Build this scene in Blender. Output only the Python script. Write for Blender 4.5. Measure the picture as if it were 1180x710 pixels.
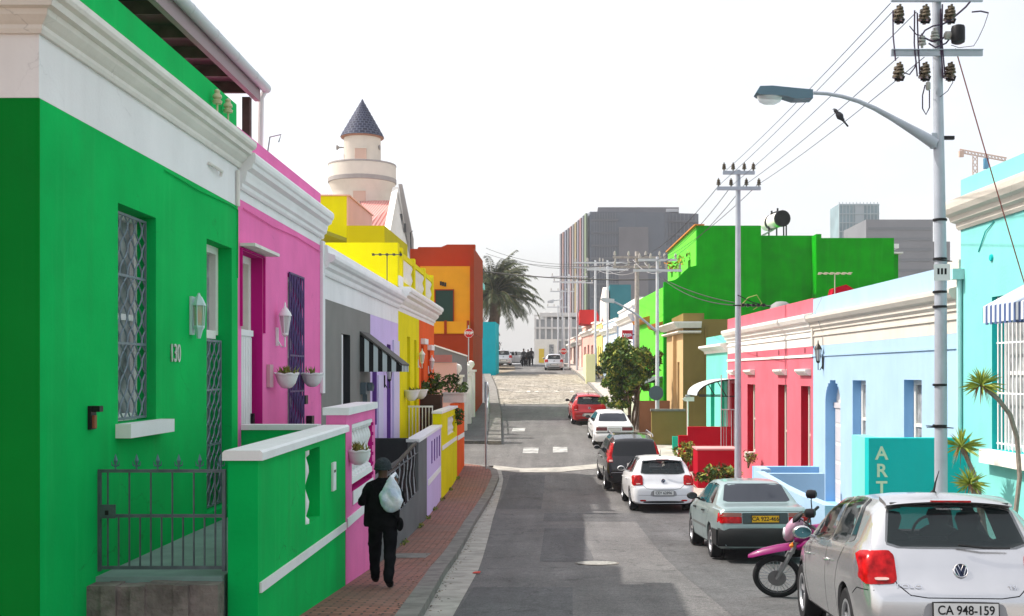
import bpy, bmesh, math, random
from mathutils import Vector, Matrix
from mathutils.bvhtree import BVHTree
random.seed(7)
R = math.radians
for o in list(bpy.data.objects): bpy.data.objects.remove(o)
S = bpy.context.scene
C = S.collection
EZ = 4.0          # eye height datum (world z of the lens)
FP = 1300.0       # focal length in photo pixels (photo is 1180 wide)
# ---------------------------------------------------------------- camera, sky, sun
cam = bpy.data.objects.new('camera', bpy.data.cameras.new('camera')); C.objects.link(cam)
cam.location = (0, 0, EZ); cam.rotation_euler = (R(90), 0, 0)
cam.data.sensor_width = 36.0; cam.data.lens = FP/1180*36.0
cam.data.shift_x = -55/1180; cam.data.shift_y = 75/1180
cam.data.clip_start = .05; cam.data.clip_end = 5000
S.camera = cam
S.render.resolution_x = 1024; S.render.resolution_y = 616
S.view_settings.view_transform = 'Standard'; S.view_settings.look = 'None'
S.view_settings.exposure = 0.22; S.view_settings.gamma = 1.0
SUN = Vector((-.82, .16, 1.0)).normalized()     # direction towards the sun
el = math.asin(SUN.z); az = math.atan2(SUN.x, SUN.y)
w = bpy.data.worlds.new('World'); S.world = w; w.use_nodes = True
nt = w.node_tree; nt.nodes.clear()
sky = nt.nodes.new('ShaderNodeTexSky'); sky.sky_type = 'NISHITA'; sky.sun_disc = False
sky.sun_elevation = el; sky.sun_rotation = az % (2*math.pi)
sky.air_density = 1.0; sky.dust_density = 6.0; sky.ozone_density = 1.0
bg = nt.nodes.new('ShaderNodeBackground'); bg.inputs[1].default_value = .10
bg2 = nt.nodes.new('ShaderNodeBackground'); bg2.inputs[0].default_value = (1, .99, .985, 1); bg2.inputs[1].default_value = .82
ad = nt.nodes.new('ShaderNodeAddShader'); wo = nt.nodes.new('ShaderNodeOutputWorld')
wtc = nt.nodes.new('ShaderNodeTexCoord'); wmp = nt.nodes.new('ShaderNodeMapping'); wmp.inputs['Scale'].default_value = (1, 1, 2.6)
wnz = nt.nodes.new('ShaderNodeTexNoise'); wnz.inputs['Scale'].default_value = 2.2; wnz.inputs['Detail'].default_value = 5
wmr = nt.nodes.new('ShaderNodeMapRange'); wmr.inputs[1].default_value = .35; wmr.inputs[2].default_value = .65; wmr.inputs[3].default_value = .56; wmr.inputs[4].default_value = .74
nt.links.new(wtc.outputs['Generated'], wmp.inputs[0]); nt.links.new(wmp.outputs[0], wnz.inputs['Vector']); nt.links.new(wnz.outputs[0], wmr.inputs[0]); nt.links.new(wmr.outputs[0], bg2.inputs[1])
nt.links.new(sky.outputs[0], bg.inputs[0]); nt.links.new(bg.outputs[0], ad.inputs[0])
nt.links.new(bg2.outputs[0], ad.inputs[1]); nt.links.new(ad.outputs[0], wo.inputs[0])
sl = bpy.data.lights.new('sun', 'SUN'); sl.energy = 5.0; sl.angle = R(.6); sl.color = (1, .95, .88)
so = bpy.data.objects.new('sun', sl); C.objects.link(so); so.location = (-30, 0, 60)
so.rotation_euler = SUN.to_track_quat('Z', 'Y').to_euler()

# ---------------------------------------------------------------- helpers
def W(px, py, Y): return Vector(((px-645)*Y/FP, Y, EZ+(430-py)*Y/FP))
def zr(py, Y): return EZ+(430-py)*Y/FP
def interp(pts, t):
    if t <= pts[0][0]: return pts[0][1]
    for (a, va), (b, vb) in zip(pts, pts[1:]):
        if t <= b: return va+(vb-va)*(t-a)/(b-a)
    return pts[-1][1]
GP = [(-60,-4.2),(0,1.55),(9,2.40),(15.3,2.93),(20,3.32),(27,3.62),(34,3.72),(38,3.6),(42,3.3),(46,2.95),(54,2.5),(65,1.75),
      (80,.75),(92,.08),(100,-.25),(108,-.65),(120,-.95),(140,-1.1),(170,0),(250,3),(400,6),(3000,40)]
def gz(Y):       # world z of the road at distance Y (slightly smoothed profile)
    return EZ-(interp(GP,Y-2)+interp(GP,Y)*2+interp(GP,Y+2))/4
def LX(Y): return -3.86-.0154*Y          # left row facade plane
def RX(Y): return 7.70-.0423*Y           # right row facade plane
def LY(px): return 5018/(625-px)
def RY(px): return 10010/(px-590)
def fmL(u,d,z): return (LX(u)+d, u, z)   # d grows towards the street
def fmR(u,d,z): return (RX(u)-d, u, z)
def fmN(Y0): return lambda u,d,z: (u, Y0-d, z)   # wall that faces the camera side of the street
def fmX(X0, s=1): return lambda u,d,z: (X0+s*d, u, z)
def ident(x,y,z): return (x,y,z)

MATS = {}
def _n(nt,t,**k):
    n = nt.nodes.new(t)
    for a,b in k.items(): setattr(n,a,b)
    return n
def mat(name, col, rough=.7, metal=0, var=0, scale=3, bump=0, bscale=60, spec=.22, coat=0, streak=0, col2=None, emit=0, alpha=1, trans=0):
    if name in MATS: return MATS[name]
    m = bpy.data.materials.new(name); m.use_nodes = True; MATS[name] = m
    nt = m.node_tree; b = nt.nodes['Principled BSDF']
    b.inputs['Base Color'].default_value = (*col,1); b.inputs['Roughness'].default_value = rough
    b.inputs['Metallic'].default_value = metal; b.inputs['Specular IOR Level'].default_value = spec
    b.inputs['Coat Weight'].default_value = coat; b.inputs['Coat Roughness'].default_value = .05
    b.inputs['Transmission Weight'].default_value = trans; b.inputs['Alpha'].default_value = alpha
    tc = _n(nt,'ShaderNodeTexCoord'); L = nt.links.new
    if emit: b.inputs['Emission Color'].default_value=(*col,1); b.inputs['Emission Strength'].default_value=emit
    if var or col2:
        nz = _n(nt,'ShaderNodeTexNoise'); nz.inputs['Scale'].default_value = scale; nz.inputs['Detail'].default_value = 6
        L(tc.outputs['Object'], nz.inputs['Vector'])
        mr = _n(nt,'ShaderNodeMapRange'); mr.inputs[1].default_value=.32; mr.inputs[2].default_value=.68
        L(nz.outputs[0], mr.inputs[0])
        mx = _n(nt,'ShaderNodeMix',data_type='RGBA')
        c2 = col2 or tuple(min(1,c*(1+var)+.01*var) for c in col); c1 = col if col2 else tuple(c*(1-var) for c in col)
        mx.inputs[6].default_value=(*c1,1); mx.inputs[7].default_value=(*c2,1)
        L(mr.outputs[0], mx.inputs[0]); out = mx.outputs[2]
        if streak:
            mp = _n(nt,'ShaderNodeMapping'); mp.inputs['Scale'].default_value=(2.2,2.2,.18)
            n2 = _n(nt,'ShaderNodeTexNoise'); n2.inputs['Scale'].default_value=1.7; n2.inputs['Detail'].default_value=5
            L(tc.outputs['Object'], mp.inputs[0]); L(mp.outputs[0], n2.inputs['Vector'])
            r2 = _n(nt,'ShaderNodeMapRange'); r2.inputs[1].default_value=.5; r2.inputs[2].default_value=.8; r2.inputs[3].default_value=0; r2.inputs[4].default_value=streak
            L(n2.outputs[0], r2.inputs[0])
            m2 = _n(nt,'ShaderNodeMix',data_type='RGBA'); g=sum(col)/3
            m2.inputs[7].default_value=(col[0]*.5+g*.12,col[1]*.5+g*.1,col[2]*.5+g*.08,1)
            L(r2.outputs[0], m2.inputs[0]); L(out, m2.inputs[6]); out = m2.outputs[2]
        L(out, b.inputs['Base Color'])
    if bump:
        nb = _n(nt,'ShaderNodeTexNoise'); nb.inputs['Scale'].default_value=bscale; nb.inputs['Detail'].default_value=4
        L(tc.outputs['Object'], nb.inputs['Vector'])
        bp = _n(nt,'ShaderNodeBump'); bp.inputs['Strength'].default_value=bump; bp.inputs['Distance'].default_value=.02
        L(nb.outputs[0], bp.inputs['Height']); L(bp.outputs[0], b.inputs['Normal'])
    return m
def paint(name, col, var=.07, streak=.14, rough=.8, crack=.0, grime=.0):
    new = name not in MATS; m = mat(name, col, rough, var=var, scale=1.3, bump=.14, bscale=26, streak=streak, spec=.06)
    if not new or not (crack or grime): return m
    nt=m.node_tree; b=nt.nodes['Principled BSDF']; L=nt.links.new; tc=_n(nt,'ShaderNodeTexCoord'); src=b.inputs['Base Color'].links[0].from_socket
    def layer(src, fac, c):
        x=_n(nt,'ShaderNodeMix',data_type='RGBA'); x.inputs[7].default_value=(*c,1); L(fac,x.inputs[0]); L(src,x.inputs[6]); return x.outputs[2]
    def noise(sc,det,rough_=.6,mp=None):
        z=_n(nt,'ShaderNodeTexNoise'); z.inputs['Scale'].default_value=sc; z.inputs['Detail'].default_value=det; z.inputs['Roughness'].default_value=rough_
        if mp: q=_n(nt,'ShaderNodeMapping'); q.inputs['Scale'].default_value=mp; L(tc.outputs['Object'],q.inputs[0]); L(q.outputs[0],z.inputs['Vector'])
        else: L(tc.outputs['Object'],z.inputs['Vector'])
        return z
    def rng(s,a,c,d,e):
        r=_n(nt,'ShaderNodeMapRange'); r.inputs[1].default_value=a; r.inputs[2].default_value=c; r.inputs[3].default_value=d; r.inputs[4].default_value=e; L(s,r.inputs[0]); return r.outputs[0]
    def mulm(a,c): q=_n(nt,'ShaderNodeMath',operation='MULTIPLY'); L(a,q.inputs[0]); L(c,q.inputs[1]); return q.outputs[0]
    if grime:
        src=layer(src,rng(noise(.9,9,.7).outputs[0],.52,.72,0,grime),tuple(c*.55+.012 for c in col))
        src=layer(src,rng(noise(2.0,6,.6,(3.5,3.5,.22)).outputs[0],.56,.74,0,grime*.8),tuple(min(1,c*1.25+.03) for c in col))
        src=layer(src,rng(noise(26,2).outputs[0],.70,.76,0,grime*.8),tuple(c*.6+.02 for c in col))
    if crack:
        vo=_n(nt,'ShaderNodeTexVoronoi',feature='DISTANCE_TO_EDGE'); vo.inputs['Scale'].default_value=.8
        nd=noise(3,6); ma=_n(nt,'ShaderNodeVectorMath',operation='MULTIPLY_ADD'); ma.inputs[1].default_value=(.35,.35,.35); L(nd.outputs['Color'],ma.inputs[0]); L(tc.outputs['Object'],ma.inputs[2]); L(ma.outputs[0],vo.inputs['Vector'])
        f=mulm(rng(vo.outputs[0],.0,.0045,1,0),rng(noise(.7,3).outputs[0],.5,.6,0,crack)); src=layer(src,f,tuple(c*.3+.01 for c in col))
    L(src,b.inputs['Base Color']); return m

WL = {}     # world position of roots, for storing vertices relative to them
def tag(o, label=None, cat=None, group=None, kind=None):
    if label: o['label']=label
    if cat: o['category']=cat
    if group: o['group']=group
    if kind: o['kind']=kind
    return o
def thing(name, loc, label, cat, group=None):
    o = bpy.data.objects.new(name, None); C.objects.link(o); o.empty_display_size=.2
    o.location = loc; WL[o.name] = Vector(loc)
    return tag(o,label,cat,group)
class MB:
    def __init__(s, fm=ident): s.v=[]; s.f=[]; s.mi=[]; s.fm=fm
    def V(s, a,b,c): s.v.append(Vector(s.fm(a,b,c))); return len(s.v)-1
    def F(s, idx, m=0): s.f.append(tuple(idx)); s.mi.append(m)
    def quad(s, pts, m=0): s.F([s.V(*p) for p in pts], m)
    def box(s, a0,a1,b0,b1,c0,c1, m=0):
        i=[s.V(a,b,c) for c in (c0,c1) for b in (b0,b1) for a in (a0,a1)]
        for q in ((0,1,3,2),(4,6,7,5),(0,4,5,1),(2,3,7,6),(0,2,6,4),(1,5,7,3)): s.F([i[k] for k in q],m)
        return s
    def prism(s, prof, u0,u1, m0=0,m1=0, m=0):   # prof: (d,z) polygon extruded along u, ends mitred by m0/m1*d
        a=[s.V(u0-d*m0,d,z) for d,z in prof]; b=[s.V(u1+d*m1,d,z) for d,z in prof]; n=len(prof)
        for k in range(n): s.F((a[k],a[(k+1)%n],b[(k+1)%n],b[k]),m)
        s.F(a,m); s.F(b[::-1],m); return s
    def poly(s, pts, ext, m=0):                  # pts planar points in 3D, extruded by vector ext
        a=[s.V(*p) for p in pts]; b=[s.V(p[0]+ext[0],p[1]+ext[1],p[2]+ext[2]) for p in pts]; n=len(pts)
        for k in range(n): s.F((a[k],a[(k+1)%n],b[(k+1)%n],b[k]),m)
        s.F(a,m); s.F(b[::-1],m); return s
    def tube(s, path, r, n=8, m=0, cap=True):
        P=[Vector(s.fm(*p)) for p in path]; rs = r if isinstance(r,(list,tuple)) else [r]*len(P)
        rings=[]; up=None
        for k,p in enumerate(P):
            t=(P[min(k+1,len(P)-1)]-P[max(k-1,0)]).normalized()
            if up is None:
                up = Vector((0,0,1)) if abs(t.z)<.9 else Vector((1,0,0))
            x=t.cross(up)
            if x.length<1e-4: x=t.orthogonal()
            x.normalize(); y=x.cross(t).normalized(); up=y
            ring=[]
            for j in range(n):
                a=2*math.pi*j/n; s.v.append(p+(x*math.cos(a)+y*math.sin(a))*rs[k]); ring.append(len(s.v)-1)
            rings.append(ring)
        for A,B in zip(rings,rings[1:]):
            for j in range(n): s.F((A[j],A[(j+1)%n],B[(j+1)%n],B[j]),m)
        if cap: s.F(rings[0][::-1],m); s.F(rings[-1],m)
        return s
    def lathe(s, c, prof, n=16, axis='z', m=0, cap=True):    # prof (r,h) along the axis
        rings=[]
        for r,h in prof:
            ring=[]
            for j in range(n):
                a=2*math.pi*j/n; x,y=r*math.cos(a),r*math.sin(a)
                p={'z':(x,y,h),'y':(x,h,y),'x':(h,x,y)}[axis]
                ring.append(s.V(c[0]+p[0],c[1]+p[1],c[2]+p[2]))
            rings.append(ring)
        for A,B in zip(rings,rings[1:]):
            for j in range(n): s.F((A[j],A[(j+1)%n],B[(j+1)%n],B[j]),m)
        if cap: s.F(rings[0][::-1],m); s.F(rings[-1],m)
        return s
    def wall(s, u0,u1,z0,z1, holes, th=.3, m=0, tops=None, mh=None):  # holes (a0,a1,b0,b1[,arch])
        us=sorted({u0,u1,*[h[0] for h in holes],*[h[1] for h in holes]})
        zs=sorted({z0,z1,*[h[2] for h in holes],*[h[3] for h in holes]})
        def solid(i,j):
            if i<0 or j<0 or i>=len(us)-1 or j>=len(zs)-1: return False
            a=(us[i]+us[i+1])/2; b=(zs[j]+zs[j+1])/2
            return not any(h[0]<a<h[1] and h[2]<b<h[3] for h in holes)
        for i in range(len(us)-1):
            for j in range(len(zs)-1):
                if not solid(i,j): continue
                a,b,c,d=us[i],us[i+1],zs[j],zs[j+1]
                s.quad([(a,0,c),(b,0,c),(b,0,d),(a,0,d)],m); s.quad([(a,-th,c),(b,-th,c),(b,-th,d),(a,-th,d)],m)
                jm=m if mh is None else mh
                if not solid(i-1,j): s.quad([(a,0,c),(a,0,d),(a,-th,d),(a,-th,c)],jm if i>0 else m)
                if not solid(i+1,j): s.quad([(b,0,c),(b,0,d),(b,-th,d),(b,-th,c)],jm if i<len(us)-2 else m)
                if not solid(i,j-1): s.quad([(a,0,c),(b,0,c),(b,-th,c),(a,-th,c)],jm if j>0 else m)
                if not solid(i,j+1): s.quad([(a,0,d),(b,0,d),(b,-th,d),(a,-th,d)],jm if j<len(zs)-2 else m)
        return s
    def build(s, name, mats, parent=None, smooth=False, weld=True, origin=None, recalc=True):
        if not isinstance(mats,(list,tuple)): mats=[mats]
        if parent is not None: o0=WL.get(parent.name, Vector((0,0,0)))
        elif origin is not None: o0=Vector(origin)
        else:
            xs=[v.x for v in s.v]; ys=[v.y for v in s.v]; zs=[v.z for v in s.v]
            o0=Vector(((min(xs)+max(xs))/2,(min(ys)+max(ys))/2,min(zs)))
        me=bpy.data.meshes.new(name); me.from_pydata([v-o0 for v in s.v],[],s.f)
        for p,k in zip(me.polygons,s.mi): p.material_index=k
        for mm in mats: me.materials.append(mm)
        if recalc or weld:
            bm=bmesh.new(); bm.from_mesh(me)
            if weld: bmesh.ops.remove_doubles(bm,verts=bm.verts,dist=1e-5)
            if recalc: bmesh.ops.recalc_face_normals(bm,faces=bm.faces)
            bm.to_mesh(me); bm.free()
        if smooth:
            me.shade_smooth(); me.set_sharp_from_angle(angle=R(smooth if smooth>1 else 38))
        o=bpy.data.objects.new(name,me); C.objects.link(o)
        if parent is not None: o.parent=parent; WL[o.name]=o0
        else: o.location=o0; WL[o.name]=o0
        return o
def struct(o): o['kind']='structure'; return o
def copy_tree(o, parent=None):
    c=o.copy(); C.objects.link(c); c.parent=parent; WL[c.name]=WL.get(o.name,Vector())
    for ch in list(o.children): copy_tree(ch,c)
    return c
def text_obj(txt, size, m, parent, mtx, name='lettering', ext=.004, sx=1.0, bold=0.0):
    cu=bpy.data.curves.new('t','FONT'); cu.body=txt; cu.size=size; cu.extrude=ext; cu.align_x='CENTER'; cu.align_y='CENTER'; cu.offset=bold
    t=bpy.data.objects.new('t',cu); C.objects.link(t); bpy.context.view_layer.update()
    me=bpy.data.meshes.new_from_object(t.evaluated_get(bpy.context.evaluated_depsgraph_get()))
    bpy.data.objects.remove(t); me.transform(Matrix.Diagonal((sx,1,1,1))); me.transform(mtx)
    me.materials.clear(); me.materials.append(m)
    if parent is not None: me.transform(Matrix.Translation(-WL.get(parent.name,Vector())))
    o=bpy.data.objects.new(name,me); C.objects.link(o); o.parent=parent; WL[o.name]=WL.get(parent.name,Vector()) if parent else Vector()
    return o
def basis(o, xa, ya):     # text matrix: x axis, y axis, origin
    xa=Vector(xa).normalized(); ya=Vector(ya).normalized(); za=xa.cross(ya)
    return Matrix(((xa.x,ya.x,za.x,o[0]),(xa.y,ya.y,za.y,o[1]),(xa.z,ya.z,za.z,o[2]),(0,0,0,1)))

# materials used everywhere
WHITE=paint('white_paint',(.82,.82,.82),.04,.14,grime=.12,crack=.25); WHITE2=paint('old_white_paint',(.78,.76,.71),.05,.22,grime=.2,crack=.4)
CREAM=paint('cream_paint',(.58,.54,.48),.05,.18,grime=.15,crack=.4)
IRON=mat('grey_iron',(.11,.145,.16),.5,.6,var=.2,scale=8); BLACKM=mat('black_metal',(.015,.015,.017),.45,.3)
GALV=mat('galvanised_steel',(.42,.45,.48),.5,.45,var=.15,scale=6); DARKGLASS=mat('window_glass',(.03,.035,.04),.08,spec=.7)
CURTAIN=mat('curtained_glass',(.10,.11,.12),.25,col2=(.42,.43,.44),scale=4); CONC=mat('concrete',(.20,.19,.175),.9,var=.22,scale=4,bump=.5,bscale=40)
CONCD=mat('stained_concrete',(.19,.17,.15),.95,var=.35,scale=5,bump=.8,bscale=25)
WOODD=mat('dark_timber',(.09,.055,.05),.7,var=.25,scale=6)
TERRA=mat('terracotta',(.45,.17,.09),.8,var=.15); SOIL=mat('soil',(.05,.035,.025),.95)
# ================================================================ GROUND, ROAD, PAVEMENTS
KL=[(-10,-1.1),(9,-1.33),(12,-1.48),(17.4,-1.75),(26.5,-2.0),(38,-2.04),(39.5,-2.2),(40.6,-2.75),(41.2,-4.2)]      # left kerb foot, near block
KR=[(-10,4.75),(9,4.75),(20,4.55),(30,3.8),(36,3.5),(46,3.25),(54,2.9),(65,2.65),(80,1.95),(100,.95),(120,.1),(150,-1.2)]
WLx=lambda Y:interp([(0,-2.3),(9.8,-2.623),(14.65,-2.783),(20,-2.96),(27.2,-3.20),(31.8,-3.35),(38,-3.42),(42,-3.40)],Y)       # face of the low front walls, left
def strip(name, ys, xl, xr, dz, m, crown=0, nx=2, thick=0):
    mb=MB(); rows=[]
    for y in ys:
        a=xl(y) if callable(xl) else xl; b=xr(y) if callable(xr) else xr
        rows.append([mb.V(a+(b-a)*k/nx, y, gz(y)+dz) for k in range(nx+1)])
    for A,B in zip(rows,rows[1:]):
        for k in range(nx): mb.F((A[k],A[k+1],B[k+1],B[k]))
    if thick:
        for side in (0,nx):
            low=[mb.V(*(mb.v[r[side]]-Vector((0,0,thick)))) for r in rows]
            for k in range(len(rows)-1): mb.F((rows[k][side],rows[k+1][side],low[k+1],low[k]))
        for r in (rows[0],rows[-1]):
            low=[mb.V(*(mb.v[i]-Vector((0,0,thick)))) for i in r]
            for k in range(nx): mb.F((r[k],r[k+1],low[k+1],low[k]))
    return struct(mb.build(name,m,origin=(0,0,0),weld=False,recalc=bool(thick),smooth=60))
def yr(a,b,st=1.0):
    n=max(1,int(round((b-a)/st))); return [a+(b-a)*k/n for k in range(n+1)]
GRD=mat('dry_ground',(.24,.2,.15),.95,var=.3,scale=.5,bump=.4)
ys=yr(-60,170,2)+yr(180,400,20)+[600,1000,1800,3000]
strip('ground',ys,-900,900,-.05,GRD,nx=8)
# asphalt: mottled aggregate, oil drips, repairs
def asphalt(name, c, sc=1.0, worn=.35):
    m=bpy.data.materials.new(name); m.use_nodes=True; nt=m.node_tree; b=nt.nodes['Principled BSDF']; L=nt.links.new
    b.inputs['Roughness'].default_value=.85
    tc=_n(nt,'ShaderNodeTexCoord')
    n1=_n(nt,'ShaderNodeTexNoise'); n1.inputs['Scale'].default_value=.55*sc; n1.inputs['Detail'].default_value=8; n1.inputs['Roughness'].default_value=.65
    n2=_n(nt,'ShaderNodeTexNoise'); n2.inputs['Scale'].default_value=55; n2.inputs['Detail'].default_value=3
    mp=_n(nt,'ShaderNodeMapping'); mp.inputs['Scale'].default_value=(1.6,.12,1)
    n3=_n(nt,'ShaderNodeTexNoise'); n3.inputs['Scale'].default_value=1.5; n3.inputs['Detail'].default_value=4
    for n in (n1,n2): L(tc.outputs['Object'],n.inputs['Vector'])
    L(tc.outputs['Object'],mp.inputs[0]); L(mp.outputs[0],n3.inputs['Vector'])
    def mr(src,a,b_,c0,c1):
        r=_n(nt,'ShaderNodeMapRange'); r.inputs[1].default_value=a; r.inputs[2].default_value=b_; r.inputs[3].default_value=c0; r.inputs[4].default_value=c1; L(src,r.inputs[0]); return r.outputs[0]
    def mul(a,b_):
        q=_n(nt,'ShaderNodeMath',operation='MULTIPLY'); L(a,q.inputs[0]); L(b_,q.inputs[1]); return q.outputs[0]
    f=mul(mul(mr(n1.outputs[0],.3,.7,.72,1.28),mr(n2.outputs[0],.3,.7,.45,1.6)),mr(n3.outputs[0],.3,.7,1-worn*.5,1+worn*.5))
    n6=_n(nt,'ShaderNodeTexNoise'); n6.inputs['Scale'].default_value=13; n6.inputs['Detail'].default_value=4; n6.inputs['Roughness'].default_value=.8; L(tc.outputs['Object'],n6.inputs['Vector']); f=mul(f,mr(n6.outputs[0],.3,.7,.68,1.35))
    vm=_n(nt,'ShaderNodeVectorMath',operation='SCALE'); vm.inputs[0].default_value=c; L(f,vm.inputs['Scale']); L(vm.outputs[0],b.inputs['Base Color'])
    vo=_n(nt,'ShaderNodeTexVoronoi',feature='DISTANCE_TO_EDGE'); vo.inputs['Scale'].default_value=.45
    nd=_n(nt,'ShaderNodeTexNoise'); nd.inputs['Scale'].default_value=2; nd.inputs['Detail'].default_value=5
    ma=_n(nt,'ShaderNodeVectorMath',operation='MULTIPLY_ADD'); ma.inputs[1].default_value=(.5,.5,.5)
    L(tc.outputs['Object'],nd.inputs['Vector']); L(nd.outputs['Color'],ma.inputs[0]); L(tc.outputs['Object'],ma.inputs[2]); L(ma.outputs[0],vo.inputs['Vector'])
    cr=mr(vo.outputs[0],.002,.007,.6,1.0)
    n4=_n(nt,'ShaderNodeTexNoise'); n4.inputs['Scale'].default_value=1.9; n4.inputs['Detail'].default_value=2; L(tc.outputs['Object'],n4.inputs['Vector'])
    n5=_n(nt,'ShaderNodeTexVoronoi'); n5.inputs['Scale'].default_value=9; L(tc.outputs['Object'],n5.inputs['Vector'])
    f2=mul(mul(mul(f,cr),mr(n4.outputs[0],.66,.74,1.0,.62)),mr(n5.outputs['Distance'],.03,.06,1.7,1.0)); L(f2,vm.inputs['Scale'])
    bp=_n(nt,'ShaderNodeBump'); bp.inputs['Strength'].default_value=.5; bp.inputs['Distance'].default_value=.01
    L(n2.outputs[0],bp.inputs['Height']); L(bp.outputs[0],b.inputs['Normal'])
    return m
ASP=asphalt('asphalt',(.108,.104,.102)); ASP2=asphalt('coarse_asphalt',(.075,.074,.075),2); ASP3=asphalt('new_asphalt',(.072,.071,.073),1.4,.5)
strip('road',yr(-20,66,1),lambda y:-14 if 41.2<y<46.4 else (-2.3 if y<41 else interp([(46.4,-2.4),(60,-3.1),(66,-3.6)],y)),
      lambda y:interp(KR,y),0,ASP,nx=6)
strip('parking_lane',yr(-10,38,1),lambda y:1.95-.003*y,lambda y:interp(KR,y)-.02,.004,ASP2,nx=2)
strip('road_repair',yr(-8,15.5,1),lambda y:-1.12-.004*y,lambda y:.02+.01*y,.004,ASP3,nx=1)
strip('road_repair',yr(19.5,26,.5),lambda y:-.35,lambda y:.55+.05*math.sin(y),.004,ASP3,nx=1)
strip('road_repair',yr(30.5,39.0,.5),lambda y:-1.72,lambda y:-.5,.004,ASP3,nx=1)
strip('road_repair',yr(27.5,29.4,.5),lambda y:-.4,lambda y:1.9,.0045,ASP2,nx=1)
strip('upper_road',yr(91,160,1.5),lambda y:interp([(91,-5.2),(100,-3.9),(120,-5),(160,-8)],y),lambda y:interp(KR,y),.004,asphalt('worn_asphalt',(.13,.127,.122)),nx=2)
# cobbles
def cobble():
    m=bpy.data.materials.new('cobbles'); m.use_nodes=True; nt=m.node_tree; b=nt.nodes['Principled BSDF']; L=nt.links.new
    b.inputs['Roughness'].default_value=.8; tc=_n(nt,'ShaderNodeTexCoord')
    vo=_n(nt,'ShaderNodeTexVoronoi'); vo.inputs['Scale'].default_value=3.2; L(tc.outputs['Object'],vo.inputs['Vector'])
    ve=_n(nt,'ShaderNodeTexVoronoi',feature='DISTANCE_TO_EDGE'); ve.inputs['Scale'].default_value=3.2; L(tc.outputs['Object'],ve.inputs['Vector'])
    hs=_n(nt,'ShaderNodeSeparateColor'); L(vo.outputs['Color'],hs.inputs[0])
    mx=_n(nt,'ShaderNodeMix',data_type='RGBA'); mx.inputs[6].default_value=(.16,.14,.11,1); mx.inputs[7].default_value=(.46,.42,.36,1); L(hs.outputs[0],mx.inputs[0])
    nz=_n(nt,'ShaderNodeTexNoise'); nz.inputs['Scale'].default_value=.4; L(tc.outputs['Object'],nz.inputs['Vector'])
    m1=_n(nt,'ShaderNodeMix',data_type='RGBA'); m1.inputs[7].default_value=(.38,.33,.26,1); L(mx.outputs[2],m1.inputs[6])
    q=_n(nt,'ShaderNodeMapRange'); q.inputs[1].default_value=.35; q.inputs[2].default_value=.7; q.inputs[4].default_value=.75; L(nz.outputs[0],q.inputs[0]); L(q.outputs[0],m1.inputs[0])
    r=_n(nt,'ShaderNodeMapRange'); r.inputs[1].default_value=.0; r.inputs[2].default_value=.06; L(ve.outputs[0],r.inputs[0])
    m2=_n(nt,'ShaderNodeMix',data_type='RGBA'); m2.inputs[6].default_value=(.08,.07,.05,1); L(r.outputs[0],m2.inputs[0])
    mq=_n(nt,'ShaderNodeMapping'); mq.inputs['Scale'].default_value=(.5,1.6,1); L(tc.outputs['Object'],mq.inputs[0]); nq=_n(nt,'ShaderNodeTexNoise'); nq.inputs['Scale'].default_value=1.3; nq.inputs['Detail'].default_value=6; nq.inputs['Roughness'].default_value=.7; L(mq.outputs[0],nq.inputs['Vector'])
    rq=_n(nt,'ShaderNodeMapRange'); rq.inputs[1].default_value=.35; rq.inputs[2].default_value=.65; rq.inputs[3].default_value=.55; rq.inputs[4].default_value=1.25; L(nq.outputs[0],rq.inputs[0]); vs=_n(nt,'ShaderNodeVectorMath',operation='SCALE'); L(m1.outputs[2],vs.inputs[0]); L(rq.outputs[0],vs.inputs['Scale']); L(vs.outputs[0],m2.inputs[7])
    L(m2.outputs[2],b.inputs['Base Color'])
    bp=_n(nt,'ShaderNodeBump'); bp.inputs['Strength'].default_value=.8; bp.inputs['Distance'].default_value=.04; L(r.outputs[0],bp.inputs['Height']); L(bp.outputs[0],b.inputs['Normal'])
    return m
strip('cobbled_road',yr(64.5,91.5,1),lambda y:interp([(64,-3.55),(74,-4.1),(85,-5.0),(92,-5.6)],y),lambda y:interp(KR,y)+.9,.008,cobble(),nx=4)
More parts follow.
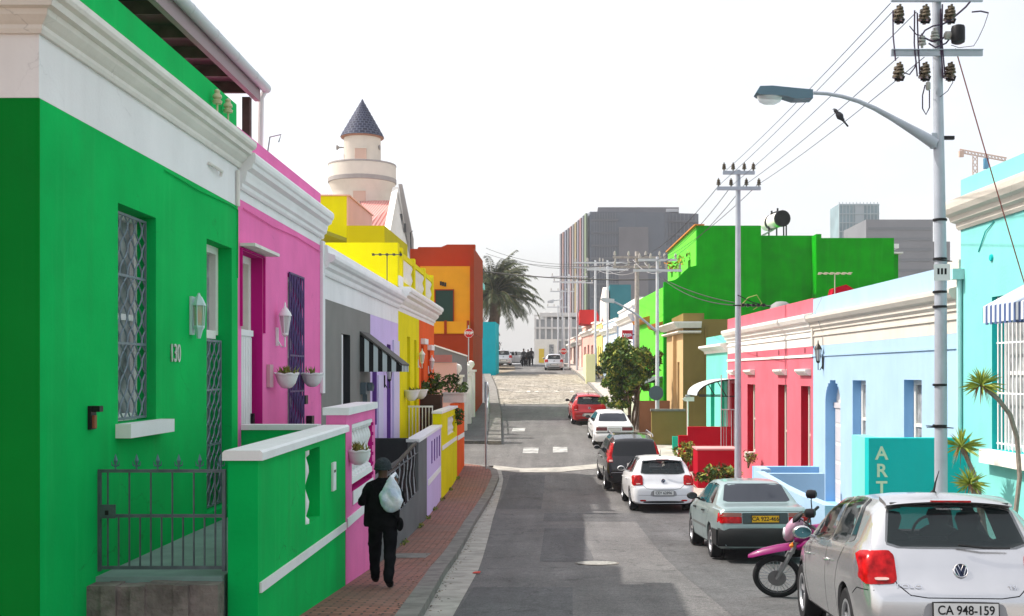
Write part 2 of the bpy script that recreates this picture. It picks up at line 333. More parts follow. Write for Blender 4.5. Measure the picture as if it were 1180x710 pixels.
# brick pavement
def pavers():
    m=bpy.data.materials.new('brick_pavers'); m.use_nodes=True; nt=m.node_tree; b=nt.nodes['Principled BSDF']; L=nt.links.new
    b.inputs['Roughness'].default_value=.85; tc=_n(nt,'ShaderNodeTexCoord'); mp=_n(nt,'ShaderNodeMapping'); mp.inputs['Rotation'].default_value=(0,0,R(-1.5))
    br=_n(nt,'ShaderNodeTexBrick'); br.inputs['Scale'].default_value=1.0; br.inputs['Brick Width'].default_value=.22; br.inputs['Row Height'].default_value=.11
    br.inputs['Mortar Size'].default_value=.014; br.inputs['Color1'].default_value=(.24,.085,.055,1); br.inputs['Color2'].default_value=(.36,.15,.105,1); br.inputs['Mortar'].default_value=(.05,.03,.025,1); br.inputs['Bias'].default_value=0
    L(tc.outputs['Object'],mp.inputs[0]); L(mp.outputs[0],br.inputs['Vector'])
    nz=_n(nt,'ShaderNodeTexNoise'); nz.inputs['Scale'].default_value=1.1; nz.inputs['Detail'].default_value=7; L(tc.outputs['Object'],nz.inputs['Vector'])
    r=_n(nt,'ShaderNodeMapRange'); r.inputs[1].default_value=.35; r.inputs[2].default_value=.7; r.inputs[3].default_value=0; r.inputs[4].default_value=.6; L(nz.outputs[0],r.inputs[0])
    mx=_n(nt,'ShaderNodeMix',data_type='RGBA'); mx.inputs[7].default_value=(.17,.11,.09,1); L(br.outputs[0],mx.inputs[6]); L(r.outputs[0],mx.inputs[0]); L(mx.outputs[2],b.inputs['Base Color'])
    bp=_n(nt,'ShaderNodeBump'); bp.inputs['Strength'].default_value=.6; bp.inputs['Distance'].default_value=.008; L(br.outputs['Fac'],bp.inputs['Height']); bp.invert=True; L(bp.outputs[0],b.inputs['Normal'])
    return m
PAV=pavers()
kl=lambda y:interp(KL,y)
strip('pavement',yr(-8,41.0,.5),lambda y:-6.0,lambda y:kl(y)-.24,.12,PAV,nx=2)
strip('kerb',yr(-8,40.9,.5),lambda y:kl(y)-.24,kl,.125,CONC,nx=1,thick=.2)
CH=mat('channel_concrete',(.37,.355,.32),.9,var=.2,scale=3,bump=.4)
strip('gutter_channel',yr(-8,40.3,.5),kl,lambda y:interp([(-8,-.8),(12,-1.17),(18,-1.30),(28,-1.66),(38,-1.9),(40.3,-2.1)],y),.008,CH,nx=1)
mj=MB()
for i in range(50):
    y=-6+i*.92; x=kl(y); z=gz(y)+.128; z2=gz(y+.012)+.128
    if y<39: mj.quad([(x-.24,y,z),(x+.001,y,z),(x+.001,y+.014,z2),(x-.24,y+.014,z2)])
    z=gz(y)+.0125
    if y<39: mj.quad([(x+.01,y,z),(x+.3,y,z),(x+.3,y+.012,z),(x+.01,y+.012,z)])
struct(mj.build('kerb_joints',mat('joint_dark',(.09,.085,.08),.9),origin=(0,0,0),weld=False,recalc=False))
# dished concrete drain across the side of the junction
mb=MB(); 
dr=[(-2.4,40.05),(-1.4,39.4),(0,39.6),(1.2,40.3),(2.4,41.2),(3.3,42)]
a=[mb.V(x,y,gz(y)+.012) for x,y in dr]; b_=[mb.V(x,y+1.0,gz(y+1.0)+.012) for x,y in dr]
for k in range(len(dr)-1): mb.F((a[k],a[k+1],b_[k+1],b_[k]))
struct(mb.build('drain_crossing',CH,origin=(0,0,0)))
# far-left pavement with its concrete apron and kerb
fl=lambda y:interp([(46.4,-2.4),(60,-3.15),(66,-3.6),(74,-4.15),(85,-5.1),(92,-5.7),(100,-6)],y)
strip('side_pavement',yr(46.6,92,1),lambda y:-9,lambda y:fl(y)-.55,.14,asphalt('pavement_asphalt',(.1,.1,.105)),nx=2,thick=.25)
strip('side_kerb',yr(46.4,92,1),lambda y:fl(y)-.55,fl,.15,CONC,nx=1,thick=.25)
# right pavement
kr=lambda y:interp(KR,y)
strip('right_kerb',yr(-10,120,1),kr,lambda y:kr(y)+.18,.12,CONC,nx=1,thick=.2)
strip('right_pavement',yr(-10,120,1),lambda y:kr(y)+.18,lambda y:RX(y)+1 if y<60 else kr(y)+3,.11,mat('pavement_concrete',(.42,.38,.34),.9,var=.25,scale=2.5,bump=.4),nx=1)
# road paint, covers
RP=mat('road_paint',(.5,.5,.48),.85,col2=(.2,.2,.2),scale=3)
mb=MB()
for px,py,wd,Y in ((611,523.5,18,43.9),(645.5,522.3,17,44.1),(597,498.5,15,51.2),(676,491,10,53.5)):
    c=(px-645)*Y/FP; h=wd*Y/FP/2; yy=[Y+.5*k for k in range(4)]
    for y0,y1 in zip(yy,yy[1:]): mb.quad([(c-h,y0,gz(y0)+.012),(c+h,y0,gz(y0)+.012),(c+h,y1,gz(y1)+.012),(c-h,y1,gz(y1)+.012)])
struct(mb.build('road_marking',RP,origin=(0,0,0),weld=False,recalc=False))
def cover(px,py,Y,r,name='manhole_cover',lab=None,m=None):
    c=W(px,py,Y); mb=MB(); pts=[(c.x+r*math.cos(k*math.pi/10),Y+r*math.sin(k*math.pi/10)) for k in range(20)]
    mb.F([mb.V(x,y,gz(y)+.014) for x,y in pts]); mb.F([mb.V(c.x+(x-c.x)*1.12,Y+(y-Y)*1.12,gz(Y+(y-Y)*1.12)+.010) for x,y in pts],1)
    o=mb.build(name,[m or mat('cast_iron_cover',(.34,.33,.3),.7,.2,var=.3,scale=20,bump=1,bscale=60),CONCD],weld=False,recalc=False); tag(o,lab,'manhole cover'); return o
cover(688,645,19.2,.34,lab='round manhole cover set in the sunlit patch of road')
cover(642,543,39.9,.36,lab='round drain cover in the pale concrete crossing at the junction')
# service covers let into the brick pavement
mb=MB(); y0=18.9
mb.quad([(-2.85,y0,gz(y0)+.126),(-2.25,y0,gz(y0)+.126),(-2.25,y0+.9,gz(y0+.9)+.126),(-2.85,y0+.9,gz(y0+.9)+.126)])
tag(mb.build('pavement_cover',CONC,weld=False,recalc=False),'rectangular concrete service cover let into the brick pavement past the person','cover')
# worn lettering on the cobbles
t=text_obj('STOP',1.5,mat('worn_road_paint',(.6,.57,.5),.9,var=.3,scale=4),None,basis((-.2,73,gz(73)+.03),(-1,0,0),(0,-1,(gz(72)-gz(74))/2)),'worn_road_lettering',.002,1.5)
t['kind']='structure'
rnd_=random.Random(77); mb=MB()
for k in range(420):
    y=rnd_.uniform(9,40); x=kl(y)+abs(rnd_.gauss(0,.07))+.01 if k%3 else kl(y)-.24-abs(rnd_.gauss(0,.12)); z=gz(y)+(.02 if k%3 else .135); a=rnd_.uniform(0,6.28); q=rnd_.uniform(.008,.03); c,s_=math.cos(a)*q,math.sin(a)*q
    mb.quad([(x-c,y-s_,z),(x+s_*.5,y-c*.5,z+.006),(x+c,y+s_,z),(x-s_*.5,y+c*.5,z+.004)],k%2)
tag(mb.build('gutter_debris',[mat('dry_leaf',(.16,.1,.04),.9),mat('dark_grit',(.05,.045,.04),.9)],weld=False,recalc=False),'dry leaves and grit lying along the left gutter','debris',kind='stuff')
# litter and a few leaves
LIT=mat('red_litter',(.6,.05,.03),.6)
mb=MB(); c=W(549,662,17.4); mb.poly([(c.x-.06,17.4,gz(17.4)+.015),(c.x+.05,17.38,gz(17.4)+.02),(c.x+.06,17.5,gz(17.5)+.03),(c.x-.03,17.52,gz(17.5)+.02)],(0,0,.012))
tag(mb.build('litter',LIT),'small red scrap of litter on the road beside the gutter','litter')
# ================================================================ LEFT ROW
def z_(r): return EZ+r
def dimhouse(mb, u0,u1,zb,zt, depth, th=.3, roof=True, m=0, rz=None):   # sides, back, roof behind a facade slab
    e=.004
    mb.box(u0+e,u0+.22,-depth,-th,zb,zt,m); mb.box(u1-.22,u1-e,-depth,-th,zb,zt,m); mb.box(u0+.22,u1-.22,-depth,-depth+.22,zb,zt,m)
    if roof: r=(rz if rz else zt-.35); mb.box(u0+.22,u1-.22,-depth+.22,-th,r-.15,r,m)
def cornice_prof(z0,z1,p):    # classical stack of mouldings between z0 and z1 projecting p
    h=z1-z0
    return [(0.003,z0),(.03,z0),(.05,z0+.06*h),(.05,z0+.16*h),(.09,z0+.22*h),(p*.45,z0+.34*h),(p*.5,z0+.42*h),(p*.5,z0+.5*h),(p*.8,z0+.58*h),(p*.85,z0+.7*h),(p*.95,z0+.74*h),(p,z0+.82*h),(p,z0+.93*h),(p*.92,z1),(0.003,z1)]
def sash(fm,parent,u0,u1,z0,z1,d,fmat,gmat,bars=1,mid=True,name='window',fw=.07):
    mb=MB(fm); mb.box(u0,u1,-d-.03,-d-.012,z0,z1); win=mb.build(name,gmat,parent)
    f=MB(fm); f.box(u0,u0+fw,-d-.03,-d+.03,z0,z1); f.box(u1-fw,u1,-d-.03,-d+.03,z0,z1)
    f.box(u0+fw,u1-fw,-d-.03,-d+.03,z1-fw,z1); f.box(u0+fw,u1-fw,-d-.03,-d+.03,z0,z0+fw)
    if mid: zm=(z0+z1)/2; f.box(u0+fw,u1-fw,-d-.03,-d+.02,zm-.03,zm+.03)
    for k in range(bars): c=u0+(u1-u0)*(k+1)/(bars+1); f.box(c-.015,c+.015,-d-.012,-d+.012,z0+fw,z1-fw)
    f.build('frame',fmat,win); return win
def wavy_grille(fm,parent,u0,u1,z0,z1,d,m,n=5,rows=8,amp=None,r=.009,name='grille'):
    mb=MB(fm); st=(u1-u0)/n; amp=amp or st*.48; N=rows*6
    for k in range(n+1):
        for s in (1,-1):
            pts=[]
            for j in range(N+1):
                t=j/N; u=u0+st*k+s*amp*math.sin(t*rows*math.pi)
                pts.append((min(max(u,u0),u1),d,z0+(z1-z0)*t))
            mb.tube(pts,r,4)
    for zz in [z0+.01,z0+(z1-z0)*.37,z0+(z1-z0)*.7,z1-.01]: mb.box(u0,u1,d-.008,d+.008,zz-.012,zz+.012)
    mb.box(u0-.01,u0+.01,d-.01,d+.01,z0,z1); mb.box(u1-.01,u1+.01,d-.01,d+.01,z0,z1)
    return mb.build(name,m,parent)
def scroll_grille(fm,parent,u0,u1,z0,z1,d,m,n=7,r=.01):
    mb=MB(fm)
    for k in range(n+1):
        u=u0+(u1-u0)*k/n; mb.tube([(u,d,z0),(u,d,z1)],r,4)
        if k<n:
            c=u+(u1-u0)/n/2; ph=k
            mb.tube([(c+.35*(u1-u0)/n*math.sin(j*.9+ph),d+.004,z0+(z1-z0)*j/40) for j in range(41)],r*.7,4)
    for zz in (z0,z0+.28*(z1-z0),(z0+z1)/2,z1): mb.box(u0-.02,u1+.02,d-.012,d+.012,zz-.014,zz+.014)
    return mb.build('grille',m,parent)
def lantern(fm,parent,u,d,z,h,m,style='cage'):     # wall lamp on a bracket
    mb=MB(fm); c=(u,d+.13,z)
    mb.box(u-.035,u+.035,.003,.03,z-.28*h,z+.05*h)
    mb.tube([(u,.02,z-.18*h),(u,.08,z-.30*h),(u,.13,z-.3*h),(u,.13,z-.1*h)],.012,6)
    mb.lathe((u,.13,z),[(.02,-.12*h),(.05,-.08*h),(.045,-.05*h)],8); mb.lathe((u,.13,z),[(.1,.26*h),(.09,.3*h),(.05,.38*h),(.02,.42*h),(.012,.5*h),(.001,.52*h)],8)
    for k in range(6):
        a=k*math.pi/3; mb.tube([(u+.045*math.cos(a),.13+.045*math.sin(a),z-.06*h),(u+.085*math.cos(a),.13+.085*math.sin(a),z+.27*h)],.006,4)
    o=mb.build('wall_lamp',m,parent,smooth=50)
    g=MB(fm); g.lathe((u,.13,z),[(.038,-.05*h),(.078,.26*h)],8); g.build('lamp_glass',mat('lamp_glass',(.55,.56,.55),.15,spec=.8),o); return o

# ---- green house 130
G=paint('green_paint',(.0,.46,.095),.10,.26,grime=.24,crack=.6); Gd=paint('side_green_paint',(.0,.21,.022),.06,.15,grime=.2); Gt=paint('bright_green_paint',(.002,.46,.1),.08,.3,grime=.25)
u0,u1=8.65,14.30
gh=thing('green_house',(LX(u0),u0,gz(u0)),'bright green house numbered 130 with a broad white cornice, nearest on the left','house')
mb=MB(fmL)
hw=(10.26,11.27,z_(-.46),z_(1.55)); hd=(12.97,14.02,z_(-1.62),z_(1.55))
mb.wall(u0+.02,u1-.004,z_(-3.8),z_(2.11),[hw,hd],.35)
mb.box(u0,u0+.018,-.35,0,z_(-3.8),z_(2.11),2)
mb.box(u0,u1-.004,-.35,0,z_(2.112),z_(2.9),1)
# near gable, back wall, roof
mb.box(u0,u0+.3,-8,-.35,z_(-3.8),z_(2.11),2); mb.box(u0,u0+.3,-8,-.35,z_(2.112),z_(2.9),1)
mb.box(u1-.25,u1-.004,-8,-.35,z_(-3.8),z_(2.9),0); mb.box(u0+.3,u1-.25,-8,-7.75,z_(-3.8),z_(2.9),0); mb.box(u0+.3,u1-.25,-7.75,-.35,z_(2.45),z_(2.62),0)
mb.build('wall',[G,WHITE,Gd],gh)
mb=MB(fmL)
prof=[(.003,z_(2.60)),(.03,z_(2.60)),(.045,z_(2.63)),(.045,z_(2.66)),(.07,z_(2.68)),(.11,z_(2.72)),(.12,z_(2.76)),(.17,z_(2.77)),(.18,z_(2.82)),(.22,z_(2.84)),(.235,z_(2.87)),(.235,z_(2.92)),(.2,z_(2.935)),(.003,z_(2.935))]
mb.prism(prof,u0,u1+.02,1,0); 
f2=lambda u,d,z:(u,u0-d,z)
m2=MB(f2); X=LX(u0); m2.prism(prof,-12,X,0,1); mb.v+=m2.v; k=len(mb.v)-len(m2.v); mb.f+=[tuple(i+k for i in f) for f in m2.f]; mb.mi+=m2.mi
mb.build('cornice',WHITE2,gh)
mb=MB(fmL); mb.box(u0+.02,u1-.02,-.25,-.01,z_(2.937),z_(3.40)); mb.box(u1-.26,u1-.02,-3,-.25,z_(2.937),z_(3.40))
mb.box(u0+.3,u0+2.1,-1.2,-.9,z_(2.9),z_(4.5)); mb.build('parapet',Gt,gh)
# insulators on the parapet
mb=MB(fmL)
for u in (13.15,13.6):
    mb=MB(fmL); mb.lathe((u,.07,z_(3.14)),[(.012,-.2),(.012,0),(.05,0),(.06,.03),(.035,.05),(.055,.07),(.05,.1),(.03,.12),(.035,.15),(.01,.17)],10)
    mb.build('insulator',mat('porcelain',(.5,.46,.28),.3),gh,smooth=40)
# window
wn=sash(fmL,gh,hw[0],hw[1],hw[2],hw[3],.22,WHITE,CURTAIN,bars=1)
wavy_grille(fmL,wn,hw[0]+.02,hw[1]-.02,hw[2]+.02,hw[3]-.04,-.10,mat('painted_iron',(.17,.22,.25),.45,.3),5,9)
mb=MB(fmL); mb.box(hw[0]-.06,hw[1]+.14,-.1,.14,hw[2]-.13,hw[2]-.002); mb.build('sill',WHITE,wn)
# door, transom, security gate
mb=MB(fmL); mb.box(hd[0],hd[1],-.3,-.27,hd[2],z_(.5)); dr_=mb.build('door',mat('panel_door',(.25,.28,.3),.5),gh)
mb=MB(fmL); mb.box(hd[0],hd[0]+.08,-.26,-.17,z_(.47),hd[3]); mb.box(hd[1]-.10,hd[1],-.26,-.17,z_(.47),hd[3]-.002); mb.box(hd[0]+.08,hd[1]-.1,-.26,-.17,hd[3]-.09,hd[3]); mb.box(hd[0]+.08,hd[1]-.1,-.26,-.17,z_(.42),z_(.52)); mb.box(hd[0]+.35,hd[0]+.4,-.26,-.18,z_(.52),hd[3]-.09)
mb.build('frame',WHITE2,dr_)
mb=MB(fmL); mb.box(hd[0]+.08,hd[1]-.1,-.26,-.25,z_(.52),hd[3]-.09); mb.build('transom_glass',CURTAIN,dr_)
wavy_grille(fmL,dr_,hd[0]+.04,hd[1]-.06,hd[2]+.02,z_(.4),-.12,MATS['painted_iron'],5,10,name='security_gate')
lb=MB(fmL); lb.box(12.33,12.43,.003,.03,z_(.42),z_(.84)); lb.lathe((12.38,.09,z_(.5)),[(.02,-.12),(.045,-.03),(.065,0),(.065,.02)],6); lb.lathe((12.38,.09,z_(.74)),[(.08,0),(.075,.02),(.04,.09),(.02,.11),(.01,.14)],6)
for k in range(6): a=k*math.pi/3; lb.tube([(12.38+.06*math.cos(a),.09+.06*math.sin(a),z_(.52)),(12.38+.07*math.cos(a),.09+.07*math.sin(a),z_(.74))],.006,4)
lm=lb.build('wall_lamp',mat('pale_blue_metal',(.5,.66,.66),.5),gh,smooth=30)
lg=MB(fmL); lg.lathe((12.38,.09,z_(.52)),[(.052,0),(.062,.22)],6); lg.lathe((12.38,.09,z_(.55)),[(.02,0),(.035,.08),(.02,.14)],8,m=1); lg.build('lamp_glass',[mat('lamp_glass2',(.6,.58,.48),.1,spec=.8,alpha=.5),mat('amber_bulb',(.7,.4,.15),.4)],lm)
text_obj('130',.27,mat('number_metal',(.55,.6,.58),.4,.3),gh,basis(fmL(11.83,.012,z_(.2)),(0.0154,-1,0) if False else (-.0154,1,0),(0,0,1)),'house_number',.006,.85)
mb=MB(fmL); mb.box(9.57,9.69,.003,.03,z_(-.48),z_(-.28)); mb.box(9.58,9.66,.03,.1,z_(-.33),z_(-.28)); mb.box(9.6,9.65,.03,.05,z_(-.47),z_(-.36),1); mb.build('doorbell',[BLACKM,mat('rusty_button',(.3,.1,.05),.6)],gh)
mb=MB(fmL); mb.tube([(13.0,.02,z_(2.42)),(13.25,.05,z_(2.40)),(13.42,.05,z_(2.40)),(13.42,.03,z_(2.34))],.02,6); mb.tube([(14.2,.03,z_(2.1)),(14.2,.03,z_(2.55))],.025,6); mb.build('overflow_pipe',WHITE2,gh,smooth=40)
mb=MB(fmL); mb.tube([(11.5,.012,z_(2.07)),(12.6,.014,z_(2.045)),(13.9,.012,z_(2.075)),(14.25,.012,z_(2.06)),(14.25,.012,z_(1.2))],.008,4); mb.build('service_cable',G,gh)
# rooftop canopy over green and pink houses
cn=thing('roof_canopy',(LX(8)-.5,11,z_(2.6)),'brown timber roof canopy with a pale gutter standing on the green house roof','canopy')
fc=lambda u,d,z:(-4.3-.0154*u+d,u,z)
mb=MB(fc); mb.box(3,17.1,-3.4,-.02,z_(4.36),z_(4.40)); mb.build('roof_sheet',mat('roof_sheet_steel',(.10,.075,.07),.6),cn)
mb=MB(fc); mb.box(3,17.2,-.08,0,z_(4.14),z_(4.357)); mb.build('fascia',mat('mauve_fascia',(.38,.29,.31),.7),cn)
mb=MB(fc)
for k in range(15): u=4.0+k*.92; mb.box(u,u+.07,-3.3,-.081,z_(4.2),z_(4.355))
mb.box(3,17.1,-3.38,-3.3,z_(4.15),z_(4.355)); mb.build('rafter',WOODD,cn)
mb=MB(fc); mb.tube([(3,.07,z_(4.40)),(17.3,.07,z_(4.36))],.075,10); 
for k in range(14): u=3.5+k; zq=4.40-.04*(u-3)/14.3; mb.tube([(u,.07,z_(zq)),(u+.06,.07,z_(zq))],.079,10)
mb.build('gutter',mat('gutter_grey',(.55,.58,.6),.5),cn,smooth=40)
for u in (9.9,16.9):
    mb=MB(fc); mb.box(u,u+.12,-.2,-.085,z_(2.7),z_(4.14)); mb.build('post',WOODD if u>12 else WHITE2,cn)
mb=MB(fc); mb.tube([(17.25,.05,z_(4.3)),(17.25,.0,z_(4.2)),(17.25,-.02,z_(2.8))],.045,8); mb.build('downpipe',WHITE,cn,smooth=40)
mb=MB(fc); mb.box(15.6,17.3,-2.5,-1.2,z_(2.7),z_(3.28)); mb.build('dark_bench',mat('dark_grey_sheet',(.06,.065,.08),.6),cn)

# ---- pink house
PK=paint('pink_paint',(.86,.19,.46),.06,.14,grime=.15,crack=.3); MG=paint('magenta_paint',(.5,.01,.2),.05,.1)
u0,u1=14.30,19.70
ph=thing('pink_house',(LX(u0),u0,gz(u0)),'pink house with white cornice and tall purple window grille, next to the green house','house')
hd=(14.46,15.56,z_(-1.75),z_(1.58)); hw=(17.1,18.1,z_(-.98),z_(1.52))
mb=MB(fmL); mb.wall(u0+.004,u1-.004,z_(-4.2),z_(2.22),[hd,hw],.35,mh=1); mb.box(u0+.004,u1-.004,-.35,0,z_(2.222),z_(2.72),2)
dimhouse(mb,u0,u1,z_(-4.2),z_(2.72),8,.35,rz=z_(2.5)); mb.build('wall',[PK,MG,WHITE],ph)
mb=MB(fmL); mb.prism(cornice_prof(z_(2.34),z_(2.80),.22),u0+.02,u1+.02); mb.build('cornice',WHITE,ph)
mb=MB(fmL); mb.box(u0+.02,u1-.01,-.25,-.01,z_(2.802),z_(3.13)); mb.build('parapet',PK,ph)
mb=MB(fmL); mb.box(hd[0],hd[1],-.3,-.27,hd[2],hd[3]); pd=mb.build('door',mat('beige_door',(.5,.42,.36),.6,var=.1),ph)
mb=MB(fmL); mb.box(hd[0],hd[0]+.09,-.26,-.16,z_(.52),hd[3]); mb.box(hd[1]-.12,hd[1]-.002,-.26,-.16,z_(.52),hd[3]); mb.box(hd[0]+.09,hd[1]-.12,-.26,-.16,hd[3]-.1,hd[3]); mb.box(hd[0]+.4,hd[0]+.46,-.26,-.18,z_(.55),hd[3]-.1); mb.build('frame',WHITE2,pd)
mb=MB(fmL); mb.box(hd[0]+.02,hd[1]-.1,-.16,-.13,hd[2],z_(.5))
for k in range(11): u=hd[0]+.05+k*.085; mb.box(u,u+.045,-.13,-.11,hd[2]+.02,z_(.48))
mb.box(hd[0]+.02,hd[1]-.1,-.17,-.1,z_(.5),z_(.58)); mb.build('half_gate',WHITE,pd)
mb=MB(fmL); mb.box(15.35,15.42,-.11,-.07,z_(-.72),z_(-.55)); mb.build('handle',BLACKM,pd)
mb=MB(fmL); mb.box(hd[0]-.08,hd[1]+.16,.003,.2,hd[3]+.04,hd[3]+.08); mb.build('door_hood',WHITE2,ph)
mb=MB(fmL); mb.box(hd[1]+.02,hd[1]+.06,.003,.03,z_(.1+.45),hd[3]+.02); mb.box(hd[0]-.07,hd[0]-.03,.003,.03,z_(.6),hd[3]+.02); mb.box(hd[0]-.03,hd[1]+.02,.003,.03,hd[3]-.0+.005,hd[3]+.03); mb.build('door_trim',MG,ph)
wn=sash(fmL,ph,hw[0],hw[1],hw[2],hw[3],.2,mat('white_frame',(.6,.6,.62),.5),CURTAIN)
scroll_grille(fmL,wn,hw[0],hw[1],hw[2],hw[3],.03,mat('purple_iron',(.09,.05,.16),.45,.2),6,.014)
lantern(fmL,ph,16.35,0,z_(.62),.8,WHITE)
mb=MB(fmL); mb.box(15.78,15.98,.003,.05,z_(-.2),z_(.12)); mb.build('intercom_panel',mat('faded_pink_metal',(.6,.35,.4),.5),ph)
mb=MB(fmL); mb.box(18.12,18.3,.003,.06,z_(-.5),z_(-.36)); mb.build('cable_clip',BLACKM,ph); mb=MB(fmL); mb.box(18.42,18.6,.003,.1,z_(-.95),z_(-.7)); mb.build('meter_box',BLACKM,ph)
mb=MB(fmL); mb.box(u1-.12,u1+.1,.003,.05,z_(-.35),z_(2.3)); mb.build('pilaster',WHITE,ph)
mb=MB(fmL); mb.tube([(14.5,.02,z_(2.12)),(16.0,.02,z_(2.09)),(17.6,.02,z_(2.13)),(19.5,.02,z_(2.1))],.009,4); mb.build('service_cable',PK,ph)
# basins on the roof and aerials
for (u,d,zc,r,lab) in ((18.4,-1.0,3.3,.3,'nearer of two round pale water tanks on the pink house roof'),(21.0,-1.6,3.3,.33,'farther of two round pale water tanks on the pink house roof')):
    mb=MB(fmL); mb.lathe((u,d,z_(zc)),[(r,-1.1),(r,.05),(r*.95,.16),(r*.75,.27),(r*.4,.33),(.02,.35)],18); tag(mb.build('water_tank',mat('tank_plastic',(.6,.57,.54),.6),smooth=40),lab,'water tank','water tanks on the roofs')
def aerial(p, n=5, L=.8, hgt=.9, label='', m=None, dirv=(1,0)):
    mb=MB(); x,y,z=p; mb.tube([(x,y,z),(x,y,z+hgt)],.014,5); mb.tube([(x-L/2*dirv[0],y-L/2*dirv[1],z+hgt),(x+L/2*dirv[0],y+L/2*dirv[1],z+hgt)],.012,5)
    for k in range(n):
        t=-.5+k/(n-1); cx,cy=x+L*t*dirv[0],y+L*t*dirv[1]; h=.11+.04*(k%2)
        mb.tube([(cx,cy-.25,z+hgt),(cx,cy+.25,z+hgt)],.008,4); mb.box(cx-.03,cx+.03,cy-.03,cy+.03,z+hgt-.03,z+hgt+.03)
    return tag(mb.build('aerial',m or mat('dark_aerial',(.06,.06,.06),.5,.5)),label,'aerial')
aerial(fmL(20.9,-1.1,z_(2.9)),4,.7,.72,'small dark television aerial above the pink house parapet')
mb=MB(); P=[W(311,158,17),W(324,155,17),W(321,164,17),W(308,178,17)]; mb.tube([tuple(W(306,190,17))]+[tuple(p) for p in (P[3],P[0],P[1],P[2])],.012,5); tag(mb.build('roof_hook',GALV),'bent wire frame standing up behind the pink parapet','wire frame')

# ---- grey and lavender house
GY=paint('grey_paint',(.235,.23,.215),.06,.12,grime=.15); LV=paint('lavender_paint',(.62,.50,.80),.04,.1,grime=.12); PU=paint('purple_paint',(.2,.09,.36),.05,.05); BLK=paint('charcoal_paint',(.045,.047,.052),.1,.1)
u0,um,u1=19.70,25.3,30.2
gy=thing('grey_and_lavender_house',(LX(u0),u0,gz(u0)),'house front painted half grey and half lavender under one white cornice','house')
hd=(21.67,22.66,z_(-2.2),z_(.76)); hp=(28.0,28.7,z_(-1.75),z_(.72)); hp2=(25.6,26.3,z_(-1.2),z_(.35))
mb=MB(fmL); mb.wall(u0+.004,um,z_(-4.4),z_(1.32),[hd],.35,0,mh=3); mb.wall(um,u1-.004,z_(-4.4),z_(1.32),[hp,hp2],.35,1,mh=2); mb.box(u0+.004,u1-.004,-.35,0,z_(1.322),z_(1.9),4)
dimhouse(mb,u0,u1,z_(-4.4),z_(1.9),9,.35,m=4); mb.build('wall',[GY,LV,PU,BLK,WHITE],gy)
mb=MB(fmL); mb.prism([(.003,z_(1.72)),(.04,z_(1.72)),(.06,z_(1.76)),(.06,z_(1.82)),(.12,z_(1.86)),(.13,z_(1.93)),(.2,z_(1.95)),(.24,z_(2.0)),(.24,z_(2.06)),(.12,z_(2.1)),(.1,z_(2.24)),(-.2,z_(2.26)),(-.2,z_(1.92)),(.003,z_(1.9))],u0+.02,u1-.02); mb.build('cornice',WHITE,gy)
mb=MB(fmL); mb.box(hd[0],hd[1],-.3,-.26,hd[2],hd[3]); dd=mb.build('door',mat('dark_blue_door',(.03,.04,.055),.5),gy)
mb=MB(fmL); mb.box(hd[0]-.03,hd[0]+.06,-.02,.02,hd[2],hd[3]-.02); mb.build('frame',WHITE,dd)
for h in (hp,hp2):
    mb=MB(fmL); mb.box(h[0],h[1],-.34,-.3,h[2],h[3]); mb.build('window',PU,gy)
mb=MB(fmL); mb.box(29.0,30.1,.003,.05,z_(-3.3),z_(.85)); mb.build('pilaster',paint('pale_lilac_paint',(.62,.58,.76),.03,.05),gy); mb=MB(fmL); mb.box(26.4,27.2,.003,.03,z_(-1.7),z_(-.05)); mb.build('pilaster',paint('pale_lilac_paint',(.62,.58,.76),.03,.05),gy)
lantern(fmL,gy,27.5,0,z_(-.1),.9,BLACKM)
# striped awning: triangular cheek, sloping sheet, scalloped valance
AW=mat('black_canvas',(.02,.021,.023),.8); AWW=mat('white_canvas',(.6,.68,.7),.8)
aw=MB(fmL); ua,ub=23.85,25.1; zt,zl,pr=z_(.84),z_(.03),.86; N=9
for k in range(N):
    d0=pr*k/N; d1=pr*(k+1)/N; t0=zt-(zt-(zl+.16))*d0/pr; t1=zt-(zt-(zl+.16))*d1/pr
    for ue in (ua,ub): aw.poly([(ue,d0+.003,zl),(ue,d1+.003,zl),(ue,d1+.003,t1-.03),(ue,d0+.003,t0-.03)],(.01,0,0),1 if k%2==1 else 0)
aw.poly([(ua-.02,.003,zt),(ua-.02,pr+.03,zl+.13),(ua-.02,pr+.03,zl+.17),(ua-.02,.003,zt+.05)],(ub-ua+.04,0,0),2)
for k in range(10):
    a=ua+(ub-ua)*k/10; b=ua+(ub-ua)*(k+1)/10; aw.box(a,b-.001,pr+.005,pr+.02,zl,zl+.13,k%2)
aw.build('awning',[AW,AWW,mat('awning_edge',(.09,.085,.08),.7)],gy)
mb=MB(fmL); mb.box(23.9,24.35,.003,.12,z_(-.45),z_(-.2)); mb.lathe((24.2,.14,z_(-.28)),[(.1,-.1),(.12,0),(.08,.08)],8,axis='z'); 
for u in (24.0,24.15,24.3,24.45): mb.tube([(u,.05,z_(-1.05)),(u,.05,z_(-.45))],.012,4)
mb.box(23.98,24.5,.04,.06,z_(-1.07),z_(-1.04)); mb.build('meter_box',mat('blue_grey_metal',(.1,.13,.15),.5),gy)

